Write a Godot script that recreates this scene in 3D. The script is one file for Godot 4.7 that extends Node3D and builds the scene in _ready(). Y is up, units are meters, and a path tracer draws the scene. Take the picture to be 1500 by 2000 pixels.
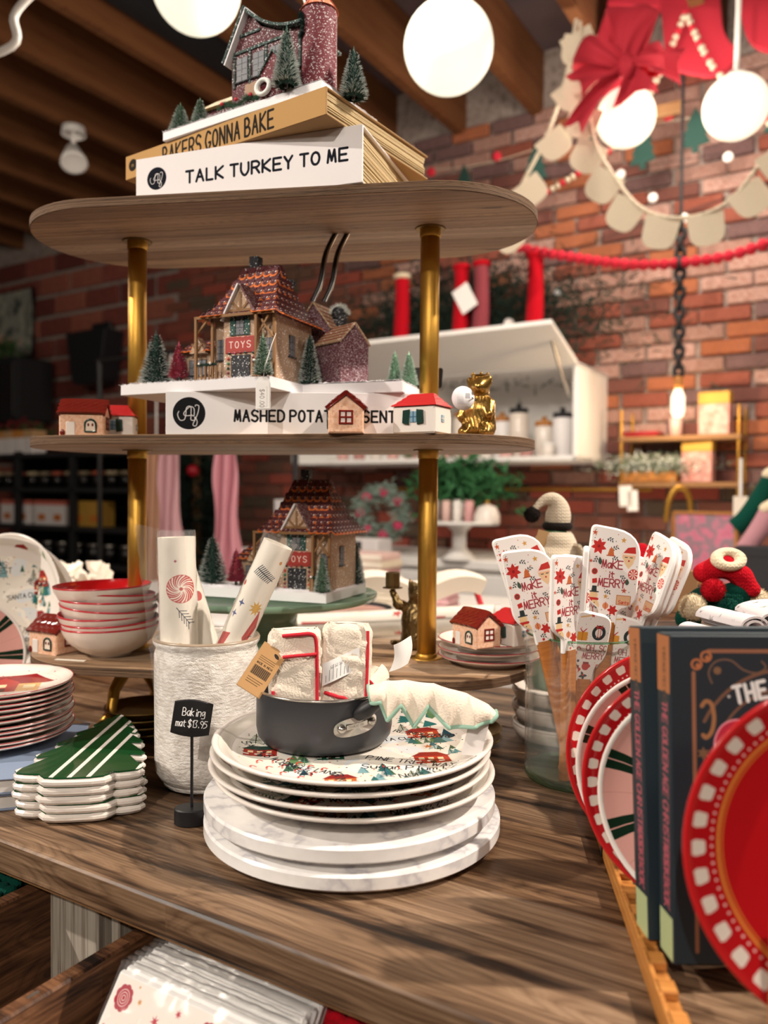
extends Node3D

const EYE := 1.24          # camera height, metres
const T := 0.912           # table top
const T1 := 1.6036         # tops of the three tiers
const T2 := 1.3114
const T3 := 1.0212
const ROOM := 0.5585       # the shop's walls are turned by this angle
const CEIL := 3.42
const STAND_AT := Vector3(-0.1452, 0, -1.092)
const STAND_TURN := -0.1536

func _ready() -> void:
	var cam := Camera3D.new()
	cam.name = "camera"
	cam.fov = 65.58
	cam.near = 0.05
	cam.far = 60
	var ca := CameraAttributesPhysical.new()
	ca.frustum_focal_length = 18.63
	ca.frustum_focus_distance = 0.81
	ca.exposure_aperture = 2.7
	cam.attributes = ca
	cam.position = Vector3(0, EYE, 0)
	add_child(cam)
	cam.basis = Basis(Vector3.RIGHT, -0.02237) * Basis(Vector3.BACK, 0.00778)
	cam.current = true
	var we := WorldEnvironment.new()
	var e := Environment.new()
	e.background_mode = Environment.BG_COLOR
	e.background_color = Color(0.02, 0.02, 0.022)
	e.tonemap_mode = Environment.TONE_MAPPER_LINEAR
	e.tonemap_exposure = 1.0
	e.sdfgi_enabled = true
	e.ssao_enabled = true
	e.ssil_enabled = true
	we.environment = e
	add_child(we)
	make_materials()
	# ceiling spots: position, aim, intensity, beam, colour
	for l in [
		[rm(-2.6, 3.2, 1.3), Vector3(-0.15, 1.15, -0.9), 11.0, 24.0, "fff3e6"],
		[rm(0.6, 3.2, 2.3), Vector3(0.05, 1.15, -0.8), 9.0, 26.0, "fff3e6"],
		[rm(1.3, 3.2, -1.5), Vector3(0.0, 1.0, -0.75), 11.0, 30.0, "fff1e2"],
		[rm(-0.9, 3.2, -0.9), rm(-0.9, 1.5, -3.6), 3.0, 42.0, "fff0e0"],
	]: spot(l[0], l[1], l[2], l[3], l[4])
	setting()
	stand_and_books()
	houses()
	tableware()
	right_side()
	below_table()
	background()

# a point given in the shop's own axes: x along the back wall, -z towards it
func rm(x: float, y: float, z: float) -> Vector3:
	return Vector3(x * cos(ROOM) - z * sin(ROOM), y, x * sin(ROOM) + z * cos(ROOM))
# ---------------------------------------------------------------- helpers
var counts := {}
var M := {}

func numbered(p: Node, called: String) -> String:
	var key := str(p.get_instance_id()) + called
	var k: int = counts.get(key, 0)
	counts[key] = k + 1
	return called if k == 0 else "%s_%03d" % [called, k]

func tag(o: Node, label: String, category := "", group := "", kind := "") -> Node:
	if label: o.set_meta("label", label)
	if category: o.set_meta("category", category)
	if group: o.set_meta("group", group)
	if kind: o.set_meta("kind", kind)
	return o

func thing(called: String, label: String, category: String, at := Vector3.ZERO, turn := 0.0, group := "") -> Node3D:
	var o := Node3D.new()
	o.name = numbered(self, called)
	add_child(o, true)
	o.position = at
	o.rotation.y = turn
	tag(o, label, category, group)
	return o

func part(p: Node3D, called: String, b, mat: Material, kind := "") -> MeshInstance3D:
	var o := MeshInstance3D.new()
	o.name = numbered(p, called)
	o.mesh = b.mesh() if b is B else b
	o.material_override = mat
	p.add_child(o, true)
	if kind: o.set_meta("kind", kind)
	return o

func at(o: Node3D, pos: Vector3, rot := Vector3.ZERO) -> Node3D:
	o.position = pos
	o.rotation = rot
	return o

func solo(called: String, b, mat: Material, label: String, category: String, pos := Vector3.ZERO, rot := Vector3.ZERO, group := "") -> MeshInstance3D:
	var o := part(self, called, b, mat)
	o.position = pos
	o.rotation = rot
	tag(o, label, category, group)
	return o

func copy_of(o: Node3D, pos: Vector3, rot: Vector3, label: String, group := "") -> Node3D:
	var c: Node3D = o.duplicate()
	var stem := String(o.name).trim_suffix("_" + String(o.name).get_slice("_", String(o.name).get_slice_count("_") - 1)) if String(o.name).right(3).is_valid_int() else String(o.name)
	c.name = numbered(self, stem)
	add_child(c, true)
	c.position = pos
	c.rotation = rot
	if label: c.set_meta("label", label)
	if group: c.set_meta("group", group)
	return c

func structure(called: String, b, mat: Material, p: Node3D = self) -> MeshInstance3D:
	var o := part(p, called, b, mat)
	if p == self: o.set_meta("kind", "structure")
	return o

# "second from the left" and so on
func nth(k: int, n: int, a: String, b: String) -> String:
	var w := ["", "second from the ", "third from the ", "fourth from the ", "fifth from the ", "sixth from the ", "seventh from the ", "eighth from the "]
	if k == 0: return a + "most" if not a in ["bottom", "top", "front", "back"] else "the one at the " + a
	if k == n - 1: return b + "most" if not b in ["bottom", "top", "front", "back"] else "the one at the " + b
	return w[k] + a if k <= (n - 1) / 2 else w[n - 1 - k] + b

static func v2(a: float, b: float) -> Vector2: return Vector2(a, b)
static func v3(a: float, b: float, c: float) -> Vector3: return Vector3(a, b, c)

class B:
	var s := SurfaceTool.new()
	var X := Transform3D()
	var col := Color.WHITE
	var us := 1.0
	var g := 0
	func _init() -> void:
		s.begin(Mesh.PRIMITIVE_TRIANGLES)
	func mesh() -> ArrayMesh:
		s.generate_normals()
		return s.commit()
	func set_x(pos: Vector3, rot := Vector3.ZERO, sc := Vector3.ONE) -> B:
		X = Transform3D(Basis.from_euler(rot).scaled_local(sc), pos)
		return self
	func vtx(p: Vector3, uv: Vector2) -> void:
		s.set_color(col)
		s.set_uv(uv * us)
		s.add_vertex(X * p)
	# corners counter-clockwise seen from outside
	func tri(a: Vector3, b: Vector3, c: Vector3, ua := Vector2.ZERO, ub := Vector2.ZERO, uc := Vector2.ZERO, grp := -1) -> void:
		s.set_smooth_group(grp if grp >= 0 else 0xFFFFFFFF)
		vtx(a, ua); vtx(c, uc); vtx(b, ub)
	func quad(a: Vector3, b: Vector3, c: Vector3, d: Vector3, ua := Vector2(0, 0), ub := Vector2(1, 0), uc := Vector2(1, 1), ud := Vector2(0, 1), grp := -1) -> B:
		tri(a, b, c, ua, ub, uc, grp)
		tri(a, c, d, ua, uc, ud, grp)
		return self
	func flat(p: Array) -> void:
		# planar polygon (convex), uv from its largest plane, in metres
		var n: Vector3 = (p[1] - p[0]).cross(p[2] - p[0]).abs()
		var uv := []
		for q in p:
			uv.append(Vector2(q.z, -q.y) if n.x >= n.y and n.x >= n.z else Vector2(q.x, q.z) if n.y >= n.z else Vector2(q.x, -q.y))
		for i in range(1, p.size() - 1):
			tri(p[0], p[i], p[i + 1], uv[0], uv[i], uv[i + 1])
	func box(size: Vector3, c := Vector3.ZERO, bev := 0.0) -> B:
		var h := size / 2
		var b: float = min(bev, min(h.x, min(h.y, h.z)) * 0.9)
		for ax in 3:
			for sg in [-1.0, 1.0]:
				var n := Vector3.ZERO; n[ax] = sg
				var a1 := (ax + 1) % 3
				var a2 := (ax + 2) % 3
				var ps := []
				for k in [[-1, -1], [1, -1], [1, 1], [-1, 1]]:
					var q := Vector3.ZERO
					q[ax] = sg * h[ax]; q[a1] = k[0] * (h[a1] - b); q[a2] = k[1] * (h[a2] - b)
					ps.append(q + c)
				if sg < 0: ps.reverse()
				flat(ps)
		if b > 0:
			for ax in 3:
				var a1 := (ax + 1) % 3
				var a2 := (ax + 2) % 3
				for s1 in [-1.0, 1.0]:
					for s2 in [-1.0, 1.0]:
						var q := []
						for k in [[-1.0, 0], [1.0, 0], [1.0, 1], [-1.0, 1]]:
							var w := Vector3.ZERO
							w[ax] = k[0] * (h[ax] - b)
							w[a1] = s1 * (h[a1] - (b if k[1] == 1 else 0.0))
							w[a2] = s2 * (h[a2] - (0.0 if k[1] == 1 else b))
							q.append(w + c)
						if s1 * s2 < 0: q.reverse()
						flat(q)
			for sx in [-1.0, 1.0]:
				for sy in [-1.0, 1.0]:
					for sz in [-1.0, 1.0]:
						var q := [Vector3(sx * h.x, sy * (h.y - b), sz * (h.z - b)) + c, Vector3(sx * (h.x - b), sy * h.y, sz * (h.z - b)) + c, Vector3(sx * (h.x - b), sy * (h.y - b), sz * h.z) + c]
						if sx * sy * sz < 0: q.reverse()
						flat(q)
		return self
	# outline in x,z (counter-clockwise seen from above after y flip is fixed here), from y0 to y1
	func prism(poly: PackedVector2Array, y0: float, y1: float, bev := 0.0, smooth := false, cap := true) -> B:
		var p := poly.duplicate()
		if not Geometry2D.is_polygon_clockwise(p): p.reverse()
		var n := p.size()
		var ins := PackedVector2Array()
		for i in n:
			var e1 := (p[i] - p[(i + n - 1) % n]).normalized()
			var e2 := (p[(i + 1) % n] - p[i]).normalized()
			var nn := Vector2(-e1.y, e1.x) + Vector2(-e2.y, e2.x)
			nn = nn / max(0.35, nn.length_squared()) * 2.0
			ins.append(p[i] - nn * bev)
		if bev > 0 and Geometry2D.is_point_in_polygon(ins[0], p) == false:
			for i in n: ins[i] = p[i] * 2 - ins[i]
		g += 3
		var d := 0.0
		var rings := [[p, y0 + bev], [p, y1 - bev]]
		if bev > 0: rings = [[ins, y0], [p, y0 + bev], [p, y1 - bev], [ins, y1]]
		for i in n:
			var j := (i + 1) % n
			var l := p[i].distance_to(p[j])
			for k in rings.size() - 1:
				var a: PackedVector2Array = rings[k][0]
				var b: PackedVector2Array = rings[k + 1][0]
				var ya: float = rings[k][1]
				var yb: float = rings[k + 1][1]
				quad(Vector3(a[j].x, ya, a[j].y), Vector3(a[i].x, ya, a[i].y), Vector3(b[i].x, yb, b[i].y), Vector3(b[j].x, yb, b[j].y), Vector2(d + l, ya), Vector2(d, ya), Vector2(d, yb), Vector2(d + l, yb), g + (k % 3) if smooth else -1)
			d += l
		if cap:
			var q := ins if bev > 0 else p
			var t := Geometry2D.triangulate_polygon(q)
			for i in range(0, t.size(), 3):
				var tr := [q[t[i]], q[t[i + 1]], q[t[i + 2]]]
				if (tr[1] - tr[0]).cross(tr[2] - tr[0]) > 0: tr.reverse()
				tri(Vector3(tr[0].x, y1, tr[0].y), Vector3(tr[1].x, y1, tr[1].y), Vector3(tr[2].x, y1, tr[2].y), tr[0], tr[1], tr[2])
				tri(Vector3(tr[2].x, y0, tr[2].y), Vector3(tr[1].x, y0, tr[1].y), Vector3(tr[0].x, y0, tr[0].y), tr[2], tr[1], tr[0])
		return self
	# profile of (radius, height) from bottom/outside round; a repeated point makes a crease. plan > 0: uv looks down the axis, scaled by that radius
	func lathe(prof: Array, n := 48, plan := 0.0, wob = null) -> B:
		g += 1
		var d := 0.0
		for k in prof.size() - 1:
			var a: Vector2 = prof[k]
			var b: Vector2 = prof[k + 1]
			var l := a.distance_to(b)
			if l < 1e-7:
				g += 1
				continue
			for i in n:
				var t0 := TAU * i / n
				var t1 := TAU * (i + 1) / n
				var q := []
				for w in [[a, t0], [a, t1], [b, t1], [b, t0]]:
					var r: float = w[0].x
					var v := Vector3(r * cos(w[1]), w[0].y, -r * sin(w[1]))
					if wob != null: v = wob.call(v)
					q.append(v)
				var u := []
				if plan > 0:
					for v in q: u.append(Vector2(v.x, v.z) / (2 * plan) + Vector2(0.5, 0.5))
				else:
					u = [Vector2(float(i) / n, d), Vector2(float(i + 1) / n, d), Vector2(float(i + 1) / n, d + l), Vector2(float(i) / n, d + l)]
				if a.x > 1e-6: tri(q[0], q[1], q[2], u[0], u[1], u[2], g)
				if b.x > 1e-6: tri(q[0], q[2], q[3], u[0], u[2], u[3], g)
			d += l
		return self
	func ball(c: Vector3, r: Vector3, n := 20, m := 12, wob = null) -> B:
		var keep := X
		X = X * Transform3D(Basis().scaled(r), c)
		var pr := []
		for i in m + 1:
			var a := -PI / 2 + PI * i / m
			pr.append(Vector2(max(0.0, cos(a)), sin(a)))
		lathe(pr, n, 0.0, wob)
		X = keep
		return self
	func tube(pts: Array, rad, n := 10, caps := true, sq := 1.0) -> B:
		g += 1
		var N := pts.size()
		var up := Vector3.UP
		var rings := []
		var d := 0.0
		var ds := []
		for i in N:
			var t: Vector3 = (pts[min(i + 1, N - 1)] - pts[max(i - 1, 0)]).normalized()
			if i == 0 and abs(t.dot(up)) > 0.95: up = Vector3.RIGHT
			var e1 := t.cross(up).normalized()
			up = e1.cross(t).normalized()
			var r: float = rad[i] if rad is Array else rad
			var ring := []
			for k in n:
				var a := TAU * k / n
				ring.append(pts[i] + e1 * cos(a) * r + up * sin(a) * r * sq)
			rings.append(ring)
			if i > 0: d += pts[i].distance_to(pts[i - 1])
			ds.append(d)
		for i in N - 1:
			for k in n:
				var k2 := (k + 1) % n
				quad(rings[i][k], rings[i][k2], rings[i + 1][k2], rings[i + 1][k], Vector2(float(k) / n, ds[i]), Vector2(float(k + 1) / n, ds[i]), Vector2(float(k + 1) / n, ds[i + 1]), Vector2(float(k) / n, ds[i + 1]), g)
		if caps:
			for e in [0, N - 1]:
				for k in range(1, n - 1):
					if e == 0: tri(rings[e][0], rings[e][k + 1], rings[e][k])
					else: tri(rings[e][0], rings[e][k], rings[e][k + 1])
		return self
	# a sheet of thickness th: f(u, v) -> Vector3
	func sheet(nu: int, nv: int, f: Callable, th := 0.0, uvs := Vector2.ONE) -> B:
		g += 4
		var P := []
		for j in nv + 1:
			var row := []
			for i in nu + 1: row.append(f.call(float(i) / nu, float(j) / nv))
			P.append(row)
		var Q := []
		for j in nv + 1:
			var row := []
			for i in nu + 1:
				var du: Vector3 = P[j][min(i + 1, nu)] - P[j][max(i - 1, 0)]
				var dv: Vector3 = P[min(j + 1, nv)][i] - P[max(j - 1, 0)][i]
				row.append(P[j][i] - du.cross(dv).normalized() * th)
			Q.append(row)
		for j in nv:
			for i in nu:
				var u0 := Vector2(float(i) / nu, float(j) / nv) * uvs
				var u1 := Vector2(float(i + 1) / nu, float(j + 1) / nv) * uvs
				quad(P[j][i], P[j][i + 1], P[j + 1][i + 1], P[j + 1][i], u0, Vector2(u1.x, u0.y), u1, Vector2(u0.x, u1.y), g)
				if th > 0: quad(Q[j + 1][i], Q[j + 1][i + 1], Q[j][i + 1], Q[j][i], Vector2(u0.x, u1.y), u1, Vector2(u1.x, u0.y), u0, g + 1)
		if th > 0:
			for i in nu:
				quad(Q[0][i], Q[0][i + 1], P[0][i + 1], P[0][i], Vector2.ZERO, Vector2.ZERO, Vector2.ZERO, Vector2.ZERO, g + 2)
				quad(P[nv][i], P[nv][i + 1], Q[nv][i + 1], Q[nv][i], Vector2.ZERO, Vector2.ZERO, Vector2.ZERO, Vector2.ZERO, g + 2)
			for j in nv:
				quad(P[j][0], P[j + 1][0], Q[j + 1][0], Q[j][0], Vector2.ZERO, Vector2.ZERO, Vector2.ZERO, Vector2.ZERO, g + 3)
				quad(P[j + 1][nu], P[j][nu], Q[j][nu], Q[j + 1][nu], Vector2.ZERO, Vector2.ZERO, Vector2.ZERO, Vector2.ZERO, g + 3)
		return self
	# surface net round smoothly joined tapered capsules [a, b, ra, rb]
	func blob(bones: Array, cell: float, k: float, bump = null) -> B:
		g += 1
		var lo: Vector3 = bones[0][0]
		var hi := lo
		for o in bones:
			for e in 2:
				var r := Vector3.ONE * (float(o[2 + e]) + 2 * cell)
				lo = lo.min(o[e] - r); hi = hi.max(o[e] + r)
		var n := Vector3i(((hi - lo) / cell).ceil()) + Vector3i.ONE
		var F := PackedFloat32Array()
		F.resize(n.x * n.y * n.z)
		var at := 0
		for z in n.z:
			for y in n.y:
				for x in n.x:
					var p := lo + Vector3(x, y, z) * cell
					var d := 1e3
					for o in bones:
						var a: Vector3 = o[0]
						var ab: Vector3 = o[1] - a
						var t := clampf((p - a).dot(ab) / maxf(ab.length_squared(), 1e-9), 0, 1)
						var q := (p - a - ab * t).length() - lerpf(o[2], o[3], t)
						var h := maxf(k - absf(d - q), 0.0) / k
						d = minf(d, q) - h * h * k * 0.25
					if bump != null: d -= bump.call(p)
					F[at] = d
					at += 1
		var V := {}
		var sx := 1
		var sy := n.x
		var sz := n.x * n.y
		for z in n.z - 1:
			for y in n.y - 1:
				for x in n.x - 1:
					var i := x + y * sy + z * sz
					var neg := 0
					for c in 8:
						if F[i + (c & 1) + ((c >> 1) & 1) * sy + (c >> 2) * sz] < 0: neg += 1
					if neg == 0 or neg == 8: continue
					var sum := Vector3.ZERO
					var cnt := 0
					for e in [[0, 1], [2, 3], [4, 5], [6, 7], [0, 2], [1, 3], [4, 6], [5, 7], [0, 4], [1, 5], [2, 6], [3, 7]]:
						var c0: int = e[0]
						var c1: int = e[1]
						var f0 := F[i + (c0 & 1) + ((c0 >> 1) & 1) * sy + (c0 >> 2) * sz]
						var f1 := F[i + (c1 & 1) + ((c1 >> 1) & 1) * sy + (c1 >> 2) * sz]
						if (f0 < 0) == (f1 < 0): continue
						var t := f0 / (f0 - f1)
						sum += Vector3(c0 & 1, (c0 >> 1) & 1, c0 >> 2).lerp(Vector3(c1 & 1, (c1 >> 1) & 1, c1 >> 2), t)
						cnt += 1
					V[i] = lo + (Vector3(x, y, z) + sum / cnt) * cell
		for i in V:
			for ax in 3:
				var st: int = [sx, sy, sz][ax]
				var s1: int = [sy, sz, sx][ax]
				var s2: int = [sz, sx, sy][ax]
				if (F[i] < 0) == (F[i + st] < 0): continue
				if not (V.has(i - s1) and V.has(i - s2) and V.has(i - s1 - s2)): continue
				var q := [V[i - s1 - s2], V[i - s2], V[i], V[i - s1]]
				if F[i] >= 0: q.reverse()
				var u := []
				for w in q: u.append(Vector2(w.x, w.y))
				quad(q[0], q[1], q[2], q[3], u[0], u[1], u[2], u[3], g)
		return self
	# a thin two-sided hair from p to q
	func hair(p: Vector3, q: Vector3, w: float) -> void:
		var side := (q - p).cross(Vector3(0.31, 0.77, 0.55)).normalized() * w
		var o := side.cross(q - p).normalized() * w
		tri(p - side, p + side, q)
		tri(p - o, p + o, q)

# ---------------------------------------------------------------- flat print
const GLYPHS := {
	"A": "08 30 68,15 55", "B": "00 08,~00 30 52 34 04,~04 44 66 48 08", "C": "~61 40 20 03 05 28 48 67", "D": "00 08,~00 30 62 66 38 08", "E": "60 00 08 68,04 54", "F": "60 00 08,04 54",
	"G": "~61 40 20 03 05 28 48 66,66 65 45", "H": "00 08,60 68,04 64", "I": "30 38", "J": "~40 46 38 18 06", "K": "00 08,60 04 68", "L": "00 08 58", "M": "08 10 37 50 68", "N": "08 00 68 60",
	"O": "~30 11 04 17 38 57 64 51 30", "P": "08 00,~00 40 62 44 04", "Q": "~30 11 04 17 38 57 64 51 30,45 68", "R": "08 00,~00 40 62 44 04,34 68", "S": "~61 40 20 02 24 44 66 48 28 07",
	"T": "00 60,30 38", "U": "~00 05 28 48 65 60", "V": "00 38 60", "W": "00 18 32 58 70", "X": "00 68,60 08", "Y": "00 34 60,34 38", "Z": "00 60 08 68",
	"0": "~30 11 04 17 38 57 64 51 30", "1": "12 30 38", "2": "~01 20 50 62 44 08,08 68", "3": "~00 50 42 34 55 57 38 08", "4": "48 40 05 65", "5": "60 10 03,~03 43 65 47 08", "6": "~50 22 05 28 57 55 34 05", "7": "00 60 28",
	"8": "~30 02 34 66 38 06 34 62 30", "9": "~64 34 02 30 62 64 48", "$": "~61 40 20 02 24 44 66 48 28 07,3< 39", ".": "37 38", ",": "37 29", "'": "30 32", "!": "30 36,37 38", "&": "~68 12 30 42 06 28 65", "-": "14 54", ":": "32 33,36 37",
	"a": "~53 23 05 28 46 53,53 58", "b": "00 08,~05 33 55 38 08", "d": "50 58,~55 23 05 28 55", "e": "~05 55 43 23 05 18 38 57", "g": "~53 23 05 27 53,~53 59 3: 0:", "i": "34 38,31 32", "k": "00 08,43 05 48", "l": "30 38", "m": "03 08,~04 23 34 38,~34 53 64 68",
	"n": "03 08,~04 33 54 58", "o": "~33 05 38 65 33", "p": "03 0:,~04 33 55 38 07", "r": "03 08,~04 23 43", "s": "~53 23 14 45 57 38 08", "t": "21 27 48,03 53", "u": "~03 06 28 56 53,53 58", "x": "03 58,53 08", "y": "03 36,63 2:", "M ": ""}

class Cv:
	var im: Image
	var k := 2.0
	var W: int
	var H: int
	func _init(w: int, h: int, c: Color) -> void:
		W = w; H = h
		im = Image.create(w * 2, h * 2, false, Image.FORMAT_RGBA8)
		im.fill(c)
	func poly(p: Array, c: Color) -> void:
		var y0 := 1e9
		var y1 := -1e9
		for q in p:
			y0 = min(y0, q.y); y1 = max(y1, q.y)
		var n := p.size()
		for y in range(max(0, int(y0 * k)), min(H * 2, int(y1 * k) + 1)):
			var yy := (y + 0.5) / k
			var xs := []
			for i in n:
				var a: Vector2 = p[i]
				var b: Vector2 = p[(i + 1) % n]
				if (a.y <= yy) != (b.y <= yy): xs.append(a.x + (yy - a.y) * (b.x - a.x) / (b.y - a.y))
			xs.sort()
			for i in range(0, xs.size() - 1, 2):
				var xa := int(round(xs[i] * k))
				var xb := int(round(xs[i + 1] * k))
				if xb > xa: im.fill_rect(Rect2i(xa, y, xb - xa, 1), c)
	func disc(c: Vector2, r: float, col: Color, sq := 1.0, ang := 0.0) -> void:
		var p := []
		var n := clampi(int(r * 3), 6, 90)
		for i in n: p.append(c + Vector2(cos(TAU * i / n) * r, sin(TAU * i / n) * r * sq).rotated(ang))
		poly(p, col)
	func line(p: Array, w: float, col: Color) -> void:
		for i in p.size() - 1:
			var a: Vector2 = p[i]
			var b: Vector2 = p[i + 1]
			var d: Vector2 = (b - a).normalized().orthogonal() * w / 2
			poly([a + d, b + d, b - d, a - d], col)
		if w * k > 2.5:
			for q in p: disc(q, w / 2, col)
	func curve(p: Array, w: float, col: Color) -> void:
		line(smooth(p), w, col)
	func smooth(p: Array, n := 6) -> Array:
		var o := []
		for i in p.size() - 1:
			var a: Vector2 = p[max(0, i - 1)]
			var d: Vector2 = p[min(p.size() - 1, i + 2)]
			for j in n: o.append(p[i].cubic_interpolate(p[i + 1], a, d, float(j) / n))
		o.append(p[-1])
		return o
	func ring(c: Vector2, r: float, w: float, col: Color) -> void:
		var p := []
		for i in 161: p.append(c + Vector2.from_angle(TAU * i / 160) * r)
		var q := p.duplicate()
		for i in 161: q.append(c + Vector2.from_angle(TAU * (160 - i) / 160) * (r - w))
		poly(q, col)
	# star, flower or burst
	func star(c: Vector2, r: float, n: int, inner: float, col: Color, ang := -PI / 2) -> void:
		var p := []
		for i in n * 2: p.append(c + Vector2.from_angle(ang + PI * i / n) * (r if i % 2 == 0 else r * inner))
		poly(p, col)
	func leaf(a: Vector2, b: Vector2, w: float, col: Color) -> void:
		var d: Vector2 = (b - a).orthogonal().normalized() * w
		var p := []
		for i in 9:
			var t := i / 8.0
			p.append(a.lerp(b, t) + d * sin(PI * pow(t, 0.8)))
		for i in range(7, 0, -1):
			var t := i / 8.0
			p.append(a.lerp(b, t) - d * sin(PI * pow(t, 0.8)))
		poly(p, col)
	# letters of height h from their top left corner; sx squeezes them; gap in letter heights. bend: radius of an arc, 0 for straight
	func text(t: String, p: Vector2, h: float, w: float, col: Color, ang := 0.0, sx := 1.0, gap := 0.22) -> float:
		var x := 0.0
		for ch in t:
			if ch == " ":
				x += h * 0.45 * sx
				continue
			var g: String = GLYPHS.get(ch, "")
			var wide := 0.0
			for s in g.split(","):
				var q := []
				var crv := s.begins_with("~")
				for d in s.trim_prefix("~").split(" "):
					var gx := d.unicode_at(0) - 48.0
					var gy := d.unicode_at(1) - 48.0
					if gy > 11: gy = -1.0
					if gx > 11: gx = 3.0
					wide = max(wide, gx)
					q.append(p + Vector2(x + gx / 8.0 * h * sx, gy / 8.0 * h).rotated(ang))
				if q.size() == 1: q.append(q[0] + Vector2(0.01, 0))
				if crv: curve(q, w, col)
				else: line(q, w, col)
			if ch in "I.'!il": wide = 3.5
			x += wide / 8.0 * h * sx + h * gap
		return x
	func tex() -> ImageTexture:
		im.resize(W, H, Image.INTERPOLATE_TRILINEAR if false else Image.INTERPOLATE_CUBIC)
		return ImageTexture.create_from_image(im)
# ---------------------------------------------------------------- materials
func mat(c: String, rough := 0.6, metal := 0.0, spec := 0.5) -> StandardMaterial3D:
	var m := StandardMaterial3D.new()
	m.albedo_color = Color(c)
	m.roughness = rough
	m.metallic = metal
	m.metallic_specular = spec
	return m

func tmat(t: Texture2D, rough := 0.6, spec := 0.5, tint := "ffffff") -> StandardMaterial3D:
	var m := mat(tint, rough, 0.0, spec)
	m.albedo_texture = t
	return m

func tri(m: StandardMaterial3D, sc, sharp := 4.0) -> StandardMaterial3D:
	m.uv1_triplanar = true
	m.uv1_scale = sc if sc is Vector3 else Vector3.ONE * sc
	m.uv1_triplanar_sharpness = sharp
	return m

func noise(seed_: int, freq: float, oct := 4, typ := FastNoiseLite.TYPE_SIMPLEX_SMOOTH) -> FastNoiseLite:
	var n := FastNoiseLite.new()
	n.seed = seed_
	n.frequency = freq
	n.noise_type = typ
	n.fractal_octaves = oct
	return n

# an image of noise drawn out sx times along x and sy times along y
func drawn(n: FastNoiseLite, w: int, h: int, sx: float, sy := 1.0) -> PackedByteArray:
	var im := n.get_seamless_image(max(8, int(w / sx)), max(8, int(h / sy)))
	im.resize(w, h, Image.INTERPOLATE_CUBIC)
	im.convert(Image.FORMAT_L8)
	return im.get_data()

func lut(cols: Array) -> PackedByteArray:
	var o := PackedByteArray()
	for i in 256:
		var t := i / 255.0 * (cols.size() - 1)
		var k: int = min(int(t), cols.size() - 2)
		var c: Color = Color(cols[k]).lerp(Color(cols[k + 1]), t - k)
		o.append_array(PackedByteArray([int(c.r * 255), int(c.g * 255), int(c.b * 255)]))
	return o

# sawn wood: grain along u; returns [colour, height]
func wood(w: int, h: int, sd: int, cols: Array, stain := 0.0, rings := 1.0, knots := 3) -> Array:
	var s1 := drawn(noise(sd, 0.035, 5), w, h, 40.0)
	var s2 := drawn(noise(sd + 1, 0.16, 4), w, h, 70.0)
	var wp := drawn(noise(sd + 2, 0.012, 2), w, h, 5.0)
	var st := drawn(noise(sd + 3, 0.02, 5), w, h, 11.0, 1.4)
	var rng := RandomNumberGenerator.new()
	rng.seed = sd
	var kn := []
	for i in knots: kn.append(Vector3(rng.randf() * w, rng.randf() * h, rng.randf_range(5, 11)))
	var L := lut(cols)
	var o := PackedByteArray()
	o.resize(w * h * 3)
	var hb := PackedByteArray()
	hb.resize(w * h)
	var i := 0
	var lines := PackedFloat32Array()
	for q in 1024: lines.append(0.5 + 0.5 * sin(TAU * q / 1024.0) * (0.6 + 0.4 * sin(TAU * 3 * q / 1024.0)))
	for y in h:
		for x in w:
			var a := s1[i] * 0.45 + s2[i] * 0.3
			var ph := int(y * 1024.0 * 13.0 / h + wp[i] * 31.0) & 1023
			a += lines[ph] * 62.0 * rings
			if stain > 0:
				var q := st[i]
				if q < 105: a -= (105 - q) * 1.5 * stain
			hb[i] = clampi(int(a), 0, 255)
			var c := clampi(int(a), 0, 255) * 3
			o[i * 3] = L[c]; o[i * 3 + 1] = L[c + 1]; o[i * 3 + 2] = L[c + 2]
			i += 1
	for k in kn:
		for y in range(max(0, k.y - k.z * 2), min(h, k.y + k.z * 2)):
			for x in range(max(0, k.x - k.z * 5), min(w, k.x + k.z * 5)):
				var d: float = sqrt(pow((x - k.x) / 2.6, 2) + pow(y - k.y, 2)) / k.z
				if d > 1.6: continue
				var f: float = clampf((1.6 - d) * 1.3, 0, 1) * (0.45 if d < 0.75 else 0.25)
				var j: int = (y * w + x) * 3
				for c in 3: o[j + c] = int(o[j + c] * (1 - f) + L[3 + c] * 0.7 * f)
	var cim := Image.create_from_data(w, h, false, Image.FORMAT_RGB8, o)
	return [ImageTexture.create_from_image(cim), ImageTexture.create_from_image(Image.create_from_data(w, h, false, Image.FORMAT_L8, hb))]

func wood_mat(t: Array, tint := "ffffff", rough := 0.6, relief := 0.05) -> StandardMaterial3D:
	var m := tmat(t[0], rough, 0.4, tint)
	m.heightmap_enabled = relief > 0
	m.heightmap_texture = t[1]
	m.heightmap_scale = relief
	return m

# mottled surface: a noise picture through a colour ramp, laid on from three sides
func ntex(sd: int, freq: float, cols: Array, oct := 4, px := 256, typ := FastNoiseLite.TYPE_SIMPLEX_SMOOTH) -> NoiseTexture2D:
	var t := NoiseTexture2D.new()
	t.width = px; t.height = px
	t.seamless = true
	t.noise = noise(sd, freq, oct, typ)
	var gr := Gradient.new()
	var of := PackedFloat32Array()
	var cs := PackedColorArray()
	for i in cols.size():
		of.append(float(i) / (cols.size() - 1)); cs.append(Color(cols[i]))
	gr.offsets = of
	gr.colors = cs
	t.color_ramp = gr
	return t

func relief(m: StandardMaterial3D, t: Texture2D, cm: float) -> StandardMaterial3D:
	m.heightmap_enabled = true
	m.heightmap_texture = t
	m.heightmap_scale = cm
	return m

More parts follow.
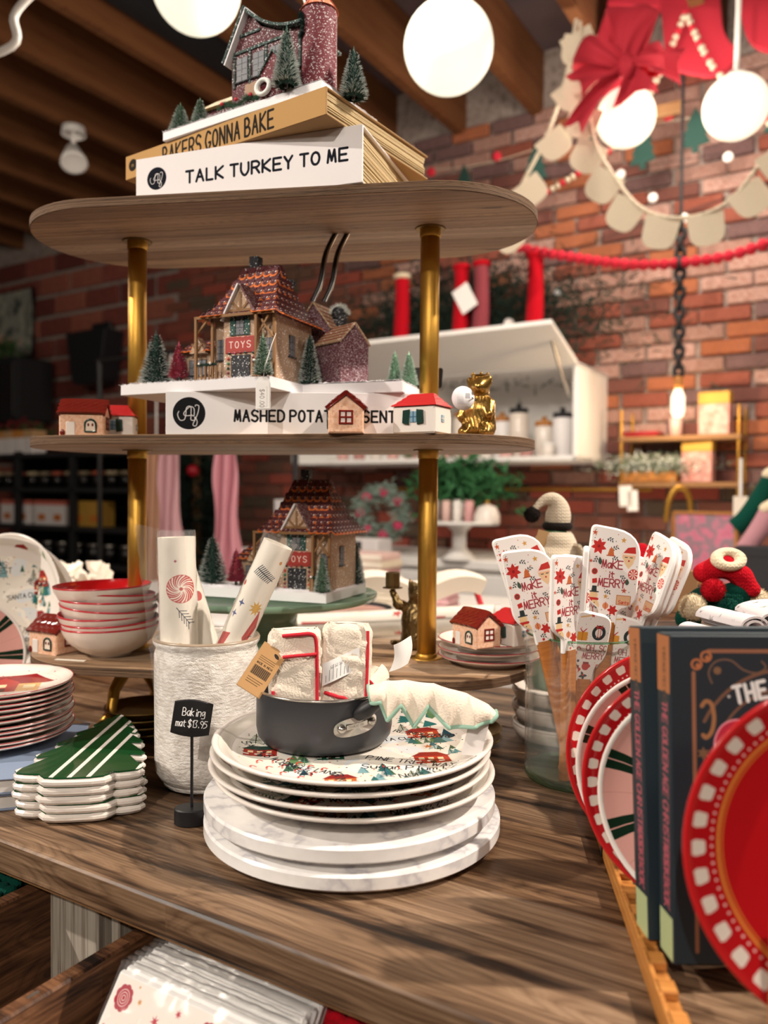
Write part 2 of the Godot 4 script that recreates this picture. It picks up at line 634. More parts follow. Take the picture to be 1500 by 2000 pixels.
# scattered flakes of glitter and snow, painted card shows between them
func glitter(m: StandardMaterial3D, t: Texture2D, sc: float) -> StandardMaterial3D:
	m.detail_enabled = true
	m.detail_albedo = t
	m.detail_uv_layer = BaseMaterial3D.DETAIL_UV_2
	m.uv2_triplanar = true
	m.uv2_scale = Vector3.ONE * sc
	return m

func flakes(sd: int, n: int, px: int, col: Array, rmax := 1.6) -> ImageTexture:
	var im := Image.create(px, px, false, Image.FORMAT_RGBA8)
	im.fill(Color(1, 1, 1, 0))
	var rng := RandomNumberGenerator.new()
	rng.seed = sd
	for i in n:
		var r := 2 if rng.randf() < 0.4 else int(2 + rng.randf() * (rmax - 1.0))
		var c: Color = Color(col[rng.randi() % col.size()])
		im.fill_rect(Rect2i(rng.randi() % px, rng.randi() % px, r, r), c)
	return ImageTexture.create_from_image(im)

func make_materials() -> void:
	var wt := wood(1024, 512, 11, ["20160f", "4d3929", "765d47", "9a8066", "b59d7f"], 1.0, 0.8, 5)
	M.table = wood_mat(wt, "ffffff", 0.42, 0.06)
	M.table.uv1_scale = Vector3(1.3, 3.4, 1)
	M.table_b = M.table.duplicate(); M.table_b.uv1_offset = Vector3(0.37, 0.41, 0); M.table_b.albedo_color = Color("d9cfc4")
	M.table_edge = M.table.duplicate(); M.table_edge.uv1_scale = Vector3(1.2, 1.2, 1); M.table_edge.albedo_color = Color("cfa888")
	var tw := wood(1024, 512, 23, ["4a3c31", "7d6855", "a0866d", "b89d80", "cbb595"], 0.25, 0.9, 4)
	M.tier = []
	for i in 4:
		var m := wood_mat(tw, ["ffffff", "e6dcd0", "f6ead8", "d8cabb"][i], 0.6, 0.04)
		m.uv1_scale = Vector3(1.5, 6.0, 1)
		m.uv1_offset = Vector3(0.23 * i, 0.31 * i, 0)
		M.tier.append(m)
	M.tier_edge = wood_mat(tw, "a2968c", 0.8, 0.15); M.tier_edge.uv1_scale = Vector3(1.5, 12, 1)
	M.crate = wood_mat(wt, "d4b49c", 0.6, 0.08); M.crate.uv1_scale = Vector3(2, 3, 1)
	var lw := wood(512, 256, 31, ["8a5a30", "b3804c", "c99a62", "d8ad78"], 0.0, 0.8, 0)
	M.spoon = wood_mat(lw, "e2c09a", 0.5, 0.02); M.spoon.uv1_scale = Vector3(3, 9, 1)
	M.bamboo = wood_mat(lw, "f4dcb4", 0.5, 0.02); M.bamboo.uv1_scale = Vector3(2, 8, 1)
	M.joist = wood_mat(lw, "8a7468", 0.85, 0.05); M.joist.uv1_scale = Vector3(0.4, 1.5, 1)
	M.gold = mat("b98d3c", 0.38, 0.85)
	M.gold = relief(tri(M.gold, 60.0), ntex(41, 0.09, ["000000", "ffffff"], 3), 0.008)
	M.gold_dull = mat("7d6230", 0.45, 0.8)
	M.figure_gold = mat("a98545", 0.26, 0.9)
	M.figure_bronze = mat("7d6844", 0.34, 0.9)
	M.marble = tmat(ntex(51, 0.009, ["ffffff", "fdfdfc", "ffffff", "fcfcfb", "f8f8f8", "f0f0f1", "d3d3d9", "f4f4f4", "fbfbfa", "f6f6f6", "ffffff", "fafafa"], 5, 512), 0.2, 0.5, "f4f2f0")
	tri(M.marble, 3.4)
	M.ceramic = mat("e6ded6", 0.18)
	M.ceramic_warm = mat("ded3c8", 0.16)
	M.ceramic_red = mat("b81f22", 0.14)
	M.rim_red = mat("a02a34", 0.2)
	M.black = mat("131316", 0.5)
	M.black_gloss = mat("0d0d0f", 0.25)
	M.black_matt = mat("1b1b1e", 0.85)
	M.white = mat("f1efec", 0.55)
	M.paper = mat("efe6d8", 0.8)
	M.kraft = tri(tmat(ntex(61, 0.4, ["9c7d58", "aa8a62"], 2, 128), 0.85, 0.3), 14.0)
	M.book_white = mat("eae6e6", 0.5)
	M.board = mat("d6c8a6", 0.9)
	M.glass = mat("ffffff", 0.02); M.glass.albedo_color = Color(0.62, 0.86, 0.72, 0.02); M.glass.transparency = BaseMaterial3D.TRANSPARENCY_ALPHA; M.glass.refraction_enabled = true; M.glass.refraction_scale = 0.05
	M.pane = mat("ffffff", 0.02); M.pane.albedo_color = Color(0.93, 0.98, 0.95, 0.03); M.pane.transparency = BaseMaterial3D.TRANSPARENCY_ALPHA
	M.bottle = mat("0f5a2a", 0.05); M.bottle.clearcoat_enabled = true; M.bottle.clearcoat = 1.0
	M.film = mat("ffffff", 0.08); M.film.albedo_color = Color(1, 1, 1, 0.05); M.film.transparency = BaseMaterial3D.TRANSPARENCY_ALPHA
	M.cord = mat("e9e6e2", 0.6)
	M.steel = mat("b9b6b0", 0.25, 0.95)
	M.pan = mat("3b3c40", 0.42, 0.35)
	M.pan_in = tri(tmat(ntex(63, 0.5, ["2c2d30", "55565a", "8a8b8e"], 1, 128), 0.4), 30.0)
	var cl := ntex(71, 0.5, ["d9cbb9", "e8dccb", "f1e8da"], 3, 256)
	M.linen = tri(tmat(cl, 0.95, 0.2), 16.0); M.linen = relief(M.linen, ntex(72, 0.09, ["000000", "ffffff"], 4, 256), 0.05)
	M.linen_print = mat("d9d3d0", 0.95)
	M.stitch_red = mat("c02030", 0.9); M.stitch_green = mat("8fb4a2", 0.9)
	M.knit_red = knit_mat("b3101f"); M.knit_green = knit_mat("0a3d32"); M.knit_cream = knit_mat("dccdb0"); M.knit_grey = knit_mat("c9bca6"); M.knit_black = knit_mat("1f1a18")
	for k in ["knit_red", "knit_green"]: M[k].rim_enabled = true
	var sn := flakes(3, 1100, 512, ["ffffff", "f4f6ff", "ffffff"], 7.0)
	var sg := flakes(4, 620, 512, ["ffffff", "fff6ea", "ffffff"], 8.0)
	var fine := flakes(5, 3600, 512, ["ffffff", "f6e7ee", "a88a98"], 4.0)
	M.h_tan = glitter(mat("b79a80", 0.8), sg, 12.0)
	M.h_barn = glitter(mat("55202a", 0.75), fine, 14.0)
	M.h_mansion = glitter(tri(tmat(ntex(81, 0.05, ["43121a", "561e26", "6c4440"], 3, 128), 0.75), 30.0), sn, 14.0)
	M.h_tower = glitter(mat("641020", 0.7), sn, 12.0)
	M.h_green = glitter(mat("1d3a33", 0.75), sn, 14.0)
	M.h_cone = glitter(mat("d97b58", 0.7), sg, 10.0)
	M.h_goldroof = glitter(mat("b5964c", 0.6), fine, 10.0)
	M.h_wood = mat("8a6540", 0.75)
	M.h_dark = glitter(mat("23242a", 0.7), sg, 14.0)
	M.h_grey = mat("6b6d72", 0.6)
	M.h_teal = glitter(mat("1f4a44", 0.7), sg, 12.0)
	M.h_sign = glitter(mat("b2342c", 0.6), sg, 8.0)
	M.h_stripe = glitter(mat("a98a6c", 0.75), sg, 8.0)
	M.h_rust = mat("9a4636", 0.7)
	M.shingle = glitter(mat("501a20", 0.7), sg, 10.0)
	M.shingle_lip = mat("d8702e", 0.6)
	M.shingle_side = glitter(mat("5a2c2a", 0.75), fine, 12.0)
	M.snow = glitter(mat("f1f0f2", 0.9), sn, 12.0)
	M.house_card = mat("e6e4e6", 0.6)
	M.tree_green = mat("24443a", 0.85); M.tree_snowy = mat("5f8068", 0.85); M.tree_mint = mat("8fb79a", 0.85); M.tree_pink = mat("b0485c", 0.85); M.frost = mat("e9eeea", 0.9)
	M.peach = tri(tmat(ntex(91, 0.03, ["d9a383", "e3b394", "ecc7ac", "d79a78"], 3, 128), 0.2), 26.0)
	M.roof_brown = mat("6d1f18", 0.14); M.roof_red = mat("b42a2c", 0.16)
	M.dkgreen = mat("1f3a33", 0.2); M.blueish = mat("7fa0b4", 0.2)
	M.stand_green = mat("86a58c", 0.1)
	M.tree_glaze = mat("12401f", 0.08)
	M.crock = relief(tri(tmat(ntex(93, 0.02, ["e6e1da", "d2cbc3", "ece8e2", "dcd6ce"], 4, 256), 0.2), 9.0), dimples(256), 0.09)
	M.navy = mat("14242d", 0.6)
	M.copper = mat("b06a3c", 0.55)

func dimples(px: int) -> ImageTexture:
	# woven-cloth impression of horizontal slubs with pits
	var a := drawn(noise(7, 0.11, 3), px, px, 2.2)
	var b := drawn(noise(8, 0.3, 2), px, px, 1.0)
	var o := PackedByteArray()
	o.resize(px * px)
	for i in px * px:
		o[i] = clampi(int(a[i] * 0.8 + (60 if b[i] > 90 else 0)), 0, 255)
	return ImageTexture.create_from_image(Image.create_from_data(px, px, false, Image.FORMAT_L8, o))

var knit_relief: ImageTexture
func knit_mat(c: String) -> StandardMaterial3D:
	if knit_relief == null:
		var px := 128
		var im := Image.create(px, px, false, Image.FORMAT_L8)
		for y in px:
			for x in px:
				var u := fposmod(x / 16.0, 1.0)
				var v := fposmod(y / 12.8 + (abs(u - 0.5)) * 1.2, 1.0)
				im.set_pixel(x, y, Color.WHITE * (sin(PI * v) * (0.35 + 0.65 * sin(PI * fposmod(u * 2.0, 1.0)))))
		knit_relief = ImageTexture.create_from_image(im)
	var m := mat(c, 0.95, 0.0, 0.2)
	tri(m, 22.0)
	relief(m, knit_relief, 0.08)
	m.rim_enabled = true
	m.rim = 0.5
	m.rim_tint = 0.7
	return m

# ---------------------------------------------------------------- the shop itself
func spot(pos: Vector3, aim: Vector3, energy: float, angle: float, c: String) -> void:
	var t := thing("track_light", ["white track spotlight behind the viewer on the left, aimed at the display", "white track spotlight behind the viewer on the right, aimed at the display", "white track spotlight beyond the display on the right", "white track spotlight aimed at the back wall"][counts.get("spots", 0)], "spotlight", pos, 0.0, "track spotlights")
	counts["spots"] = counts.get("spots", 0) + 1
	t.look_at_from_position(pos, aim)
	var can := B.new()
	can.set_x(Vector3.ZERO, Vector3(PI / 2, 0, 0)).lathe([v2(0, 0.14), v2(0.03, 0.14), v2(0.045, 0.12), v2(0.05, 0), v2(0.05, 0), v2(0.045, 0), v2(0.042, 0.02), v2(0, 0.03)], 24)
	part(t, "lamp_housing", can, M.white)
	var em := mat("fff4e0"); em.emission_enabled = true; em.emission = Color("fff0d8"); em.emission_energy_multiplier = 3.0
	part(t, "lamp_face", B.new().set_x(Vector3(0, 0, -0.004), Vector3(-PI / 2, 0, 0)).lathe([v2(0.04, 0), v2(0, 0.004)], 24), em)
	var arm := Node3D.new()
	part(t, "arm", B.new().tube([v3(0, 0, 0.1), t.to_local(Vector3(pos.x, CEIL - 0.33, pos.z))], 0.01, 8), M.white)
	arm.free()
	var s := SpotLight3D.new()
	s.name = "spot"
	s.spot_range = 14
	s.spot_angle = angle
	s.spot_angle_attenuation = 0.6
	s.spot_attenuation = 2
	s.light_energy = energy
	s.light_color = Color(c)
	s.light_size = 0.035
	s.shadow_enabled = true
	t.add_child(s)
	s.position = Vector3(0, 0, -0.03)

func room_node(o: Node3D) -> Node3D:
	o.rotation.y = -ROOM
	return o

func brick(w: float, h: float, d: float, rng: RandomNumberGenerator) -> B:
	var b := B.new()
	b.box(Vector3(w, h, d), Vector3.ZERO, 0.006)
	return b

func setting() -> void:
	var plaster := mat("6b625c", 0.9)
	var fl := structure("floor", B.new().box(Vector3(11, 0.1, 9.5), Vector3(-1.2, -0.05, 0.2)), wood_mat(wood(256, 256, 77, ["3a2c22", "5b4634", "7a6048"], 0.2, 0.6, 0), "ffffff", 0.6, 0.0))
	room_node(fl)
	var dark := tri(tmat(ntex(15, 0.02, ["4a3c40", "5a4a4c", "40363a"], 3, 128), 0.9), 0.6)
	var ce := structure("ceiling", B.new().box(Vector3(11, 0.1, 9.5), Vector3(-1.2, CEIL + 0.05, 0.2)), dark)
	room_node(ce)
	var jb := B.new().box(Vector3(0.055, 0.31, 9.2), Vector3.ZERO, 0.004)
	var jm := jb.mesh()
	for i in 20:
		var j := part(ce, "joist", jm, M.joist)
		j.position = Vector3(-5.67 + 0.42 * i, CEIL - 0.155, 0.2)
	# a dark ventilation duct between two joists
	var du := part(ce, "duct", B.new().box(Vector3(0.3, 0.2, 9.0), Vector3(-2.52, CEIL - 0.12, 0.2), 0.01), mat("2c3238", 0.5, 0.4))
	for w in [["wall_front", Vector3(11, CEIL, 0.2), Vector3(-1.2, CEIL / 2, 4.9)], ["wall_left", Vector3(0.2, CEIL, 9.4), Vector3(-6.7, CEIL / 2, 0.2)], ["wall_right", Vector3(0.2, CEIL, 9.4), Vector3(4.2, CEIL / 2, 0.2)]]:
		room_node(structure(w[0], B.new().box(w[1], w[2]), plaster))
	# back wall: old brick on the right, large red block on the left
	var mort := tri(tmat(ntex(16, 0.05, ["6b5e58", "8f827b", "a3968f", "786a63"], 4, 128), 0.95), 3.0)
	var wb := structure("wall_back", B.new().box(Vector3(11, CEIL, 0.25), Vector3(-1.2, CEIL / 2, -3.885)), mort)
	room_node(wb)
	var rng := RandomNumberGenerator.new()
	rng.seed = 5
	var mats := []
	for c in [["71382c", "8f4f3e", "7b4236"], ["8f5238", "a5623f", "865040"], ["653a34", "76493f", "5a3532"], ["86594e", "a68478", "7a5148"], ["5a4244", "755855", "4e3a3c"], ["8a5648", "b99a90", "7d4a3e"]]:
		mats.append(tri(tmat(ntex(rng.randi() % 999, 0.06, c, 4, 128), 0.9), 5.0))
	var shapes := []
	for i in 4: shapes.append(brick(0.208 + 0.004 * (i % 2), 0.06 + 0.003 * (i / 2), 0.05, rng).mesh())
	var blocks := []
	for i in 3: blocks.append(brick(0.325 + 0.006 * i, 0.128, 0.05, rng).mesh())
	var far := B.new()
	var n := 0
	for row in 44:
		var y := 0.05 + row * 0.071
		var x := -3.95 + (0.11 if row % 2 else 0.0)
		while x < 0.3:
			var dx := x + rng.randf_range(-0.006, 0.006)
			var dz := -3.765 + rng.randf_range(0.0, 0.01)
			if n < 296 and y > 1.32 and y < 3.2 and x > -2.75 + (y - 1.3) * 0.2 and x < -0.2:
				var o := part(wb, "brick", shapes[rng.randi() % 4], mats[rng.randi() % 6])
				at(o, Vector3(dx, y, dz), Vector3(0, rng.randf_range(-0.015, 0.015), rng.randf_range(-0.01, 0.01)))
				n += 1
			else:
				far.col = Color([0.19, 0.32, 0.14, 0.24, 0.1][rng.randi() % 5], 0.07, 0.045)
				far.box(Vector3(0.208, 0.06, 0.05), Vector3(dx, y, dz))
			x += 0.224
	var fm := mat("ffffff", 0.9); fm.vertex_color_use_as_albedo = true
	part(wb, "small_bricks", far, fm, "stuff")
	var bm := []
	for c in [["6e352e", "854539"], ["7d3e34", "955145"], ["5f2a26", "71362e"], ["8d5040", "a05e4c"]]:
		bm.append(tri(tmat(ntex(rng.randi() % 999, 0.04, c, 3, 128), 0.9), 3.0))
	for row in 15:
		for k in 7:
			var y := 0.9 + row * 0.157
			if y > 2.95: continue
			var o := part(wb, "block", blocks[rng.randi() % 3], bm[rng.randi() % 4])
			at(o, Vector3(-4.17 - k * 0.36 + (0.18 if row % 2 else 0.0), y, -3.765 + rng.randf() * 0.006))

# ---------------------------------------------------------------- tiered stand and decorative books
func stadium(L: float, D: float, n := 28) -> PackedVector2Array:
	var p := PackedVector2Array()
	var r := D / 2
	var a := L / 2 - r
	for i in n + 1: p.append(v2(a + r * cos(-PI / 2 + PI * i / n), r * sin(-PI / 2 + PI * i / n)))
	for i in n + 1: p.append(v2(-a + r * cos(PI / 2 + PI * i / n), r * sin(PI / 2 + PI * i / n)))
	return p

func stand_and_books() -> void:
	# table: planks on a frame
	var tb := thing("display_table", "rustic dark reclaimed wood table with a thick plank top and chipped white legs", "table", Vector3(-0.1726, 0, -0.6286), -0.5393)
	var zs := [0.0, 0.155, 0.30, 0.46, 0.60, 0.76, 0.9]
	for i in 6:
		var w: float = zs[i + 1] - zs[i]
		var o := part(tb, "plank", B.new().box(Vector3(2.3, 0.03, w - 0.0012), Vector3(0.15, T - 0.015, -zs[i] - w / 2), 0.0018), M.table if i % 2 == 0 else M.table_b)
		if i > 0: o.position.y = [0.0, -0.0006, 0.0003, -0.0004, 0.0, -0.0005][i]
	# tiers
	var st := thing("tiered_stand", "three-tier oval wooden display stand on two brass-coloured pipes", "display stand", STAND_AT, STAND_TURN)
	var out := stadium(0.69, 0.266)
	var yy := [T3, T2, T1]
	for k in 3:
		var tier := Node3D.new()
		tier.name = numbered(st, "tier")
		st.add_child(tier)
		tier.position.y = yy[k]
		var z := -0.135
		var ws := [0.05, 0.038, 0.046, 0.04, 0.052, 0.046]
		for i in 6:
			var strip := PackedVector2Array([v2(-0.4, z + 0.0002), v2(0.4, z + 0.0002), v2(0.4, z + ws[i] - 0.0002), v2(-0.4, z + ws[i] - 0.0002)])
			z += ws[i]
			for q in Geometry2D.intersect_polygons(out, strip):
				part(tier, "plank", B.new().prism(q, -0.0118, 0.0, 0.0004), M.tier[(i + k) % 4])
		var band := B.new()
		var o2 := stadium(0.6912, 0.2672)
		band.prism(o2, -0.0113, -0.0005, 0.0, true, false)
		part(tier, "sawn_edge", band, M.tier_edge)
	for s in [-1.0, 1.0]:
		var x: float = s * 0.2061
		for k in 2:
			var y0: float = yy[k]
			var y1: float = yy[k + 1] - 0.0118
			var p := part(st, "pole", B.new().lathe([v2(0.0, y0), v2(0.0128, y0), v2(0.0128, y1), v2(0, y1)], 40), M.gold)
			p.position.x = x
			part(p, "flange", B.new().lathe([v2(0.0128, y1 - 0.0016), v2(0.0195, y1 - 0.0016), v2(0.0195, y1 - 0.0016), v2(0.0205, y1), v2(0.0128, y1)], 40), M.gold_dull)
			part(p, "collar", B.new().lathe([v2(0.0128, y1 - 0.012), v2(0.0138, y1 - 0.0115), v2(0.0138, y1 - 0.0016)], 40), M.gold)
			part(p, "base_ring", B.new().lathe([v2(0.021, y0), v2(0.0205, y0 + 0.0015), v2(0.0142, y0 + 0.0018), v2(0.0142, y0 + 0.0018), v2(0.0142, y0 + 0.006), v2(0.0128, y0 + 0.007)], 40), M.gold)
	for s in [-1.0, 1.0]:
		for z in [-0.07, 0.07]:
			var f := part(st, "foot", B.new().tube([v3(s * 0.2, T3 - 0.012, z * 0.4), v3(s * 0.215, T3 - 0.05, z * 0.7), v3(s * 0.21, T + 0.03, z), v3(s * 0.225, T + 0.008, z * 1.25), v3(s * 0.24, T + 0.007, z * 1.3)], [0.01, 0.008, 0.007, 0.007, 0.006], 12), M.gold)
	# books
	var c1 := book_spine(0.3148, 0.0675, "eae6e6", "1a1c24", "TALK TURKEY TO ME", 0.315, 0.29, 0.086, 0.03, 0.33)
	cookbook("large white hardback book lying under the brown one, TALK TURKEY TO ME on its spine", v3(-0.325, T1, -1.04), 0.339, 0.3148, 0.0675, 0.215, c1, M.book_white, 0.42)
	var c2 := book_spine(0.352, 0.0325, "b8915f", "2a2622", "BAKERS GONNA BAKE", 0.2, 0.60, 0.0, 0.0, 0.3)
	cookbook("brown kraft hardback book lying askew, BAKERS GONNA BAKE on its spine", v3(-0.361, T1 + 0.0675, -1.11), 0.593, 0.352, 0.0325, 0.225, c2, M.kraft, 0.0)
	var c3 := book_spine(0.325, 0.0535, "e9e6e5", "1d1d20", "MASHED POTATO ESSENTIAL", 0.245, 0.245, 0.0, 0.0, 0.3)
	cookbook("white hardback book on the middle tier, MASHED POTATO on its spine", v3(-0.271, T2, -0.985), 0.0, 0.325, 0.0535, 0.16, c3, M.book_white, 0.4)

func book_spine(L: float, H: float, paper: String, ink: String, title: String, x0: float, hh: float, _a: float, _b: float, gap: float) -> ImageTexture:
	var w := 1280
	var h := int(w * H / L)
	var c := Cv.new(w, h, Color(paper))
	var k := Color(ink)
	if title.begins_with("BAKERS"):
		c.text(title, v2(w * x0 + 22, h * 0.17), h * hh * 1.12, h * 0.098, k, 0.0, 0.52, 0.19)
		c.disc(v2(w * 0.042, h * 0.45), h * 0.26, k)
		c.text("m", v2(w * 0.035, h * 0.36), h * 0.16, 2.0, Color(paper))
		return c.tex()
	var hl := h * hh * (0.74 if title.begins_with("TALK") else 0.93)
	if title.begins_with("TALK"): c.text(title, v2(w * 0.24, h * 0.37), hl, h * 0.046, k, 0.0, 0.95, gap * 0.96)
	else: c.text(title, v2(w * 0.262, h * 0.42), hl * 1.12, h * 0.05, k, 0.0, 0.72, 0.25)
	var r := h * (0.215 if title.begins_with("TALK") else 0.38)
	var o := v2(w * (0.10 if title.begins_with("TALK") else 0.088), h * (0.42 if title.begins_with("TALK") else 0.5))
	c.disc(o, r, k)
	var q := []
	for p in [[-0.62, -0.12], [-0.7, 0.1], [-0.55, 0.42], [-0.3, 0.4], [-0.2, 0.1], [-0.15, -0.35], [0.1, -0.42], [0.12, 0.0], [0.1, 0.12], [-0.25, 0.14], [-0.3, -0.05], [0.05, -0.4], [0.3, -0.3], [0.3, 0.15], [0.15, 0.12], [0.12, 0.4], [0.34, 0.42], [0.36, 0.22], [0.5, 0.5], [0.42, 0.78], [0.24, 0.7], [0.42, 0.3], [0.56, -0.1], [0.6, -0.45], [0.42, -0.52], [0.38, -0.44]]: q.append(o + v2(p[0], p[1]) * r)
	c.curve(q, r * 0.055, Color("d9d6d4"))
	return c.tex()

# lies with its spine along +x from the given corner, spine face towards +z, thickness h, depth d
func cookbook(label: String, pos: Vector3, yaw: float, L: float, h: float, d: float, spine: Texture2D, cover: Material, _over: float) -> void:
	var t := thing("book", label, "book", pos, -yaw, "decorative books on the tiered stand")
	var cv := B.new()
	cv.box(Vector3(L, 0.0025, d), Vector3(L / 2, 0.00125, -d / 2), 0.0008)
	cv.box(Vector3(L, 0.0025, d), Vector3(L / 2, h - 0.00125, -d / 2), 0.0008)
	cv.box(Vector3(L, h - 0.0008, 0.0024), Vector3(L / 2, h / 2, -0.0012), 0.0006)
	part(t, "cover", cv, cover)
	var sp := B.new()
	sp.quad(v3(0.0006, 0.0006, 0.0002), v3(L - 0.0006, 0.0006, 0.0002), v3(L - 0.0006, h - 0.0006, 0.0002), v3(0.0006, h - 0.0006, 0.0002), v2(0, 1), v2(1, 1), v2(1, 0), v2(0, 0))
	part(t, "spine_print", sp, tmat(spine, 0.9, 0.2))
	# leaves with wavy, uneven ends
	var rng := RandomNumberGenerator.new()
	rng.seed = int(L * 1000)
	var pg := B.new()
	var n := int(h / 0.0016)
	var y := 0.0026
	var dy := (h - 0.0052) / n
	for i in n:
		var a := rng.randf_range(0.002, 0.0048)
		pg.col = Color.WHITE * rng.randf_range(0.62, 1.0)
		pg.box(Vector3(L - a - 0.004, dy * 0.86, d - 0.007), Vector3(L / 2 - a / 2 + 0.001, y + dy / 2, -d / 2))
		y += dy
	var pm := mat("cbb489", 0.9); pm.vertex_color_use_as_albedo = true
	part(t, "pages", pg, pm, "stuff")

# ---------------------------------------------------------------- glittered card houses, ceramic houses
func brush_tree(p: Node3D, pos: Vector3, h: float, r: float, m: String, frosty: float, sd: int, trunk := 0.004) -> void:
	var rng := RandomNumberGenerator.new()
	rng.seed = sd
	var b := B.new()
	b.lathe([v2(r * 0.5, trunk), v2(r * 0.5, trunk), v2(r * 0.55, trunk + 0.1 * h), v2(r * 0.25, trunk + 0.6 * h), v2(0, trunk + h)], 12)
	var f := B.new()
	for i in 2600:
		var t := rng.randf()
		t = 1.0 - sqrt(1.0 - t * 0.985)
		var a := rng.randf() * TAU
		var rr := r * pow(1.0 - t, 0.8) * rng.randf_range(0.86, 1.06) + r * 0.07
		var y := trunk + t * h
		var d := v3(cos(a), 0, sin(a))
		var q := d * rr + v3(0, y + rng.randf_range(-0.02, 0.04) * h, 0)
		b.hair(v3(0, y, 0) + d * rr * 0.3, q, 0.00028)
		if rng.randf() < frosty: f.hair(q - d * rr * 0.28, q + d * 0.0004 + v3(0, 0.0006, 0), 0.00034)
	var o := part(p, "bottle_brush_tree", b, M[m])
	o.position = pos
	part(o, "frost", f, M.frost, "stuff")
	part(o, "trunk", B.new().lathe([v2(0, 0), v2(0.0022, 0), v2(0.002, trunk + 0.006)], 8), M.h_dark)

func two_tone(a: B, ma: Material, b: B, mb: Material) -> ArrayMesh:
	var m := a.mesh()
	b.s.generate_normals()
	b.s.commit(m)
	m.surface_set_material(0, ma)
	m.surface_set_material(1, mb)
	return m

func mesh_part(p: Node3D, called: String, m: ArrayMesh) -> MeshInstance3D:
	var o := MeshInstance3D.new()
	o.name = numbered(p, called)
	o.mesh = m
	p.add_child(o, true)
	return o

# a small window on a wall that faces +z; turn about y
func small_window(p: Node3D, pos: Vector3, turn: float, w: float, h: float, nx: int, ny: int, sill := true, arch := false) -> void:
	var fr := B.new()
	var o := PackedVector2Array()
	if arch:
		for i in 9: o.append(v2(w / 2 * cos(PI * i / 8), -h / 2 + w / 2 - w / 2 * sin(PI * i / 8)))
		o.append(v2(-w / 2, h / 2)); o.append(v2(w / 2, h / 2))
	else: o = PackedVector2Array([v2(-w / 2, -h / 2), v2(w / 2, -h / 2), v2(w / 2, h / 2), v2(-w / 2, h / 2)])
	fr.set_x(Vector3.ZERO, v3(PI / 2, 0, 0)).prism(o, 0, 0.0008)
	fr.set_x(Vector3.ZERO)
	if sill: fr.box(Vector3(w * 1.35, 0.0014, 0.0026), v3(0, -h / 2, 0.0008))
	var f := part(p, "window", fr, M.h_dark)
	at(f, pos, v3(0, turn, 0))
	var tw := 0.0008
	for i in nx:
		for j in ny:
			var cw := (w - tw * (nx + 1)) / nx
			var ch := (h - tw * (ny + 1)) / ny
			part(f, "pane", B.new().box(Vector3(cw, ch * (0.7 if arch and j == ny - 1 else 1.0), 0.0006), v3(-w / 2 + tw + cw / 2 + i * (cw + tw), -h / 2 + tw + ch / 2 + j * (ch + tw), 0.0008)), M.h_grey)

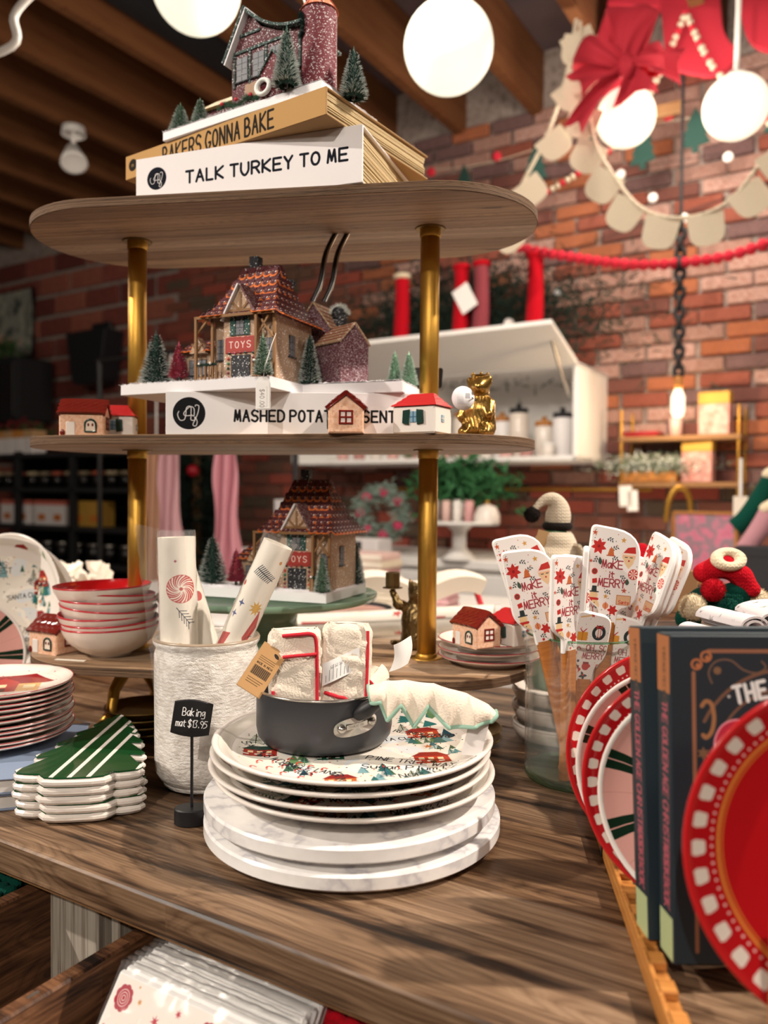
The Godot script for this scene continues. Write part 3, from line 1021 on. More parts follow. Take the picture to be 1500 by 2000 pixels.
func toy_shop(label: String, pos: Vector3, yaw: float, sd: int, sc := 1.0) -> Node3D:
	var t := thing("village_house", label, "toy house", pos, yaw, "glittered village houses")
	var L := 0.226
	var D := 0.135
	part(t, "base", B.new().box(Vector3(L, 0.0135, D), v3(L / 2, 0.00675, -D / 2), 0.0006), M.house_card)
	var rng := RandomNumberGenerator.new()
	rng.seed = sd
	var sn := B.new()
	var nz := noise(sd, 9.0, 3)
	var snow_y := func(x: float, z: float) -> float: return 0.0135 + 0.0016 + 0.0022 * nz.get_noise_2d(x * 30, z * 30) - 0.0022 * float(x < 0.006 or x > L - 0.006 or z > -0.005)
	sn.sheet(60, 34, func(u, v): return v3(u * L, snow_y.call(u * L, -v * D), -v * D))
	for i in 1100:
		var x := rng.randf() * L
		var z := -rng.randf() * D
		if i % 2: z = -rng.randf() * 0.012
		var q := v3(x, snow_y.call(x, z), z)
		sn.hair(q, q + v3(rng.randf_range(-0.003, 0.003), rng.randf_range(0.0004, 0.0024), rng.randf_range(-0.003, 0.003)), 0.0004)
	part(t, "snow", sn, M.snow, "stuff")
	var y := 0.0145
	# main block, bay with gable
	part(t, "wall", B.new().box(Vector3(0.088, 0.08, 0.088), v3(0.176, y + 0.04, -0.066)), M.h_tan)
	var bay := B.new()
	var go := PackedVector2Array([v2(0.151, 0), v2(0.199, 0), v2(0.199, -0.072), v2(0.175, -0.112), v2(0.151, -0.072)])
	bay.set_x(v3(0, y, -0.05), v3(PI / 2, 0, 0)).prism(go, 0, 0.036)
	var wl := part(t, "bay_wall", bay, M.h_tan)
	# flared hip roof
	var e0 := v3(0.118, 0.0785 + y, -0.006)
	var e1 := v3(0.2285, 0.0785 + y, -0.124)
	var rx := [0.147, 0.201]
	var rz := -0.064
	var rh := 0.070
	var edge := func(q: float) -> Array:
		var hh := rh * pow(q, 1.55)
		return [lerpf(e0.x, rx[0], q), lerpf(e1.x, rx[1], q), lerpf(e0.z, rz + 0.004, q), lerpf(e1.z, rz - 0.004, q), e0.y + hh]
	var rf := B.new()
	var NR := 10
	rf.g += 10
	for k in NR:
		var a: Array = edge.call(float(k) / NR)
		var b: Array = edge.call(float(k + 1) / NR)
		var ca := [v3(a[0], a[4], a[2]), v3(a[1], a[4], a[2]), v3(a[1], a[4], a[3]), v3(a[0], a[4], a[3])]
		var cb := [v3(b[0], b[4], b[2]), v3(b[1], b[4], b[2]), v3(b[1], b[4], b[3]), v3(b[0], b[4], b[3])]
		for i in 4: rf.quad(ca[i], ca[(i + 1) % 4], cb[(i + 1) % 4], cb[i], v2(0, 0), v2(1, 0), v2(1, 1), v2(0, 1), rf.g + i)
	var top: Array = edge.call(1.0)
	rf.quad(v3(top[0], top[4], top[2]), v3(top[1], top[4], top[2]), v3(top[1], top[4], top[3]), v3(top[0], top[4], top[3]))
	rf.box(Vector3(e1.x - e0.x, 0.0012, e0.z - e1.z), v3((e0.x + e1.x) / 2, e0.y - 0.0006, (e0.z + e1.z) / 2))
	var roof := part(t, "roof", rf, M.shingle)
	# scalloped shingles
	var face := B.new()
	var lip := B.new()
	var so := PackedVector2Array([v2(0.0051, -0.006), v2(-0.0051, -0.006)])
	var li := PackedVector2Array([v2(0.0056, -0.001), v2(-0.0056, -0.001)])
	for i in 9:
		so.append(v2(-0.0045 * cos(PI * i / 8), 0.0012 + 0.0042 * sin(PI * i / 8)))
		li.append(v2(-0.0056 * cos(PI * i / 8), 0.0026 + 0.0058 * sin(PI * i / 8)))
	face.set_x(Vector3.ZERO, v3(PI / 2, 0, 0)).prism(so, 0.0004, 0.0013)
	lip.set_x(Vector3.ZERO, v3(PI / 2, 0, 0)).prism(li, 0.0, 0.0007)
	var sm := two_tone(face, M.shingle, lip, M.shingle_lip)
	for side in 3:
		for k in 7:
			var q := (k + 0.32) / 7.0
			var a: Array = edge.call(q)
			var b: Array = edge.call(min(1.0, q + 0.02))
			var p0: Vector3
			var p1: Vector3
			var upv: Vector3
			if side == 0: p0 = v3(a[0], a[4], a[2]); p1 = v3(a[1], a[4], a[2]); upv = v3(0, b[4] - a[4], b[2] - a[2])
			elif side == 1: p0 = v3(a[1], a[4], a[2]); p1 = v3(a[1], a[4], a[3]); upv = v3(b[1] - a[1], b[4] - a[4], 0)
			else: p0 = v3(a[0], a[4], a[3]); p1 = v3(a[0], a[4], a[2]); upv = v3(b[0] - a[0], b[4] - a[4], 0)
			var ax := (p1 - p0).normalized()
			upv = upv.normalized()
			var wd := p0.distance_to(p1)
			var n := int(wd / 0.0104)
			for i in n:
				var c := p0 + ax * (wd * (i + 0.5) / n + (0.0 if k % 2 else 0.002) * (1 if i < n - 1 else 0))
				if side == 0 and absf(c.x - 0.175) < 0.021 - (c.y - e0.y) * 0.55 and c.y < y + 0.108: continue
				var o := mesh_part(roof, "shingle", sm)
				o.transform = Transform3D(Basis(ax, upv, ax.cross(upv)), c + ax.cross(upv) * 0.0002)
	# gable slabs over the bay
	for s in [-1.0, 1.0]:
		var gb := B.new()
		gb.box(Vector3(0.0022, 0.05, 0.05), v3(0, 0, 0), 0.0003)
		var g := part(t, "gable_roof", gb, M.shingle_side if s > 0 else M.house_card)
		at(g, v3(0.175 + s * 0.0136, y + 0.0935, -0.034), v3(0, 0, s * 0.52))
	# half timbering
	for q in [[0.175, 0.0945, 0.0, 0.022], [0.1675, 0.0895, 0.75, 0.016], [0.1825, 0.0895, -0.75, 0.016], [0.175, 0.0835, PI / 2, 0.036]]:
		at(part(t, "timber", B.new().box(Vector3(0.0028, q[3], 0.0016)), M.h_wood), v3(q[0], y + q[1], -0.0135), v3(0, 0, q[2]))
	small_window(t, v3(0.175, y + 0.0665, -0.0138), 0, 0.012, 0.027, 2, 3, false, true)
	for s in [-1.0, 1.0]:
		var sh := PackedVector2Array([v2(-0.0036, 0.0135), v2(0.0036, 0.0135)])
		for i in 7: sh.append(v2(0.0036 - 0.0072 * i / 6.0, -0.0085 - 0.005 * (cos(PI / 2 * i / 6.0) if s < 0 else sin(PI / 2 * i / 6.0))))
		at(part(t, "shutter", B.new().set_x(Vector3.ZERO, v3(PI / 2, 0, 0)).prism(sh, 0, 0.0014), M.h_teal), v3(0.175 + s * 0.0105, y + 0.0665, -0.0139))
	var sg := Cv.new(180, 84, Color("a8352c"))
	for q in 4: sg.line([v2(5, 5), v2(175, 5), v2(175, 79), v2(5, 79), v2(5, 5)], 2, Color("7d2a22"))
	sg.text("TOYS", v2(24, 24), 36, 4.5, Color("f0e2d8"), 0, 0.8, 0.42)
	var sb := B.new().box(Vector3(0.043, 0.0195, 0.0016), v3(0, 0, 0), 0.0003)
	var so2 := part(t, "shop_sign", sb, M.h_sign)
	so2.position = v3(0.1755, y + 0.0415, -0.0132)
	part(so2, "lettering", B.new().quad(v3(-0.021, -0.009, 0.0009), v3(0.021, -0.009, 0.0009), v3(0.021, 0.009, 0.0009), v3(-0.021, 0.009, 0.0009), v2(0, 1), v2(1, 1), v2(1, 0), v2(0, 0)), tmat(sg.tex(), 0.6))
	part(t, "shop_door", B.new().box(Vector3(0.0275, 0.029, 0.0016), v3(0.176, y + 0.0145, -0.0135), 0.0003), M.h_dark)
	var dots := ["b0405c", "7a2a30", "1f3a34", "2f7a5c", "c43c34", "17201f"]
	for i in 15:
		var q := v3(0.158, y + 0.002 + i * 0.0058, -0.0132) if i < 5 else v3(0.160 + (i - 5) * 0.0078, y + 0.0318, -0.0132) if i < 9 else v3(0.1945, y + 0.002 + (i - 9) * 0.0058, -0.0132)
		at(part(t, "button", B.new().lathe([v2(0.0019, 0), v2(0.0019, 0.0006), v2(0.0012, 0.0011), v2(0, 0.0012)], 10), mat(dots[i % 6], 0.3)), q, v3(PI / 2, 0, 0))
	# porch posts and braces, right side taller
	for q in [[0.115, -0.006], [0.134, -0.014], [0.203, -0.006], [0.2235, -0.014]]:
		part(t, "post", B.new().box(Vector3(0.0032, 0.077, 0.0032), v3(q[0], y + 0.0385, q[1])), M.h_wood)
	for q in [[0.1235, 0.067, -0.75], [0.211, 0.062, -0.6], [0.2165, 0.058, 0.62]]:
		at(part(t, "brace", B.new().box(Vector3(0.0024, 0.027, 0.0022)), M.h_wood), v3(q[0], y + q[1], -0.009), v3(0, 0, q[2]))
	part(t, "porch_beam", B.new().box(Vector3(0.114, 0.0034, 0.0036), v3(0.17, y + 0.0765, -0.0062)), M.h_wood)
	for q in [[0.118, 0.146], [0.199, 0.222]]:
		for i in 6:
			part(t, "railing_bar", B.new().box(Vector3(0.0016, 0.018, 0.0014), v3(lerpf(q[0], q[1], i / 5.0), y + 0.009, -0.0058)), M.h_wood)
		var gl := B.new()
		for i in 260:
			var c := v3(lerpf(q[0], q[1], rng.randf()), y + 0.0185, -0.0055)
			gl.hair(c, c + v3(rng.randf_range(-1, 1), rng.randf_range(-1, 1), rng.randf_range(-1, 1)).normalized() * 0.0042, 0.0003)
		gl.tube([v3(q[0], y + 0.0185, -0.0055), v3(q[1], y + 0.0185, -0.0055)], 0.0012, 6)
		part(t, "garland", gl, M.tree_green, "stuff")
		for i in 2:
			part(t, "pearl", B.new().ball(v3(lerpf(q[0], q[1], 0.15 + 0.6 * i), y + 0.0195, -0.0025), Vector3.ONE * 0.0016, 10, 6), M.white)
	small_window(t, v3(0.142, y + 0.038, -0.0215), 0, 0.011, 0.026, 2, 3)
	small_window(t, v3(0.213, y + 0.036, -0.0215), 0, 0.011, 0.026, 2, 3)
	small_window(t, v3(0.2205, y + 0.044, -0.06), PI / 2, 0.013, 0.027, 2, 3)
	part(t, "chimney", B.new().box(Vector3(0.013, 0.016, 0.012), v3(0.163, y + 0.155, -0.066), 0.0004), M.h_dark)
	# annexe
	part(t, "annex_wall", B.new().box(Vector3(0.052, 0.04, 0.05), v3(0.106, y + 0.02, -0.05)), M.h_tan)
	var ar := B.new()
	ar.set_x(v3(0.078, y + 0.039, -0.05), v3(0, PI / 2, 0)).prism(PackedVector2Array([v2(0.032, 0), v2(-0.032, 0), v2(-0.032, 0.056), v2(0.032, 0.056)]), 0, 0.0015)
	var rr := B.new()
	rr.quad(v3(0.074, y + 0.038, -0.018), v3(0.135, y + 0.038, -0.018), v3(0.128, y + 0.058, -0.05), v3(0.088, y + 0.058, -0.05))
	rr.quad(v3(0.074, y + 0.038, -0.082), v3(0.074, y + 0.038, -0.018), v3(0.088, y + 0.058, -0.05), v3(0.088, y + 0.058, -0.05))
	rr.quad(v3(0.135, y + 0.038, -0.082), v3(0.074, y + 0.038, -0.082), v3(0.088, y + 0.058, -0.05), v3(0.128, y + 0.058, -0.05))
	var ao := part(t, "annex_roof", rr, M.shingle_side)
	for k in 3:
		for i in 6 - k:
			var o := mesh_part(ao, "shingle", sm)
			var upv := v3(0, 0.02, -0.032).normalized()
			o.transform = Transform3D(Basis(v3(0.8, 0, 0), upv * 0.8, v3(1, 0, 0).cross(upv)), v3(0.0815 + 0.009 * i + k * 0.004, y + 0.041 + 0.0058 * k, -0.0212 - 0.0094 * k))
	var gd := B.new()
	gd.set_x(v3(0, y, -0.028), v3(PI / 2, 0, 0)).prism(PackedVector2Array([v2(0.097, -0.036), v2(0.121, -0.036), v2(0.109, -0.056)]), 0, 0.012)
	part(t, "dormer", gd, M.h_tan)
	for q in [[0.109, 0.044, 0.0], [0.105, 0.043, 0.7], [0.113, 0.043, -0.7]]:
		at(part(t, "timber", B.new().box(Vector3(0.002, 0.012, 0.0014)), M.h_wood), v3(q[0], y + q[1], -0.0158), v3(0, 0, q[2]))
	small_window(t, v3(0.104, y + 0.019, -0.0248), 0, 0.027, 0.020, 4, 2)
	small_window(t, v3(0.096, y + 0.004, -0.0248), 0, 0.011, 0.009, 2, 2, false)
	brush_tree(t, v3(0.036, y - 0.001, -0.026), 0.070, 0.0235, "tree_green", 0.3, sd + 1)
	brush_tree(t, v3(0.079, y, -0.018), 0.047, 0.0145, "tree_pink", 0.03, sd + 2, 0.007)
	brush_tree(t, v3(0.218, y - 0.001, -0.0045 if sd != 1 else 0.002), 0.050, 0.0125, "tree_snowy", 0.25, sd + 3, 0.002)
	brush_tree(t, v3(0.232 if sd == 1 else 0.216, y - 0.001, -0.085 if sd == 1 else -0.118), 0.066, 0.016, "tree_green", 0.4, sd + 4, 0.002)
	t.scale = Vector3.ONE * sc
	return t

func gable_block(p: Node3D, pos: Vector3, turn: float, w: float, wall: float, ridge: float, len_: float, wm: Material, rm_: Material, stripes: int, over := 0.004) -> Node3D:
	# ridge runs along -z; gable faces +z
	var b := B.new()
	b.set_x(Vector3.ZERO, v3(PI / 2, 0, 0)).prism(PackedVector2Array([v2(-w / 2, 0), v2(w / 2, 0), v2(w / 2, -wall), v2(0, -ridge), v2(-w / 2, -wall)]), -len_, 0)
	var o := part(p, "wall", b, wm)
	at(o, pos, v3(0, turn, 0))
	var sl := sqrt(w * w / 4 + pow(ridge - wall, 2))
	var an := atan2(ridge - wall, w / 2)
	for s in [-1.0, 1.0]:
		var r := B.new()
		r.box(Vector3(sl + over, 0.0022, len_ + over * 1.2), v3(0, 0, 0), 0.0004)
		var q := part(o, "roof_panel", r, rm_)
		at(q, v3(s * (w / 4 + over * 0.32), (wall + ridge) / 2 - over * 0.25 + 0.001, -len_ / 2), v3(0, 0, -s * an))
		if stripes > 0:
			for i in stripes:
				part(o, "roof_batten", B.new().box(Vector3(0.0014, 0.0008, len_ + over)), M.h_rust).transform = q.transform * Transform3D(Basis(), v3(-sl / 2 + sl * (i + 0.7) / stripes, 0.0013, 0))
	return o

func houses() -> void:
	toy_shop("tan glittered toy shop with scalloped roof, on the white book on the middle tier", v3(-0.136 - 0.226 * 0.914, T2 + 0.0536, -0.941 - 0.226 * 0.407), -0.419, 1)
	toy_shop("tan glittered toy shop with scalloped roof, standing on the green cake stand", v3(-0.285, 1.0965, -1.114), -0.37, 21)
	# barn beside the toy shop
	var t := thing("village_house", "dark red glittered barn house with striped roofs, beside the toy shop", "toy house", v3(-0.122, T2 + 0.0536, -1.018), -0.30, "glittered village houses")
	part(t, "base", B.new().box(Vector3(0.16, 0.0135, 0.12), v3(0.07, 0.00675, -0.06), 0.0006), M.house_card)
	var sn := B.new()
	var nz := noise(4, 9.0, 3)
	var rng := RandomNumberGenerator.new()
	rng.seed = 44
	sn.sheet(44, 30, func(u, v): return v3(-0.01 + u * 0.16, 0.0146 + 0.002 * nz.get_noise_2d(u * 6, v * 4), -v * 0.12))
	for i in 600:
		var q := v3(-0.01 + rng.randf() * 0.16, 0.0145, -rng.randf() * rng.randf() * 0.12)
		sn.hair(q, q + v3(rng.randf_range(-0.003, 0.003), rng.randf_range(0.0004, 0.0028), rng.randf_range(-0.003, 0.003)), 0.0004)
	part(t, "snow", sn, M.snow, "stuff")
	gable_block(t, v3(0.012, 0.0145, -0.05), -0.15, 0.052, 0.079, 0.113, 0.062, M.h_barn, M.h_stripe, 5)
	gable_block(t, v3(0.078, 0.0145, -0.028), PI / 2 - 0.55, 0.046, 0.054, 0.078, 0.052, M.h_barn, M.h_stripe, 5)
	var ch := B.new()
	ch.set_x(v3(0.04, 0.105, -0.075), v3(0, -0.4, 0)).box(Vector3(0.016, 0.024, 0.016), Vector3.ZERO, 0.002)
	ch.set_x(v3(0.04, 0.117, -0.075), v3(PI / 2, -0.4, 0)).lathe([v2(0, -0.008), v2(0.008, -0.008), v2(0.008, 0.008), v2(0, 0.008)], 20)
	part(t, "chimney", ch, M.h_dark)
	var sm := B.new()
	for i in 500:
		var a := rng.randf() * PI
		var q := v3(0.04 + 0.0095 * cos(a), 0.117 + 0.009 * sin(a), -0.075 + rng.randf_range(-0.009, 0.009))
		sm.hair(q, q + v3(cos(a) + rng.randf_range(-0.7, 0.7), sin(a) + rng.randf_range(-0.5, 0.7), rng.randf_range(-1, 1)) * 0.0042, 0.0003)
	part(t, "chimney_snow", sm, M.frost, "stuff")
	brush_tree(t, v3(0.118, 0.014, -0.075), 0.05, 0.012, "tree_mint", 0.2, 61, 0.003)
	brush_tree(t, v3(0.139, 0.014, -0.068), 0.046, 0.0135, "tree_mint", 0.25, 62, 0.003)
	# mansion on the top book
	var m := thing("village_house", "maroon glittered mansion with round tower, on the topmost brown book", "toy house", v3(-0.296, T1 + 0.1000, -1.060), -0.56, "glittered village houses")
	part(m, "base", B.new().box(Vector3(0.26, 0.013, 0.12), v3(0.13, 0.0065, -0.06), 0.0006), M.house_card)
	var s2 := B.new()
	s2.sheet(60, 30, func(u, v): return v3(u * 0.26, 0.0142 + 0.002 * nz.get_noise_2d(u * 9, v * 4), -v * 0.12))
	for i in 1300:
		var q := v3(rng.randf() * 0.26, 0.0138, -rng.randf() * rng.randf() * 0.12)
		s2.hair(q, q + v3(rng.randf_range(-0.003, 0.003), rng.randf_range(0.0006, 0.003), rng.randf_range(-0.001, 0.003)), 0.0004)
	part(m, "snow", s2, M.snow, "stuff")
	var y := 0.0135
	var mb := B.new()
	mb.set_x(v3(0, y, -0.055), v3(PI / 2, 0, 0)).prism(PackedVector2Array([v2(0.104, 0), v2(0.212, 0), v2(0.212, -0.100), v2(0.180, -0.106), v2(0.152, -0.122), v2(0.131, -0.150), v2(0.104, -0.093)]), -0.03, 0.035)
	part(m, "wall", mb, M.h_mansion)
	# steep left slope, sagging right slope
	for q in [[v3(0.0965, y + 0.081, 0), v3(0.1315, y + 0.1545, 0)]]:
		var d: Vector3 = q[1] - q[0]
		var rb := B.new().box(Vector3(d.length(), 0.004, 0.086), Vector3.ZERO, 0.0006)
		at(part(m, "roof_panel", rb, M.h_green), (q[0] + q[1]) / 2 + v3(-0.0012, 0.0008, -0.054), v3(0, 0, atan2(d.y, d.x)))
		at(part(m, "bargeboard", B.new().box(Vector3(d.length(), 0.0024, 0.082), Vector3.ZERO, 0.0003), M.house_card), (q[0] + q[1]) / 2 + v3(0.0012, -0.0022, -0.053), v3(0, 0, atan2(d.y, d.x)))
	var sag := B.new()
	var cv := func(u: float) -> Vector3: return v3(0.1305 + u * 0.088, y + 0.1545 - 0.05 * (1.0 - pow(1.0 - u, 2.1)), 0)
	sag.sheet(20, 1, func(u, v): return cv.call(u) + v3(0, 0, -0.012 - v * 0.086), 0.004)
	part(m, "sagging_roof", sag, M.h_green)
	for i in 3:
		small_window(m, v3(0.122 + i * 0.027, y + 0.068, -0.0195), 0, 0.019, 0.036, 2, 4)
	for i in 5:
		at(part(m, "timber", B.new().box(Vector3(0.003, 0.05, 0.002)), M.h_green), v3(0.1085 + i * 0.0262, y + 0.068, -0.0195))
	at(part(m, "timber", B.new().box(Vector3(0.088, 0.004, 0.0024)), M.h_green), v3(0.152, y + 0.0945, -0.0195))
	at(part(m, "timber", B.new().box(Vector3(0.04, 0.004, 0.0024)), M.h_green), v3(0.131, y + 0.118, -0.0195))
	part(m, "panel", B.new().box(Vector3(0.05, 0.022, 0.0016), v3(0.152, y + 0.033, -0.0195)), mat("a88a72", 0.8))
	var gl := B.new()
	for i in 900:
		var u := rng.randf()
		var c := v3(0.086 + u * 0.105, y + 0.019 + 0.004 * sin(u * 17), -0.017)
		gl.hair(c, c + v3(rng.randf_range(-1, 1), rng.randf_range(-1, 1), rng.randf_range(-0.5, 1)).normalized() * 0.0075, 0.0004)
	part(m, "garland", gl, M.tree_snowy, "stuff")
	for i in 4: part(m, "red_bow", B.new().ball(v3(0.094 + i * 0.024, y + 0.022, -0.012), v3(0.003, 0.0026, 0.002), 10, 6), mat("b3122a", 0.5))
	# porch gable on the right
	gable_block(m, v3(0.188, y, 0.0), 0.0, 0.04, 0.034, 0.062, 0.03, M.h_tower, M.h_green, 0)
	part(m, "wreath", B.new().set_x(v3(0.176, y + 0.014, 0.004), v3(PI / 2, 0, 0)).tube(circle3(0.01, 20), 0.003, 8, false), M.frost)
	# annexe with gold roof
	part(m, "annex_wall", B.new().box(Vector3(0.068, 0.036, 0.045), v3(0.07, y + 0.018, -0.055)), M.h_mansion)
	var ar := B.new()
	ar.set_x(Vector3.ZERO)
	ar.quad(v3(0.028, y + 0.034, -0.026), v3(0.106, y + 0.034, -0.026), v3(0.106, y + 0.062, -0.055), v3(0.042, y + 0.062, -0.055))
	ar.quad(v3(0.028, y + 0.034, -0.084), v3(0.028, y + 0.034, -0.026), v3(0.042, y + 0.062, -0.055), v3(0.042, y + 0.062, -0.055))
	ar.quad(v3(0.106, y + 0.034, -0.084), v3(0.028, y + 0.034, -0.084), v3(0.042, y + 0.062, -0.055), v3(0.106, y + 0.062, -0.055))
	ar.quad(v3(0.106, y + 0.034, -0.026), v3(0.028, y + 0.034, -0.026), v3(0.028, y + 0.034, -0.084), v3(0.106, y + 0.034, -0.084))
	part(m, "annex_roof", ar, M.h_goldroof)
	for i in 3: small_window(m, v3(0.048 + i * 0.02, y + 0.018, -0.0322), 0, 0.01, 0.016, 2, 2)
	# round tower
	var tw := B.new()
	tw.lathe([v2(0.0215, 0), v2(0.0215, 0.125), v2(0.0215, 0.125), v2(0, 0.125)], 32)
	var to := part(m, "tower", tw, M.h_tower)
	to.position = v3(0.228, y, -0.038)
	part(to, "tower_roof", B.new().lathe([v2(0, 0.1235), v2(0.0235, 0.1235), v2(0.0235, 0.1235), v2(0.012, 0.142), v2(0.0, 0.158)], 32), M.h_cone)
	for i in 8:
		var a := TAU * i / 8
		part(to, "roof_batten", B.new().tube([v3(0.0235 * cos(a), 0.124, 0.0235 * sin(a)), v3(0.0125 * cos(a), 0.1422, 0.0125 * sin(a)), v3(0, 0.1585, 0)], 0.0007, 5), M.h_rust)
	small_window(to, v3(-0.0126, 0.1, 0.0178), -0.6, 0.013, 0.026, 2, 4)
	var wr := B.new()
	for i in 500:
		var a := rng.randf() * TAU
		var q := v3(-0.0126, 0.1, 0.0178) + Basis(Vector3.UP, -0.6) * v3(0.0085 * cos(a), 0.016 * sin(a), 0.001)
		wr.hair(q, q + v3(rng.randf_range(-1, 1), rng.randf_range(-1, 1), rng.randf_range(0, 1)).normalized() * 0.005, 0.0004)
	part(to, "garland", wr, M.tree_green, "stuff")
	brush_tree(m, v3(0.018, y, -0.014), 0.047, 0.0155, "tree_snowy", 0.3, 71, 0.002)
	brush_tree(m, v3(0.056, y, -0.012), 0.042, 0.0125, "tree_snowy", 0.3, 72, 0.002)
	brush_tree(m, v3(0.213, y, 0.005), 0.088, 0.0185, "tree_green", 0.55, 73, 0.002)
	m.scale = Vector3(1, 0.84, 1)
	brush_tree(m, v3(0.276, y - 0.012, -0.042), 0.074, 0.0185, "tree_green", 0.35, 74, 0.002)
	# twisted white cord to the lamp inside the mansion
	var cp := []
	for i in 40:
		var u := i / 39.0
		cp.append(v3(-0.108 - 0.0 * u, 1.795 + 0.26 * u, -1.06) + v3(0.012 * sin(u * 9), 0, 0.01 * cos(u * 7)))
	solo("light_cord", B.new().tube(cp, 0.0016, 8), M.cord, "twisted white lamp cord hanging above the maroon mansion", "cord")
	var lp := []
	for i in 24:
		var a := TAU * i / 23 * 1.1
		lp.append(v3(-0.113 + 0.012 * cos(a), 1.83 + 0.014 * sin(a), -1.045 + 0.004 * a))
	solo("cord_loop", B.new().tube(lp, 0.0013, 7), M.cord, "loose white cord loop beside the mansion tower's pointed roof", "cord")
	for i in 2:
		var q := []
		for k in 12: q.append(v3(-0.100 + i * 0.016 + 0.03 * k / 11.0 + 0.003 * sin(k * 0.6), 1.50 + 0.0918 * k / 11.0, -1.085))
		var w := solo("lamp_cable", two_tone(B.new().tube(q, 0.0036, 8), M.black_gloss, B.new().tube(q.map(func(p): return p + v3(0.003, 0, 0.003)), 0.0014, 8), M.steel), null, ["black and silver cable rising behind the barn roof, the left one", "black and silver cable rising behind the barn roof, the right one"][i], "cord", Vector3.ZERO, Vector3.ZERO, "cords behind the barn")
	var fin := thing("finial", "small dark ball finial on a stem behind the toy shop roof", "ornament", v3(-0.125, T2 + 0.0536 + 0.013, -1.05))
	part(fin, "stem", B.new().tube([v3(0, 0, 0), v3(0, 0.13, 0)], 0.0012, 8), M.steel)
	part(fin, "ball", B.new().ball(v3(0, 0.136, 0), Vector3.ONE * 0.0072, 16, 10), M.h_dark)
	price_tag()
	# ceramic houses
	ceramic_a("peach ceramic house with brown roof at the left end of the middle tier", v3(-0.395, T2, -1.05), 0.16)
	ceramic_b("red-roofed ceramic house peeping out behind the brown-roofed one on the middle tier", v3(-0.372, T2, -1.105), 0.1)
	ceramic_a("peach ceramic house turned gable end forward, before the MASHED POTATO book", v3(-0.046, T2, -0.962), -PI / 2 + 0.02)
	ceramic_b("white ceramic house with red roof and open dark green shutters beside the gold bear", v3(0.045, T2, -0.953), -0.52)
	ceramic_a("peach ceramic house with brown roof beside the stack of red bowls", v3(-0.449, T3, -1.085), -0.5)
	ceramic_a("peach ceramic house with brown roof on the stack of small plates", v3(0.116, T3 + 0.032, -0.985), -1.02, 0.9)
	ceramic_b("red-roofed ceramic house on the small plates, behind the brown-roofed one", v3(0.163, T3 + 0.032, -1.0), -1.0, 0.9)

func circle3(r: float, n: int) -> Array:
	var o := []
	for i in n + 1: o.append(v3(r * cos(TAU * i / n), 0, r * sin(TAU * i / n)))
	return o

func price_tag() -> void:
	var t := thing("price_tag", "white swing price tag hanging by string from the toy shop on the middle tier", "price tag", v3(-0.1435, T2 + 0.046, -0.9385), -0.2)
	var c := Cv.new(96, 224, Color("efece8"))
	c.line([v2(70, 40), v2(78, 40), v2(78, 205), v2(20, 205)], 1.5, Color("8a8680"))
	c.text("$40.00", v2(58, 60), 30, 4, Color("77716c"), PI / 2, 0.9, 0.25)
	var o := PackedVector2Array([v2(-0.0115, -0.024), v2(0.0115, -0.024), v2(0.0115, 0.016), v2(0.006, 0.025), v2(-0.006, 0.025), v2(-0.0115, 0.016)])
	var p := B.new().set_x(v3(0, 0, 0), v3(-PI / 2, 0, 0)).prism(PackedVector2Array(Array(o).map(func(q): return v2(q.x, q.y))), 0, 0.0006)
	var b := part(t, "card", p, M.white)
	b.rotation.x = 0
	part(t, "print", B.new().quad(v3(-0.0105, -0.0225, 0.0009), v3(0.0105, -0.0225, 0.0009), v3(0.0105, 0.0165, 0.0009), v3(-0.0105, 0.0165, 0.0009), v2(0, 1), v2(1, 1), v2(1, 0), v2(0, 0)), tmat(c.tex(), 0.8))
	t.scale = Vector3(0.8, 0.8, 0.8)
	part(t, "string", B.new().tube([v3(0, 0.021, 0.001), v3(0.004, 0.04, 0.004), v3(0.014, 0.07, 0.003), v3(0.018, 0.088, -0.004), v3(0.013, 0.07, 0.001), v3(0.006, 0.045, 0.002), v3(0, 0.021, 0.001)], 0.0005, 5), M.cord)

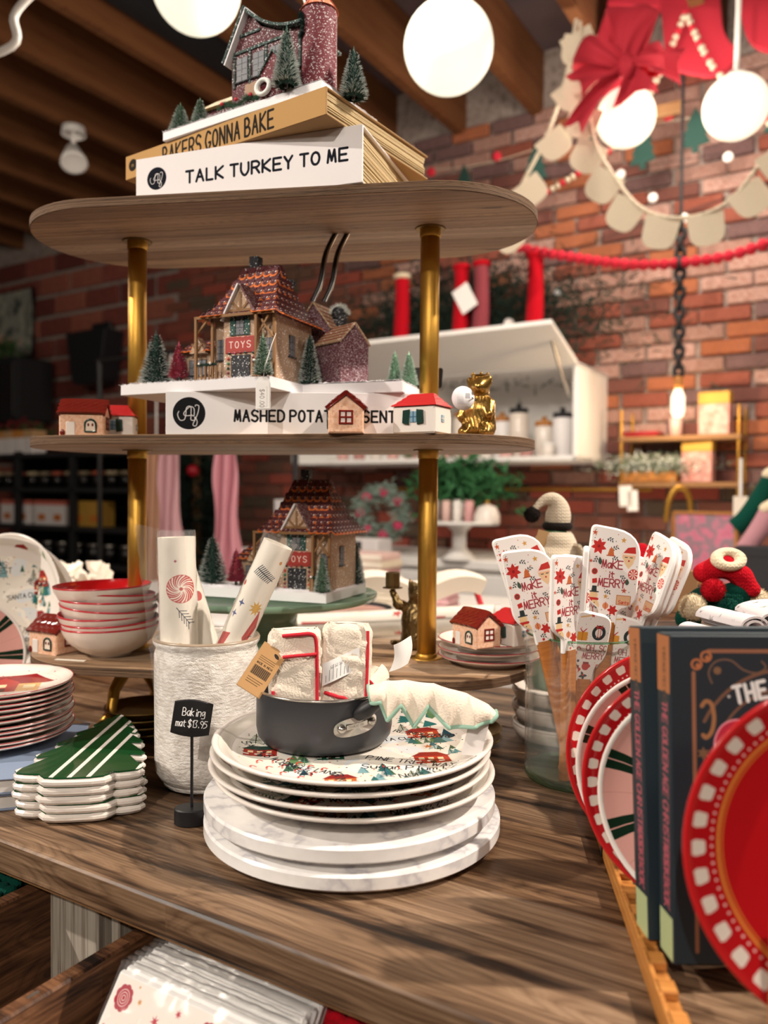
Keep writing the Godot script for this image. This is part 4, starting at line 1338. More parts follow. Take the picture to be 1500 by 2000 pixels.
# rounded-edge glazed house: gables at the two ends of x, door and arched window on +z, square window on the +x gable
func ceramic_a(label: String, pos: Vector3, turn: float, sc := 1.0) -> void:
	var t := thing("ceramic_house", label, "ceramic house", pos, turn, "ceramic houses")
	var L := 0.056
	var W := 0.042
	var H := 0.029
	var R := 0.046
	var b := B.new()
	b.set_x(v3(0, 0, 0), v3(PI / 2, 0, PI / 2).normalized() * 0)
	b.X = Transform3D(Basis(v3(0, 0, -1), v3(1, 0, 0), v3(0, -1, 0)), Vector3.ZERO)
	b.prism(PackedVector2Array([v2(-W / 2, 0), v2(W / 2, 0), v2(W / 2, -H), v2(0, -R + 0.002), v2(-W / 2, -H)]), -L / 2, L / 2, 0.0018)
	part(t, "body", b, M.peach)
	var sl := sqrt(W * W / 4 + pow(R - H, 2))
	var an := atan2(R - H, W / 2)
	var bump := noise(9, 180.0, 1)
	for s in [-1.0, 1.0]:
		var r := B.new()
		r.sheet(24, 14, func(u, v): return v3((u - 0.5) * (L + 0.003), 0.0016 + 0.0012 * sin(u * 34) * sin(v * 22 + int(u * 11) % 2) * sin(PI * v) - 0.0016 * pow(absf(u - 0.5) * 2, 6), (v - 0.5) * (sl + 0.004)), 0.0026)
		at(part(t, "roof_panel", r, M.roof_brown), v3(0, (H + R) / 2 + 0.0006, s * (W / 4 + 0.0004)), v3(s * an, 0, 0))
	part(t, "ridge", B.new().tube([v3(-L / 2 - 0.001, R + 0.0012, 0), v3(L / 2 + 0.001, R + 0.0012, 0)], 0.0022, 10), M.roof_brown)
	for s in [-1.0, 1.0]:
		var q := B.new()
		q.tube([v3(L / 2 * s, H - 0.001, W / 2 + 0.001), v3(L / 2 * s, R + 0.0002, 0), v3(L / 2 * s, H - 0.001, -W / 2 - 0.001)], 0.0017, 8)
		part(t, "verge", q, M.roof_brown)
	part(t, "door", B.new().box(Vector3(0.011, 0.018, 0.0016), v3(-0.0135, 0.01, W / 2 + 0.0004), 0.0006), M.ceramic)
	part(t, "bush", B.new().ball(v3(-0.0235, 0.0045, W / 2 + 0.0002), v3(0.0034, 0.0046, 0.0016), 12, 8), M.roof_brown)
	var ar := []
	for i in 13: ar.append(v3(0.011 + 0.0068 * cos(PI * i / 12), 0.0155 + 0.0068 * sin(PI * i / 12), W / 2 + 0.0006))
	ar.append(v3(0.0042, 0.0065, W / 2 + 0.0006)); ar.append(v3(0.0178, 0.0065, W / 2 + 0.0006)); ar.append(ar[0])
	part(t, "arched_pane", B.new().box(Vector3(0.0125, 0.0145, 0.0008), v3(0.011, 0.013, W / 2 + 0.0002)), mat("ead9c8", 0.15))
	part(t, "arched_frame", B.new().tube(ar, 0.0014, 8, false), M.dkgreen)
	for s in [-1.0, 1.0]: part(t, "curtain", B.new().ball(v3(0.011 + s * 0.0026, 0.0155, W / 2 + 0.0008), v3(0.0013, 0.0022, 0.0008), 8, 6), M.roof_brown)
	for q in [[0, 0.0016, 0.0158, 0.0022], [0.0068, 0.0158, 0.002, 0], [-0.0068, 0.0158, 0.002, 0], [0, 0.0022, 0.0158, 0]]:
		pass
	part(t, "square_pane", B.new().box(Vector3(0.0008, 0.0145, 0.0145), v3(L / 2 + 0.0002, 0.0185, 0)), M.ceramic)
	for k in [-1, 0, 1]:
		part(t, "glazing_bar", B.new().box(Vector3(0.0018, 0.0172, 0.0024), v3(L / 2 + 0.0004, 0.0185, k * 0.0072), 0.0006), M.roof_brown)
		part(t, "glazing_bar", B.new().box(Vector3(0.0018, 0.0024, 0.0172), v3(L / 2 + 0.0005, 0.0185 + k * 0.0072, 0), 0.0006), M.roof_brown)
	t.scale = Vector3.ONE * sc

func ceramic_b(label: String, pos: Vector3, turn: float, sc := 1.0) -> void:
	var t := thing("ceramic_house", label, "ceramic house", pos, turn, "ceramic houses")
	var L := 0.056
	var W := 0.046
	var H := 0.033
	part(t, "body", B.new().box(Vector3(L, H, W), v3(0, H / 2, 0), 0.002), M.ceramic)
	var r := B.new()
	var ring := func(k: float) -> Array:
		var f := k / 8.0
		var st: float = 0.0011 * float(int(k) % 2)
		var x := lerpf(L / 2 + 0.0022, L / 2 - 0.013, pow(f, 0.9)) + st
		var z := lerpf(W / 2 + 0.0022, 0.0015, pow(f, 0.9)) + st
		var yy := H - 0.0005 + 0.0165 * f
		return [v3(-x, yy, z), v3(x, yy, z), v3(x, yy, -z), v3(-x, yy, -z)]
	r.g += 2
	for k in 8:
		var a: Array = ring.call(float(k))
		var b: Array = ring.call(float(k + 1))
		for i in 4: r.quad(a[i], a[(i + 1) % 4], b[(i + 1) % 4], b[i], v2(0, 0), v2(1, 0), v2(1, 1), v2(0, 1), r.g + i)
	var tp: Array = ring.call(8.0)
	r.quad(tp[0], tp[1], tp[2], tp[3])
	var bt: Array = ring.call(0.0)
	r.quad(bt[3], bt[2], bt[1], bt[0])
	part(t, "roof", r, M.roof_red)
	part(t, "window", B.new().box(Vector3(0.009, 0.013, 0.0014), v3(0, 0.0195, W / 2 + 0.0003), 0.0006), M.blueish)
	part(t, "glazing_bar", B.new().box(Vector3(0.0012, 0.013, 0.0018), v3(0, 0.0195, W / 2 + 0.0005)), mat("4f7388", 0.2))
	part(t, "glazing_bar", B.new().box(Vector3(0.009, 0.0012, 0.0018), v3(0, 0.0195, W / 2 + 0.0005)), mat("4f7388", 0.2))
	for s in [-1.0, 1.0]:
		var sh := B.new().sheet(8, 8, func(u, v): return v3((u - 0.5) * 0.0085, (v - 0.5) * (0.0165 - 0.003 * s * (u - 0.5)), 0.0012 + 0.0009 * sin(v * 25)), 0.0022)
		at(part(t, "shutter", sh, M.dkgreen), v3(s * 0.0092, 0.0195, W / 2 + 0.001), v3(0, s * -0.15, s * 0.05))
	part(t, "side_window", B.new().box(Vector3(0.0012, 0.0085, 0.0075), v3(L / 2 + 0.0002, 0.018, 0.003), 0.0004), M.blueish)
	part(t, "glazing_bar", B.new().box(Vector3(0.0016, 0.0085, 0.001), v3(L / 2 + 0.0004, 0.018, 0.003)), M.ceramic)
	part(t, "glazing_bar", B.new().box(Vector3(0.0016, 0.001, 0.0075), v3(L / 2 + 0.0004, 0.018, 0.003)), M.ceramic)
	t.scale = Vector3.ONE * sc

# ---------------------------------------------------------------- tableware on the table and the lowest tier
func village_print(sd: int) -> ImageTexture:
	var S := 1024
	var c := Cv.new(S, S, Color("e9e2d6"))
	var rng := RandomNumberGenerator.new()
	rng.seed = sd
	var m := v2(S / 2.0, S / 2.0)
	# pale paths and ponds
	for i in 9:
		var a := TAU * i / 9 + 0.2
		var q: Vector2 = m + Vector2.from_angle(a) * (190 + 130 * (i % 2))
		c.disc(q, 70, Color("dfe3e4"), 0.62, a)
	for i in 5:
		var a := TAU * i / 5
		var p := []
		for k in 8: p.append(m + Vector2.from_angle(a + k * 0.17) * (90 + 42 * k + 18 * sin(k * 2.0)))
		c.curve(p, 26, Color("f3ede2"))
	for i in 150:
		c.disc(m + Vector2.from_angle(rng.randf() * TAU) * 440 * sqrt(rng.randf()), rng.randf_range(2.5, 4.5), Color(["2b3440", "31424a", "b9442f", "c9a45e"][rng.randi() % 4]))
	var greens := ["2f6b6a", "3b7d86", "224a58", "5d7f55", "39604a", "7fa7ad", "2c4a38"]
	for gsp in [[0.0, 300.0, 16], [1.25, 330.0, 13], [2.4, 250.0, 9], [3.5, 350.0, 12], [4.6, 300.0, 13], [5.5, 360.0, 10]]:
		for k in gsp[2]:
			var q: Vector2 = m + Vector2.from_angle(gsp[0] + rng.randf_range(-0.3, 0.3)) * (gsp[1] + rng.randf_range(-85, 85))
			var h := rng.randf_range(44, 98)
			var col := Color(greens[rng.randi() % 7])
			if k % 3 == 0:
				c.poly([q + v2(0, -h), q + v2(h * 0.3, 0), q + v2(-h * 0.3, 0)], col)
				c.line([q, q + v2(0, h * 0.14)], 3, Color("5a4334"))
			elif k % 3 == 1:
				for j in 4: c.poly([q + v2(0, -h + j * h * 0.2), q + v2(h * (0.14 + 0.07 * j), -h * 0.62 + j * h * 0.2), q + v2(-h * (0.14 + 0.07 * j), -h * 0.62 + j * h * 0.2)], col)
			else:
				c.line([q, q + v2(0, -h)], 4, col)
				for j in 6:
					var w := h * 0.32 * (1.0 - j / 7.0)
					c.line([q + v2(-w, -h * 0.08 - j * h * 0.15 + w * 0.5), q + v2(0, -h * 0.12 - j * h * 0.15), q + v2(w, -h * 0.08 - j * h * 0.15 + w * 0.5)], 4.5, col)
	# houses
	for hsp in [[0.62, 330.0, "b5392c", 1.3], [1.75, 380.0, "c46a36", 1.1], [2.95, 345.0, "a8342c", 1.25], [4.05, 370.0, "275a46", 1.35], [5.05, 385.0, "c98a4a", 1.0], [5.95, 300.0, "b8442f", 1.3], [2.2, 150.0, "275a46", 1.0]]:
		var q: Vector2 = m + Vector2.from_angle(hsp[0]) * hsp[1]
		var z: float = 48 * hsp[3]
		c.poly([q + v2(-z, 0), q + v2(z, 0), q + v2(z, -z * 1.2), q + v2(-z, -z * 1.2)], Color(hsp[2]))
		c.poly([q + v2(-z * 1.15, -z * 1.2), q + v2(z * 1.15, -z * 1.2), q + v2(z * 0.5, -z * 1.9), q + v2(-z * 0.5, -z * 1.9)], Color("8e2a26" if hsp[2] != "a8342c" else "274238"))
		for k in 3:
			c.poly([q + v2(-z * 0.75 + k * z * 0.55, -z * 1.0), q + v2(-z * 0.42 + k * z * 0.55, -z * 1.0), q + v2(-z * 0.42 + k * z * 0.55, -z * 0.65), q + v2(-z * 0.75 + k * z * 0.55, -z * 0.65)], Color("f1dcae"))
			c.poly([q + v2(-z + k * z * 0.67, -z * 0.5), q + v2(-z + (k + 0.5) * z * 0.67, -z * 0.5), q + v2(-z + (k + 0.5) * z * 0.67, -z * 0.32), q + v2(-z + k * z * 0.67, -z * 0.32)], Color("f6ede0"))
		c.poly([q + v2(-z * 0.16, 0), q + v2(z * 0.16, 0), q + v2(z * 0.16, -z * 0.42), q + v2(-z * 0.16, -z * 0.42)], Color("3a2a24"))
	# candy canes and flags
	for k in 15:
		var q: Vector2 = m + Vector2.from_angle(2.05 + 0.05 * k) * (270 + 52 * (k % 4))
		c.curve([q, q + v2(0, -26), q + v2(8, -36), q + v2(18, -28)], 7, Color("c8453a"))
		c.line([q + v2(-2, -8), q + v2(2, -12)], 4, Color("f0e8dc"))
	for w in [["CHRISTMAS", 300, 178, 34, 0.0], ["TREE FOREST", 280, 220, 34, 0.0], ["PINE TREE WAY", 560, 600, 32, 0.42], ["NORTH POLE", 640, 800, 34, -0.1], ["SANTA'S WORKSHOP", 130, 420, 32, 1.0], ["SANTA CLAUS CT", 560, 420, 28, -0.12], ["KRINGLE DRIVE", 452, 760, 28, 1.45], ["HOT COCOA", 480, 850, 32, 0.15], ["Sugar Plum Pond", 530, 690, 36, 0.2], ["JINGLE LANE", 260, 640, 28, 0.6], ["REINDEER RD", 700, 300, 28, 0.5]]:
		c.text(w[0], v2(w[1], w[2]), w[3] * 1.12, 4.8, Color("22282e"), w[4], 0.78, 0.2)
	for q in [v2(600, 730), v2(650, 750)]:
		c.line([q, q + v2(0, -22)], 6, Color("b3342c"))
		c.disc(q + v2(0, -27), 6, Color("3a2a24"))
		c.line([q, q + v2(-8, 12)], 3, Color("22282e")); c.line([q, q + v2(9, 10)], 3, Color("22282e"))
	c.star(v2(230, 300), 20, 8, 0.3, Color("b07a3a"))
	c.star(v2(790, 520), 22, 5, 0.4, Color("c67a4a"))
	return c.tex()

# a plate with a rolled rim: returns [body, printed face], face uv looks straight down
func plate_parts(r: float, h: float, foot: float, well: float) -> Array:
	var b := B.new()
	b.lathe([v2(0, 0.002), v2(foot * 0.92, 0.002), v2(foot * 0.94, 0), v2(foot, 0), v2(foot, 0.002), v2(foot * 1.03, 0.003), v2(lerpf(foot, r, 0.45), h * 0.38), v2(r * 0.93, h * 0.68), v2(r * 0.985, h * 0.82), v2(r, h * 0.92), v2(r * 0.996, h * 0.98), v2(r * 0.982, h), v2(r * 0.966, h * 0.985), v2(r * 0.95, h * 0.9)], 72)
	var f := B.new()
	f.lathe([v2(r * 0.951, h * 0.905), v2(r * 0.9, h * 0.74), v2(lerpf(well, r, 0.5), h * 0.5), v2(well * 1.04, h * 0.34), v2(well * 0.93, h * 0.28), v2(0, h * 0.27)], 72, r)
	return [b.mesh(), f.mesh()]

func plate(called: String, label: String, shapes: Array, body: Material, face: Material, pos: Vector3, rot := Vector3.ZERO, group := "") -> Node3D:
	var t := thing(called, label, "plate", pos, 0, group)
	t.rotation = rot
	part(t, "body", shapes[0], body)
	part(t, "printed_face", shapes[1], face)
	return t

func radial_print(kind: String) -> ImageTexture:
	var S := 768
	var m := v2(S / 2.0, S / 2.0)
	var c: Cv
	if kind == "red":
		c = Cv.new(S, S, Color("b3161c"))
		var R := S / 2.0
		for i in 36:
			var a := TAU * i / 36
			var u := Vector2.from_angle(a)
			var w := u.orthogonal()
			var p := []
			for q in [[-0.03, -0.034], [-0.02, -0.04], [0.02, -0.04], [0.032, -0.03], [0.038, 0.02], [0.03, 0.042], [-0.03, 0.042], [-0.038, 0.02]]:
				p.append(m + u * R * (0.905 + q[1]) + w * R * q[0] * 1.25)
			c.poly(p, Color("e3d8cc"))
		for i in 110: c.disc(m + Vector2.from_angle(TAU * i / 110) * R * 0.828, 3.4, Color("efc7c0"))
		c.ring(m, R * 0.80, 6, Color("d98a3c"))
		c.ring(m, R * 0.775, 4, Color("c9702f"))
		for i in 70: c.disc(m + Vector2.from_angle(TAU * i / 70) * R * 0.42, 3.2, Color("f0d0c4"))
		c.ring(m, R * 0.36, 5, Color("d98a3c"))
		c.disc(m, R * 0.24, Color("eadfd2"))
		c.disc(m, R * 0.12, Color("b3161c"))
	elif kind == "pink":
		c = Cv.new(S, S, Color("d49c92"))
		var R := S / 2.0
		for i in 9:
			var a := TAU * i / 9
			for s in [-0.105, 0.0]:
				var p := []
				for k in 7: p.append(m + Vector2.from_angle(a + s + 0.092 * k / 6.0) * R * (0.97 - 0.012 * float(k == 0 or k == 6)))
				for k in 7: p.append(m + Vector2.from_angle(a + s + 0.092 * (6 - k) / 6.0) * R * 0.55)
				c.poly(p, Color("152a1c"))
		for i in 9: c.line([m + Vector2.from_angle(TAU * i / 9 + 0.35) * R * 0.5, m + Vector2.from_angle(TAU * i / 9 + 0.35) * R * 0.97], 2, Color("c08a80"))
		c.ring(m, R * 0.99, 7, Color("ecd6cc"))
		c.disc(m, R * 0.44, Color("152018"))
		for i in 60: c.disc(m + Vector2.from_angle(TAU * i / 60) * R * 0.42, 3.5, Color("e7d8cc"))
		c.disc(m, R * 0.3, Color("d49c92"))
	elif kind == "bowl":
		c = Cv.new(512, 512, Color("b4171b"))
		m = v2(256, 256)
		for i in 84: c.disc(m + Vector2.from_angle(TAU * i / 84) * 192, 2.7, Color("f2d8cc"))
		for k in 2:
			var p := []
			for i in 73: p.append(m + Vector2.from_angle(TAU * i / 72) * (170 - k * 16 + 4 * sin(i * 1.1 + k)))
			c.line(p, 5, Color("d9a05c"))
		c.disc(m, 60, Color("e4d8ca"))
	else:
		# a red cottage on cream
		c = Cv.new(512, 512, Color("e4dad0"))
		c.poly([v2(150, 330), v2(400, 330), v2(400, 200), v2(150, 200)], Color("d9a867"))
		c.poly([v2(110, 215), v2(190, 90), v2(370, 90), v2(445, 215)], Color("8d2127"))
		c.poly([v2(215, 330), v2(215, 190), v2(270, 120), v2(325, 190), v2(325, 330)], Color("b0342f"))
		for q in [v2(170, 240), v2(345, 240), v2(250, 220)]: c.poly([q, q + v2(38, 0), q + v2(38, 44), q + v2(0, 44)], Color("f0dcae"))
		c.poly([v2(250, 330), v2(290, 330), v2(290, 280), v2(250, 280)], Color("4a2a22"))
		for i in 40: c.disc(m * 0 + v2(60 + (i * 97) % 400, 50 + (i * 61) % 420), 3, Color("b04438"))
	return c.tex()

func tree_outline(grow := 0.0) -> PackedVector2Array:
	# axis along -z from the trunk end at 0 to the tip at -0.215
	var half := [[0.0001, 0.0085], [0.018, 0.008], [0.030, 0.0052], [0.0345, -0.0005], [0.0375, -0.0055], [0.042, -0.005], [0.052, -0.0072], [0.0605, -0.012], [0.064, -0.019], [0.060, -0.026], [0.041, -0.062], [0.055, -0.058], [0.058, -0.064], [0.054, -0.071], [0.034, -0.104], [0.046, -0.100], [0.0485, -0.106], [0.045, -0.112], [0.026, -0.140], [0.035, -0.137], [0.037, -0.142], [0.034, -0.148], [0.016, -0.172], [0.024, -0.170], [0.025, -0.175], [0.022, -0.181], [0.008, -0.208], [0.0, -0.2155]]
	var p := PackedVector2Array()
	for q in half: p.append(v2(q[0] + (grow if q[0] > 0.001 else 0.0), q[1] + grow * (1 if q[1] > -0.01 else 0)))
	for i in range(half.size() - 2, 0, -1): p.append(v2(-half[i][0] - grow, half[i][1] + grow * (1 if half[i][1] > -0.01 else 0)))
	return p

func tableware() -> void:
	# round marble boards
	for k in 2:
		var mb := thing("marble_board", ["round white marble board on feet, the lower of two on the table", "round white marble board under the stack of printed plates"][k], "serving board", v3(-0.0285 - 0.0025 * k, [T, 0.9335][k], -0.777), 0.7 * k, "round marble boards")
		var r: float = [0.1437, 0.1412][k]
		part(mb, "slab", B.new().lathe([v2(0, 0.006), v2(r - 0.002, 0.006), v2(r, 0.008), v2(r, 0.008), v2(r, 0.018), v2(r, 0.018), v2(r - 0.0018, 0.02), v2(r - 0.0018, 0.02), v2(0, 0.02)], 96), M.marble)
		for i in 3:
			var a := TAU * i / 3 + 1.35 - 0.7 * k
			part(mb, "foot", B.new().lathe([v2(0, 0), v2(0.016, 0), v2(0.0185, 0.003), v2(0.018, 0.0065), v2(0, 0.0065)], 24), M.white).position = v3(cos(a) * 0.105, 0, sin(a) * 0.105)
	# printed dinner plates
	var ps := plate_parts(0.1366, 0.021, 0.085, 0.098)
	var vp := tmat(village_print(3), 0.16)
	var names := ["lowest printed village plate of the four, lying on the marble board", "second printed village plate from the bottom of the central stack", "third printed village plate from the bottom of the central stack", "topmost printed village plate, with the grey saucepan standing on it"]
	for k in 4: plate("dinner_plate", names[k], ps, M.ceramic, vp, v3(-0.0285 + [0.002, -0.003, -0.002, 0.0][k], 0.9537 + 0.0102 * k, -0.777 + [0.0, 0.002, -0.001, 0.0][k]), Vector3(0, 0.12 if k == 3 else k * 1.1, 0), "printed village plates in the stack")
	# two more standing behind the lowest tier on the left
	var ps2 := plate_parts(0.116, 0.018, 0.07, 0.085)
	plate("dinner_plate", "printed village plate standing upright at the far left, the front one of two", ps2, M.ceramic, vp, v3(-0.616, 1.050, -1.275), Vector3(PI / 2 - 0.16, 0.36, 0.0), "printed village plates standing on the left")
	plate("dinner_plate", "printed village plate standing upright at the far left, the rear one of two", ps2, M.ceramic, vp, v3(-0.616, 1.054, -1.315), Vector3(PI / 2 - 0.2, 0.36, 0.7), "printed village plates standing on the left")
	var pinkm := tmat(radial_print("pink"), 0.14)
	var redm := tmat(radial_print("red"), 0.14)
	var pp := plate_parts(0.085, 0.014, 0.05, 0.05)
	plate("salad_plate", "pink and dark green plate standing at the far left before the village plates", pp, M.ceramic, pinkm, v3(-0.604, 1.0, -1.14), Vector3(PI / 2 - 0.2, 0.3, 0))
	var rk := thing("plate_rack", "low dark rack holding the standing plates at the far left", "plate rack", v3(-0.63, T, -1.26))
	for s in [-1.0, 1.0]: part(rk, "rail", B.new().box(Vector3(0.012, 0.02, 0.3), v3(s * 0.05, 0.01, 0.02), 0.002), M.h_wood)
	part(rk, "crossbar", B.new().box(Vector3(0.112, 0.012, 0.012), v3(0, 0.013, 0.14), 0.002), M.h_wood)
	# saucepan
	var sp := thing("saucepan", "small dark grey saucepan with a riveted steel handle plate", "saucepan", v3(-0.059, 0.9906, -0.806))
	var r := 0.0688
	part(sp, "pan_body", B.new().lathe([v2(0, 0), v2(r - 0.013, 0), v2(r - 0.006, 0.0022), v2(r - 0.0015, 0.008), v2(r, 0.016), v2(r, 0.0545)], 72), M.pan)
	part(sp, "pan_lining", B.new().lathe([v2(r - 0.002, 0.0545), v2(r - 0.003, 0.016), v2(r - 0.01, 0.004), v2(0, 0.003)], 72), M.pan_in)
	part(sp, "rim", B.new().lathe([v2(r, 0.0542), v2(r + 0.0012, 0.0548), v2(r + 0.001, 0.0562), v2(r - 0.0018, 0.0564), v2(r - 0.0024, 0.054)], 72), M.steel)
	var ov := PackedVector2Array()
	for i in 32:
		var a := TAU * i / 32
		ov.append(v2(0.0225 * signf(cos(a)) * pow(absf(cos(a)), 0.7), 0.0088 * signf(sin(a)) * pow(absf(sin(a)), 0.8)))
	var pl := B.new()
	pl.g += 3
	var bent := func(q: Vector2, d: float) -> Vector3:
		var a := q.x / r
		return v3(sin(a + 0.52) * (r + d), 0.031 + q.y + q.x * 0.12, cos(a + 0.52) * (r + d))
	for i in 32:
		var a: Vector2 = ov[i]
		var b: Vector2 = ov[(i + 1) % 32]
		pl.quad(bent.call(b, 0.0), bent.call(a, 0.0), bent.call(a, 0.0022), bent.call(b, 0.0022))
		pl.tri(bent.call(v2(0, 0), 0.0028), bent.call(b, 0.0022), bent.call(a, 0.0022))
	part(sp, "handle_plate", pl, M.steel)
	for q in [v2(-0.015, 0), v2(0.0155, 0.0005)]:
		part(sp, "rivet", B.new().ball(bent.call(q, 0.0025), Vector3.ONE * 0.0042, 14, 8), M.steel)
	var tn := Cv.new(256, 48, Color("b9b6b0"))
	tn.text("TRAMONTINA", v2(18, 10), 26, 3.4, Color("77746e"), 0, 0.75, 0.2)
	var tm := tmat(tn.tex(), 0.25); tm.metallic = 0.9
	part(sp, "stamped_name", B.new().sheet(10, 1, func(u, v): return bent.call(v2(-0.0105 + 0.021 * u, 0.0028 - 0.0045 * v), 0.0031)), tm)
	part(sp, "handle", B.new().tube([bent.call(v2(0.002, 0.010), 0.002), bent.call(v2(0.0035, 0.0155), 0.011), v3(0.063, 0.0595, 0.0585), v3(0.098, 0.0635, 0.064), v3(0.13, 0.0565, 0.069)], [0.0075, 0.0096, 0.0062, 0.005, 0.004], 14, true, 0.8), M.black)
	# cloth cover drawn over the handle: a closed sleeve with a scalloped hem
	var mt := thing("handle_cover", "cream cloth handle cover with scalloped green stitched edge on the saucepan handle", "oven mitt", v3(-0.059, 0.9906, -0.806))
	var hem := []
	var N := 96
	var along_ := func(k: Array, s: float) -> Vector2:
		for i in k.size() - 1:
			if s <= k[i + 1][0]:
				var f: float = (s - k[i][0]) / (k[i + 1][0] - k[i][0])
				f = f * f * (3 - 2 * f)
				return v2(lerpf(k[i][1], k[i + 1][1], f), lerpf(k[i][2], k[i + 1][2], f))
		return v2(k[-1][1], k[-1][2])
	var kt := [[0.0, 0.0450, 0.0685], [0.12, 0.0605, 0.0735], [0.3, 0.080, 0.0752], [0.5, 0.107, 0.0728], [0.75, 0.139, 0.0640], [0.92, 0.158, 0.0545], [1.0, 0.1635, 0.0500]]
	var kl := [[0.0, 0.0485, 0.0560], [0.08, 0.0565, 0.0578], [0.16, 0.0635, 0.0405], [0.25, 0.0755, 0.0560], [0.37, 0.0880, 0.0355], [0.48, 0.1005, 0.0540], [0.63, 0.1205, 0.0352], [0.8, 0.1440, 0.0380], [0.93, 0.1590, 0.0425], [1.0, 0.1640, 0.0480]]
	var around := func(s: float, v: float) -> Vector3:
		var a: Vector2 = along_.call(kt, s)
		var b: Vector2 = along_.call(kl, s)
		var zz: float = 0.0635 + 0.014 * s + 0.003 * sin(s * 34.0) * (1 - v)
		var wd: float = 0.0165 * sqrt(maxf(0.0, 1.0 - pow(s, 5))) * (0.75 + 0.25 * sin(s * 9.0))
		var A := v3(a.x, a.y, zz - 0.004)
		var Bm := v3(b.x, b.y, zz)
		if v < 0.5:
			var k := v * 2.0
			return Bm.lerp(A, sin(k * PI / 2)) + v3(0, 0, wd * (0.25 + 0.75 * sin(PI * minf(1.0, k * 0.8 + 0.2))) * (1.0 - k * k * k))
		var k2 := (v - 0.5) * 2.0
		return A.lerp(Bm, 1.0 - cos(k2 * PI / 2)) - v3(0, 0, wd * sin(k2 * PI / 2))
	var cs := B.new()
	cs.sheet(N, 20, around, 0.0014, v2(6, 2))
	part(mt, "cloth", cs, M.linen)
	for i in N + 1: hem.append(around.call(float(i) / N, 0.0) + v3(0, -0.0004, 0.0002))
	part(mt, "stitched_edge", B.new().tube(hem, 0.0019, 8), M.stitch_green)
	var en := []
	for i in 15: en.append(around.call(0.0, i / 14.0))
	part(mt, "stitched_edge", B.new().tube(en, 0.0015, 8), M.stitch_green)
	var en2 := []
	for i in 15: en2.append(around.call(1.0, i / 14.0) + v3(0.0006, 0, 0))
	part(mt, "stitched_edge", B.new().tube(en2, 0.0015, 8), M.stitch_green)
	part(mt, "loop_tag", B.new().sheet(6, 8, func(a, b): return v3(0.140 + 0.018 * a - 0.008 * b, 0.040 - 0.030 * b, 0.072 + 0.004 * a + 0.006 * b), 0.0006), M.linen_print)
	towels()
	crock_and_rolls()
	# price sign
	var sg := thing("price_sign", "black chalk-style price sign on a stem, reading Baking mat $13.95", "price sign", v3(-0.1885, T, -0.782), 0.1)
	var el := PackedVector2Array()
	for i in 40: el.append(v2(0.0172 * cos(TAU * i / 40), 0.0125 * sin(TAU * i / 40)))
	part(sg, "base", B.new().prism(el, 0, 0.0165, 0.0012, true), M.black)
	part(sg, "stem", B.new().lathe([v2(0.0015, 0.016), v2(0.0015, 0.093)], 12), M.black)
	var bo := PackedVector2Array()
	for i in 9: bo.append(v2(-0.0188 + 0.0376 * i / 8.0, -0.0152 - 0.003 * sin(PI * i / 8)))
	for i in 9: bo.append(v2(0.0188 - 0.0376 * i / 8.0, 0.0152 + 0.003 * sin(PI * i / 8)))
	var bd := part(sg, "board", B.new().set_x(Vector3.ZERO, v3(PI / 2, 0, 0)).prism(bo, -0.0018, 0.0018, 0.0008), M.black)
	at(bd, v3(0, 0.105, 0.0), v3(-0.06, 0.16, -0.15))
	var sc := Cv.new(384, 360, Color("0e0e10"))
	sc.text("Baking", v2(85, 58), 92, 9, Color("efefef"), 0.0, 0.55, 0.12)
	sc.text("mat $13.95", v2(34, 196), 84, 9, Color("efefef"), 0.02, 0.50, 0.10)
	part(bd, "lettering", B.new().quad(v3(-0.0178, -0.0148, 0.0021), v3(0.0178, -0.0148, 0.0021), v3(0.0178, 0.0148, 0.0021), v3(-0.0178, 0.0148, 0.0021), v2(0, 1), v2(1, 1), v2(1, 0), v2(0, 0)), tmat(sc.tex(), 0.5))
	# tree plates
	var body := B.new().prism(tree_outline(), 0.0022, 0.0112, 0.0032).prism(tree_outline(-0.016), 0.0, 0.004, 0.001)
	var bm := body.mesh()
	var glaze := B.new().prism(tree_outline(-0.0016), 0.0104, 0.0122, 0.0007).mesh()
	var stripes := []
	for s in [-0.064, -0.022, -0.004, 0.014, 0.056]:
		var w := PackedVector2Array([v2(s - 0.0022, 0.01), v2(s + 0.0022, 0.01), v2(s + 0.028, -0.22), v2(s + 0.0235, -0.22)])
		for q in Geometry2D.intersect_polygons(tree_outline(-0.002), w):
			if not Geometry2D.is_polygon_clockwise(q) or true: stripes.append(B.new().prism(q, 0.012, 0.01255).mesh())
	var nm := ["lowest", "second lowest", "middle", "second highest", "topmost"]
	for k in 5:
		var t := thing("tree_plate", nm[k] + " green tree-shaped plate with white stripes, in the stack of five", "plate", v3(-0.3035 + 0.002 * sin(k * 2.2), T + 0.0093 * k, -0.782 + 0.0015 * k), 0.13 + 0.02 * sin(k * 3.0), "stacked tree-shaped plates")
		part(t, "body", bm, M.ceramic)
		part(t, "green_glaze", glaze, M.tree_glaze)
		for q in stripes: part(t, "stripe", q, M.ceramic)
		for i in 6: part(t, "glaze_gap", B.new().box(Vector3(0.0035, 0.003, 0.0025), v3(-0.042 + i * 0.0165, 0.0098, -0.0035 + 0.003 * float(i == 0 or i == 5) - 0.008 * float(i == 0 or i == 5)), 0.0006), M.ceramic)
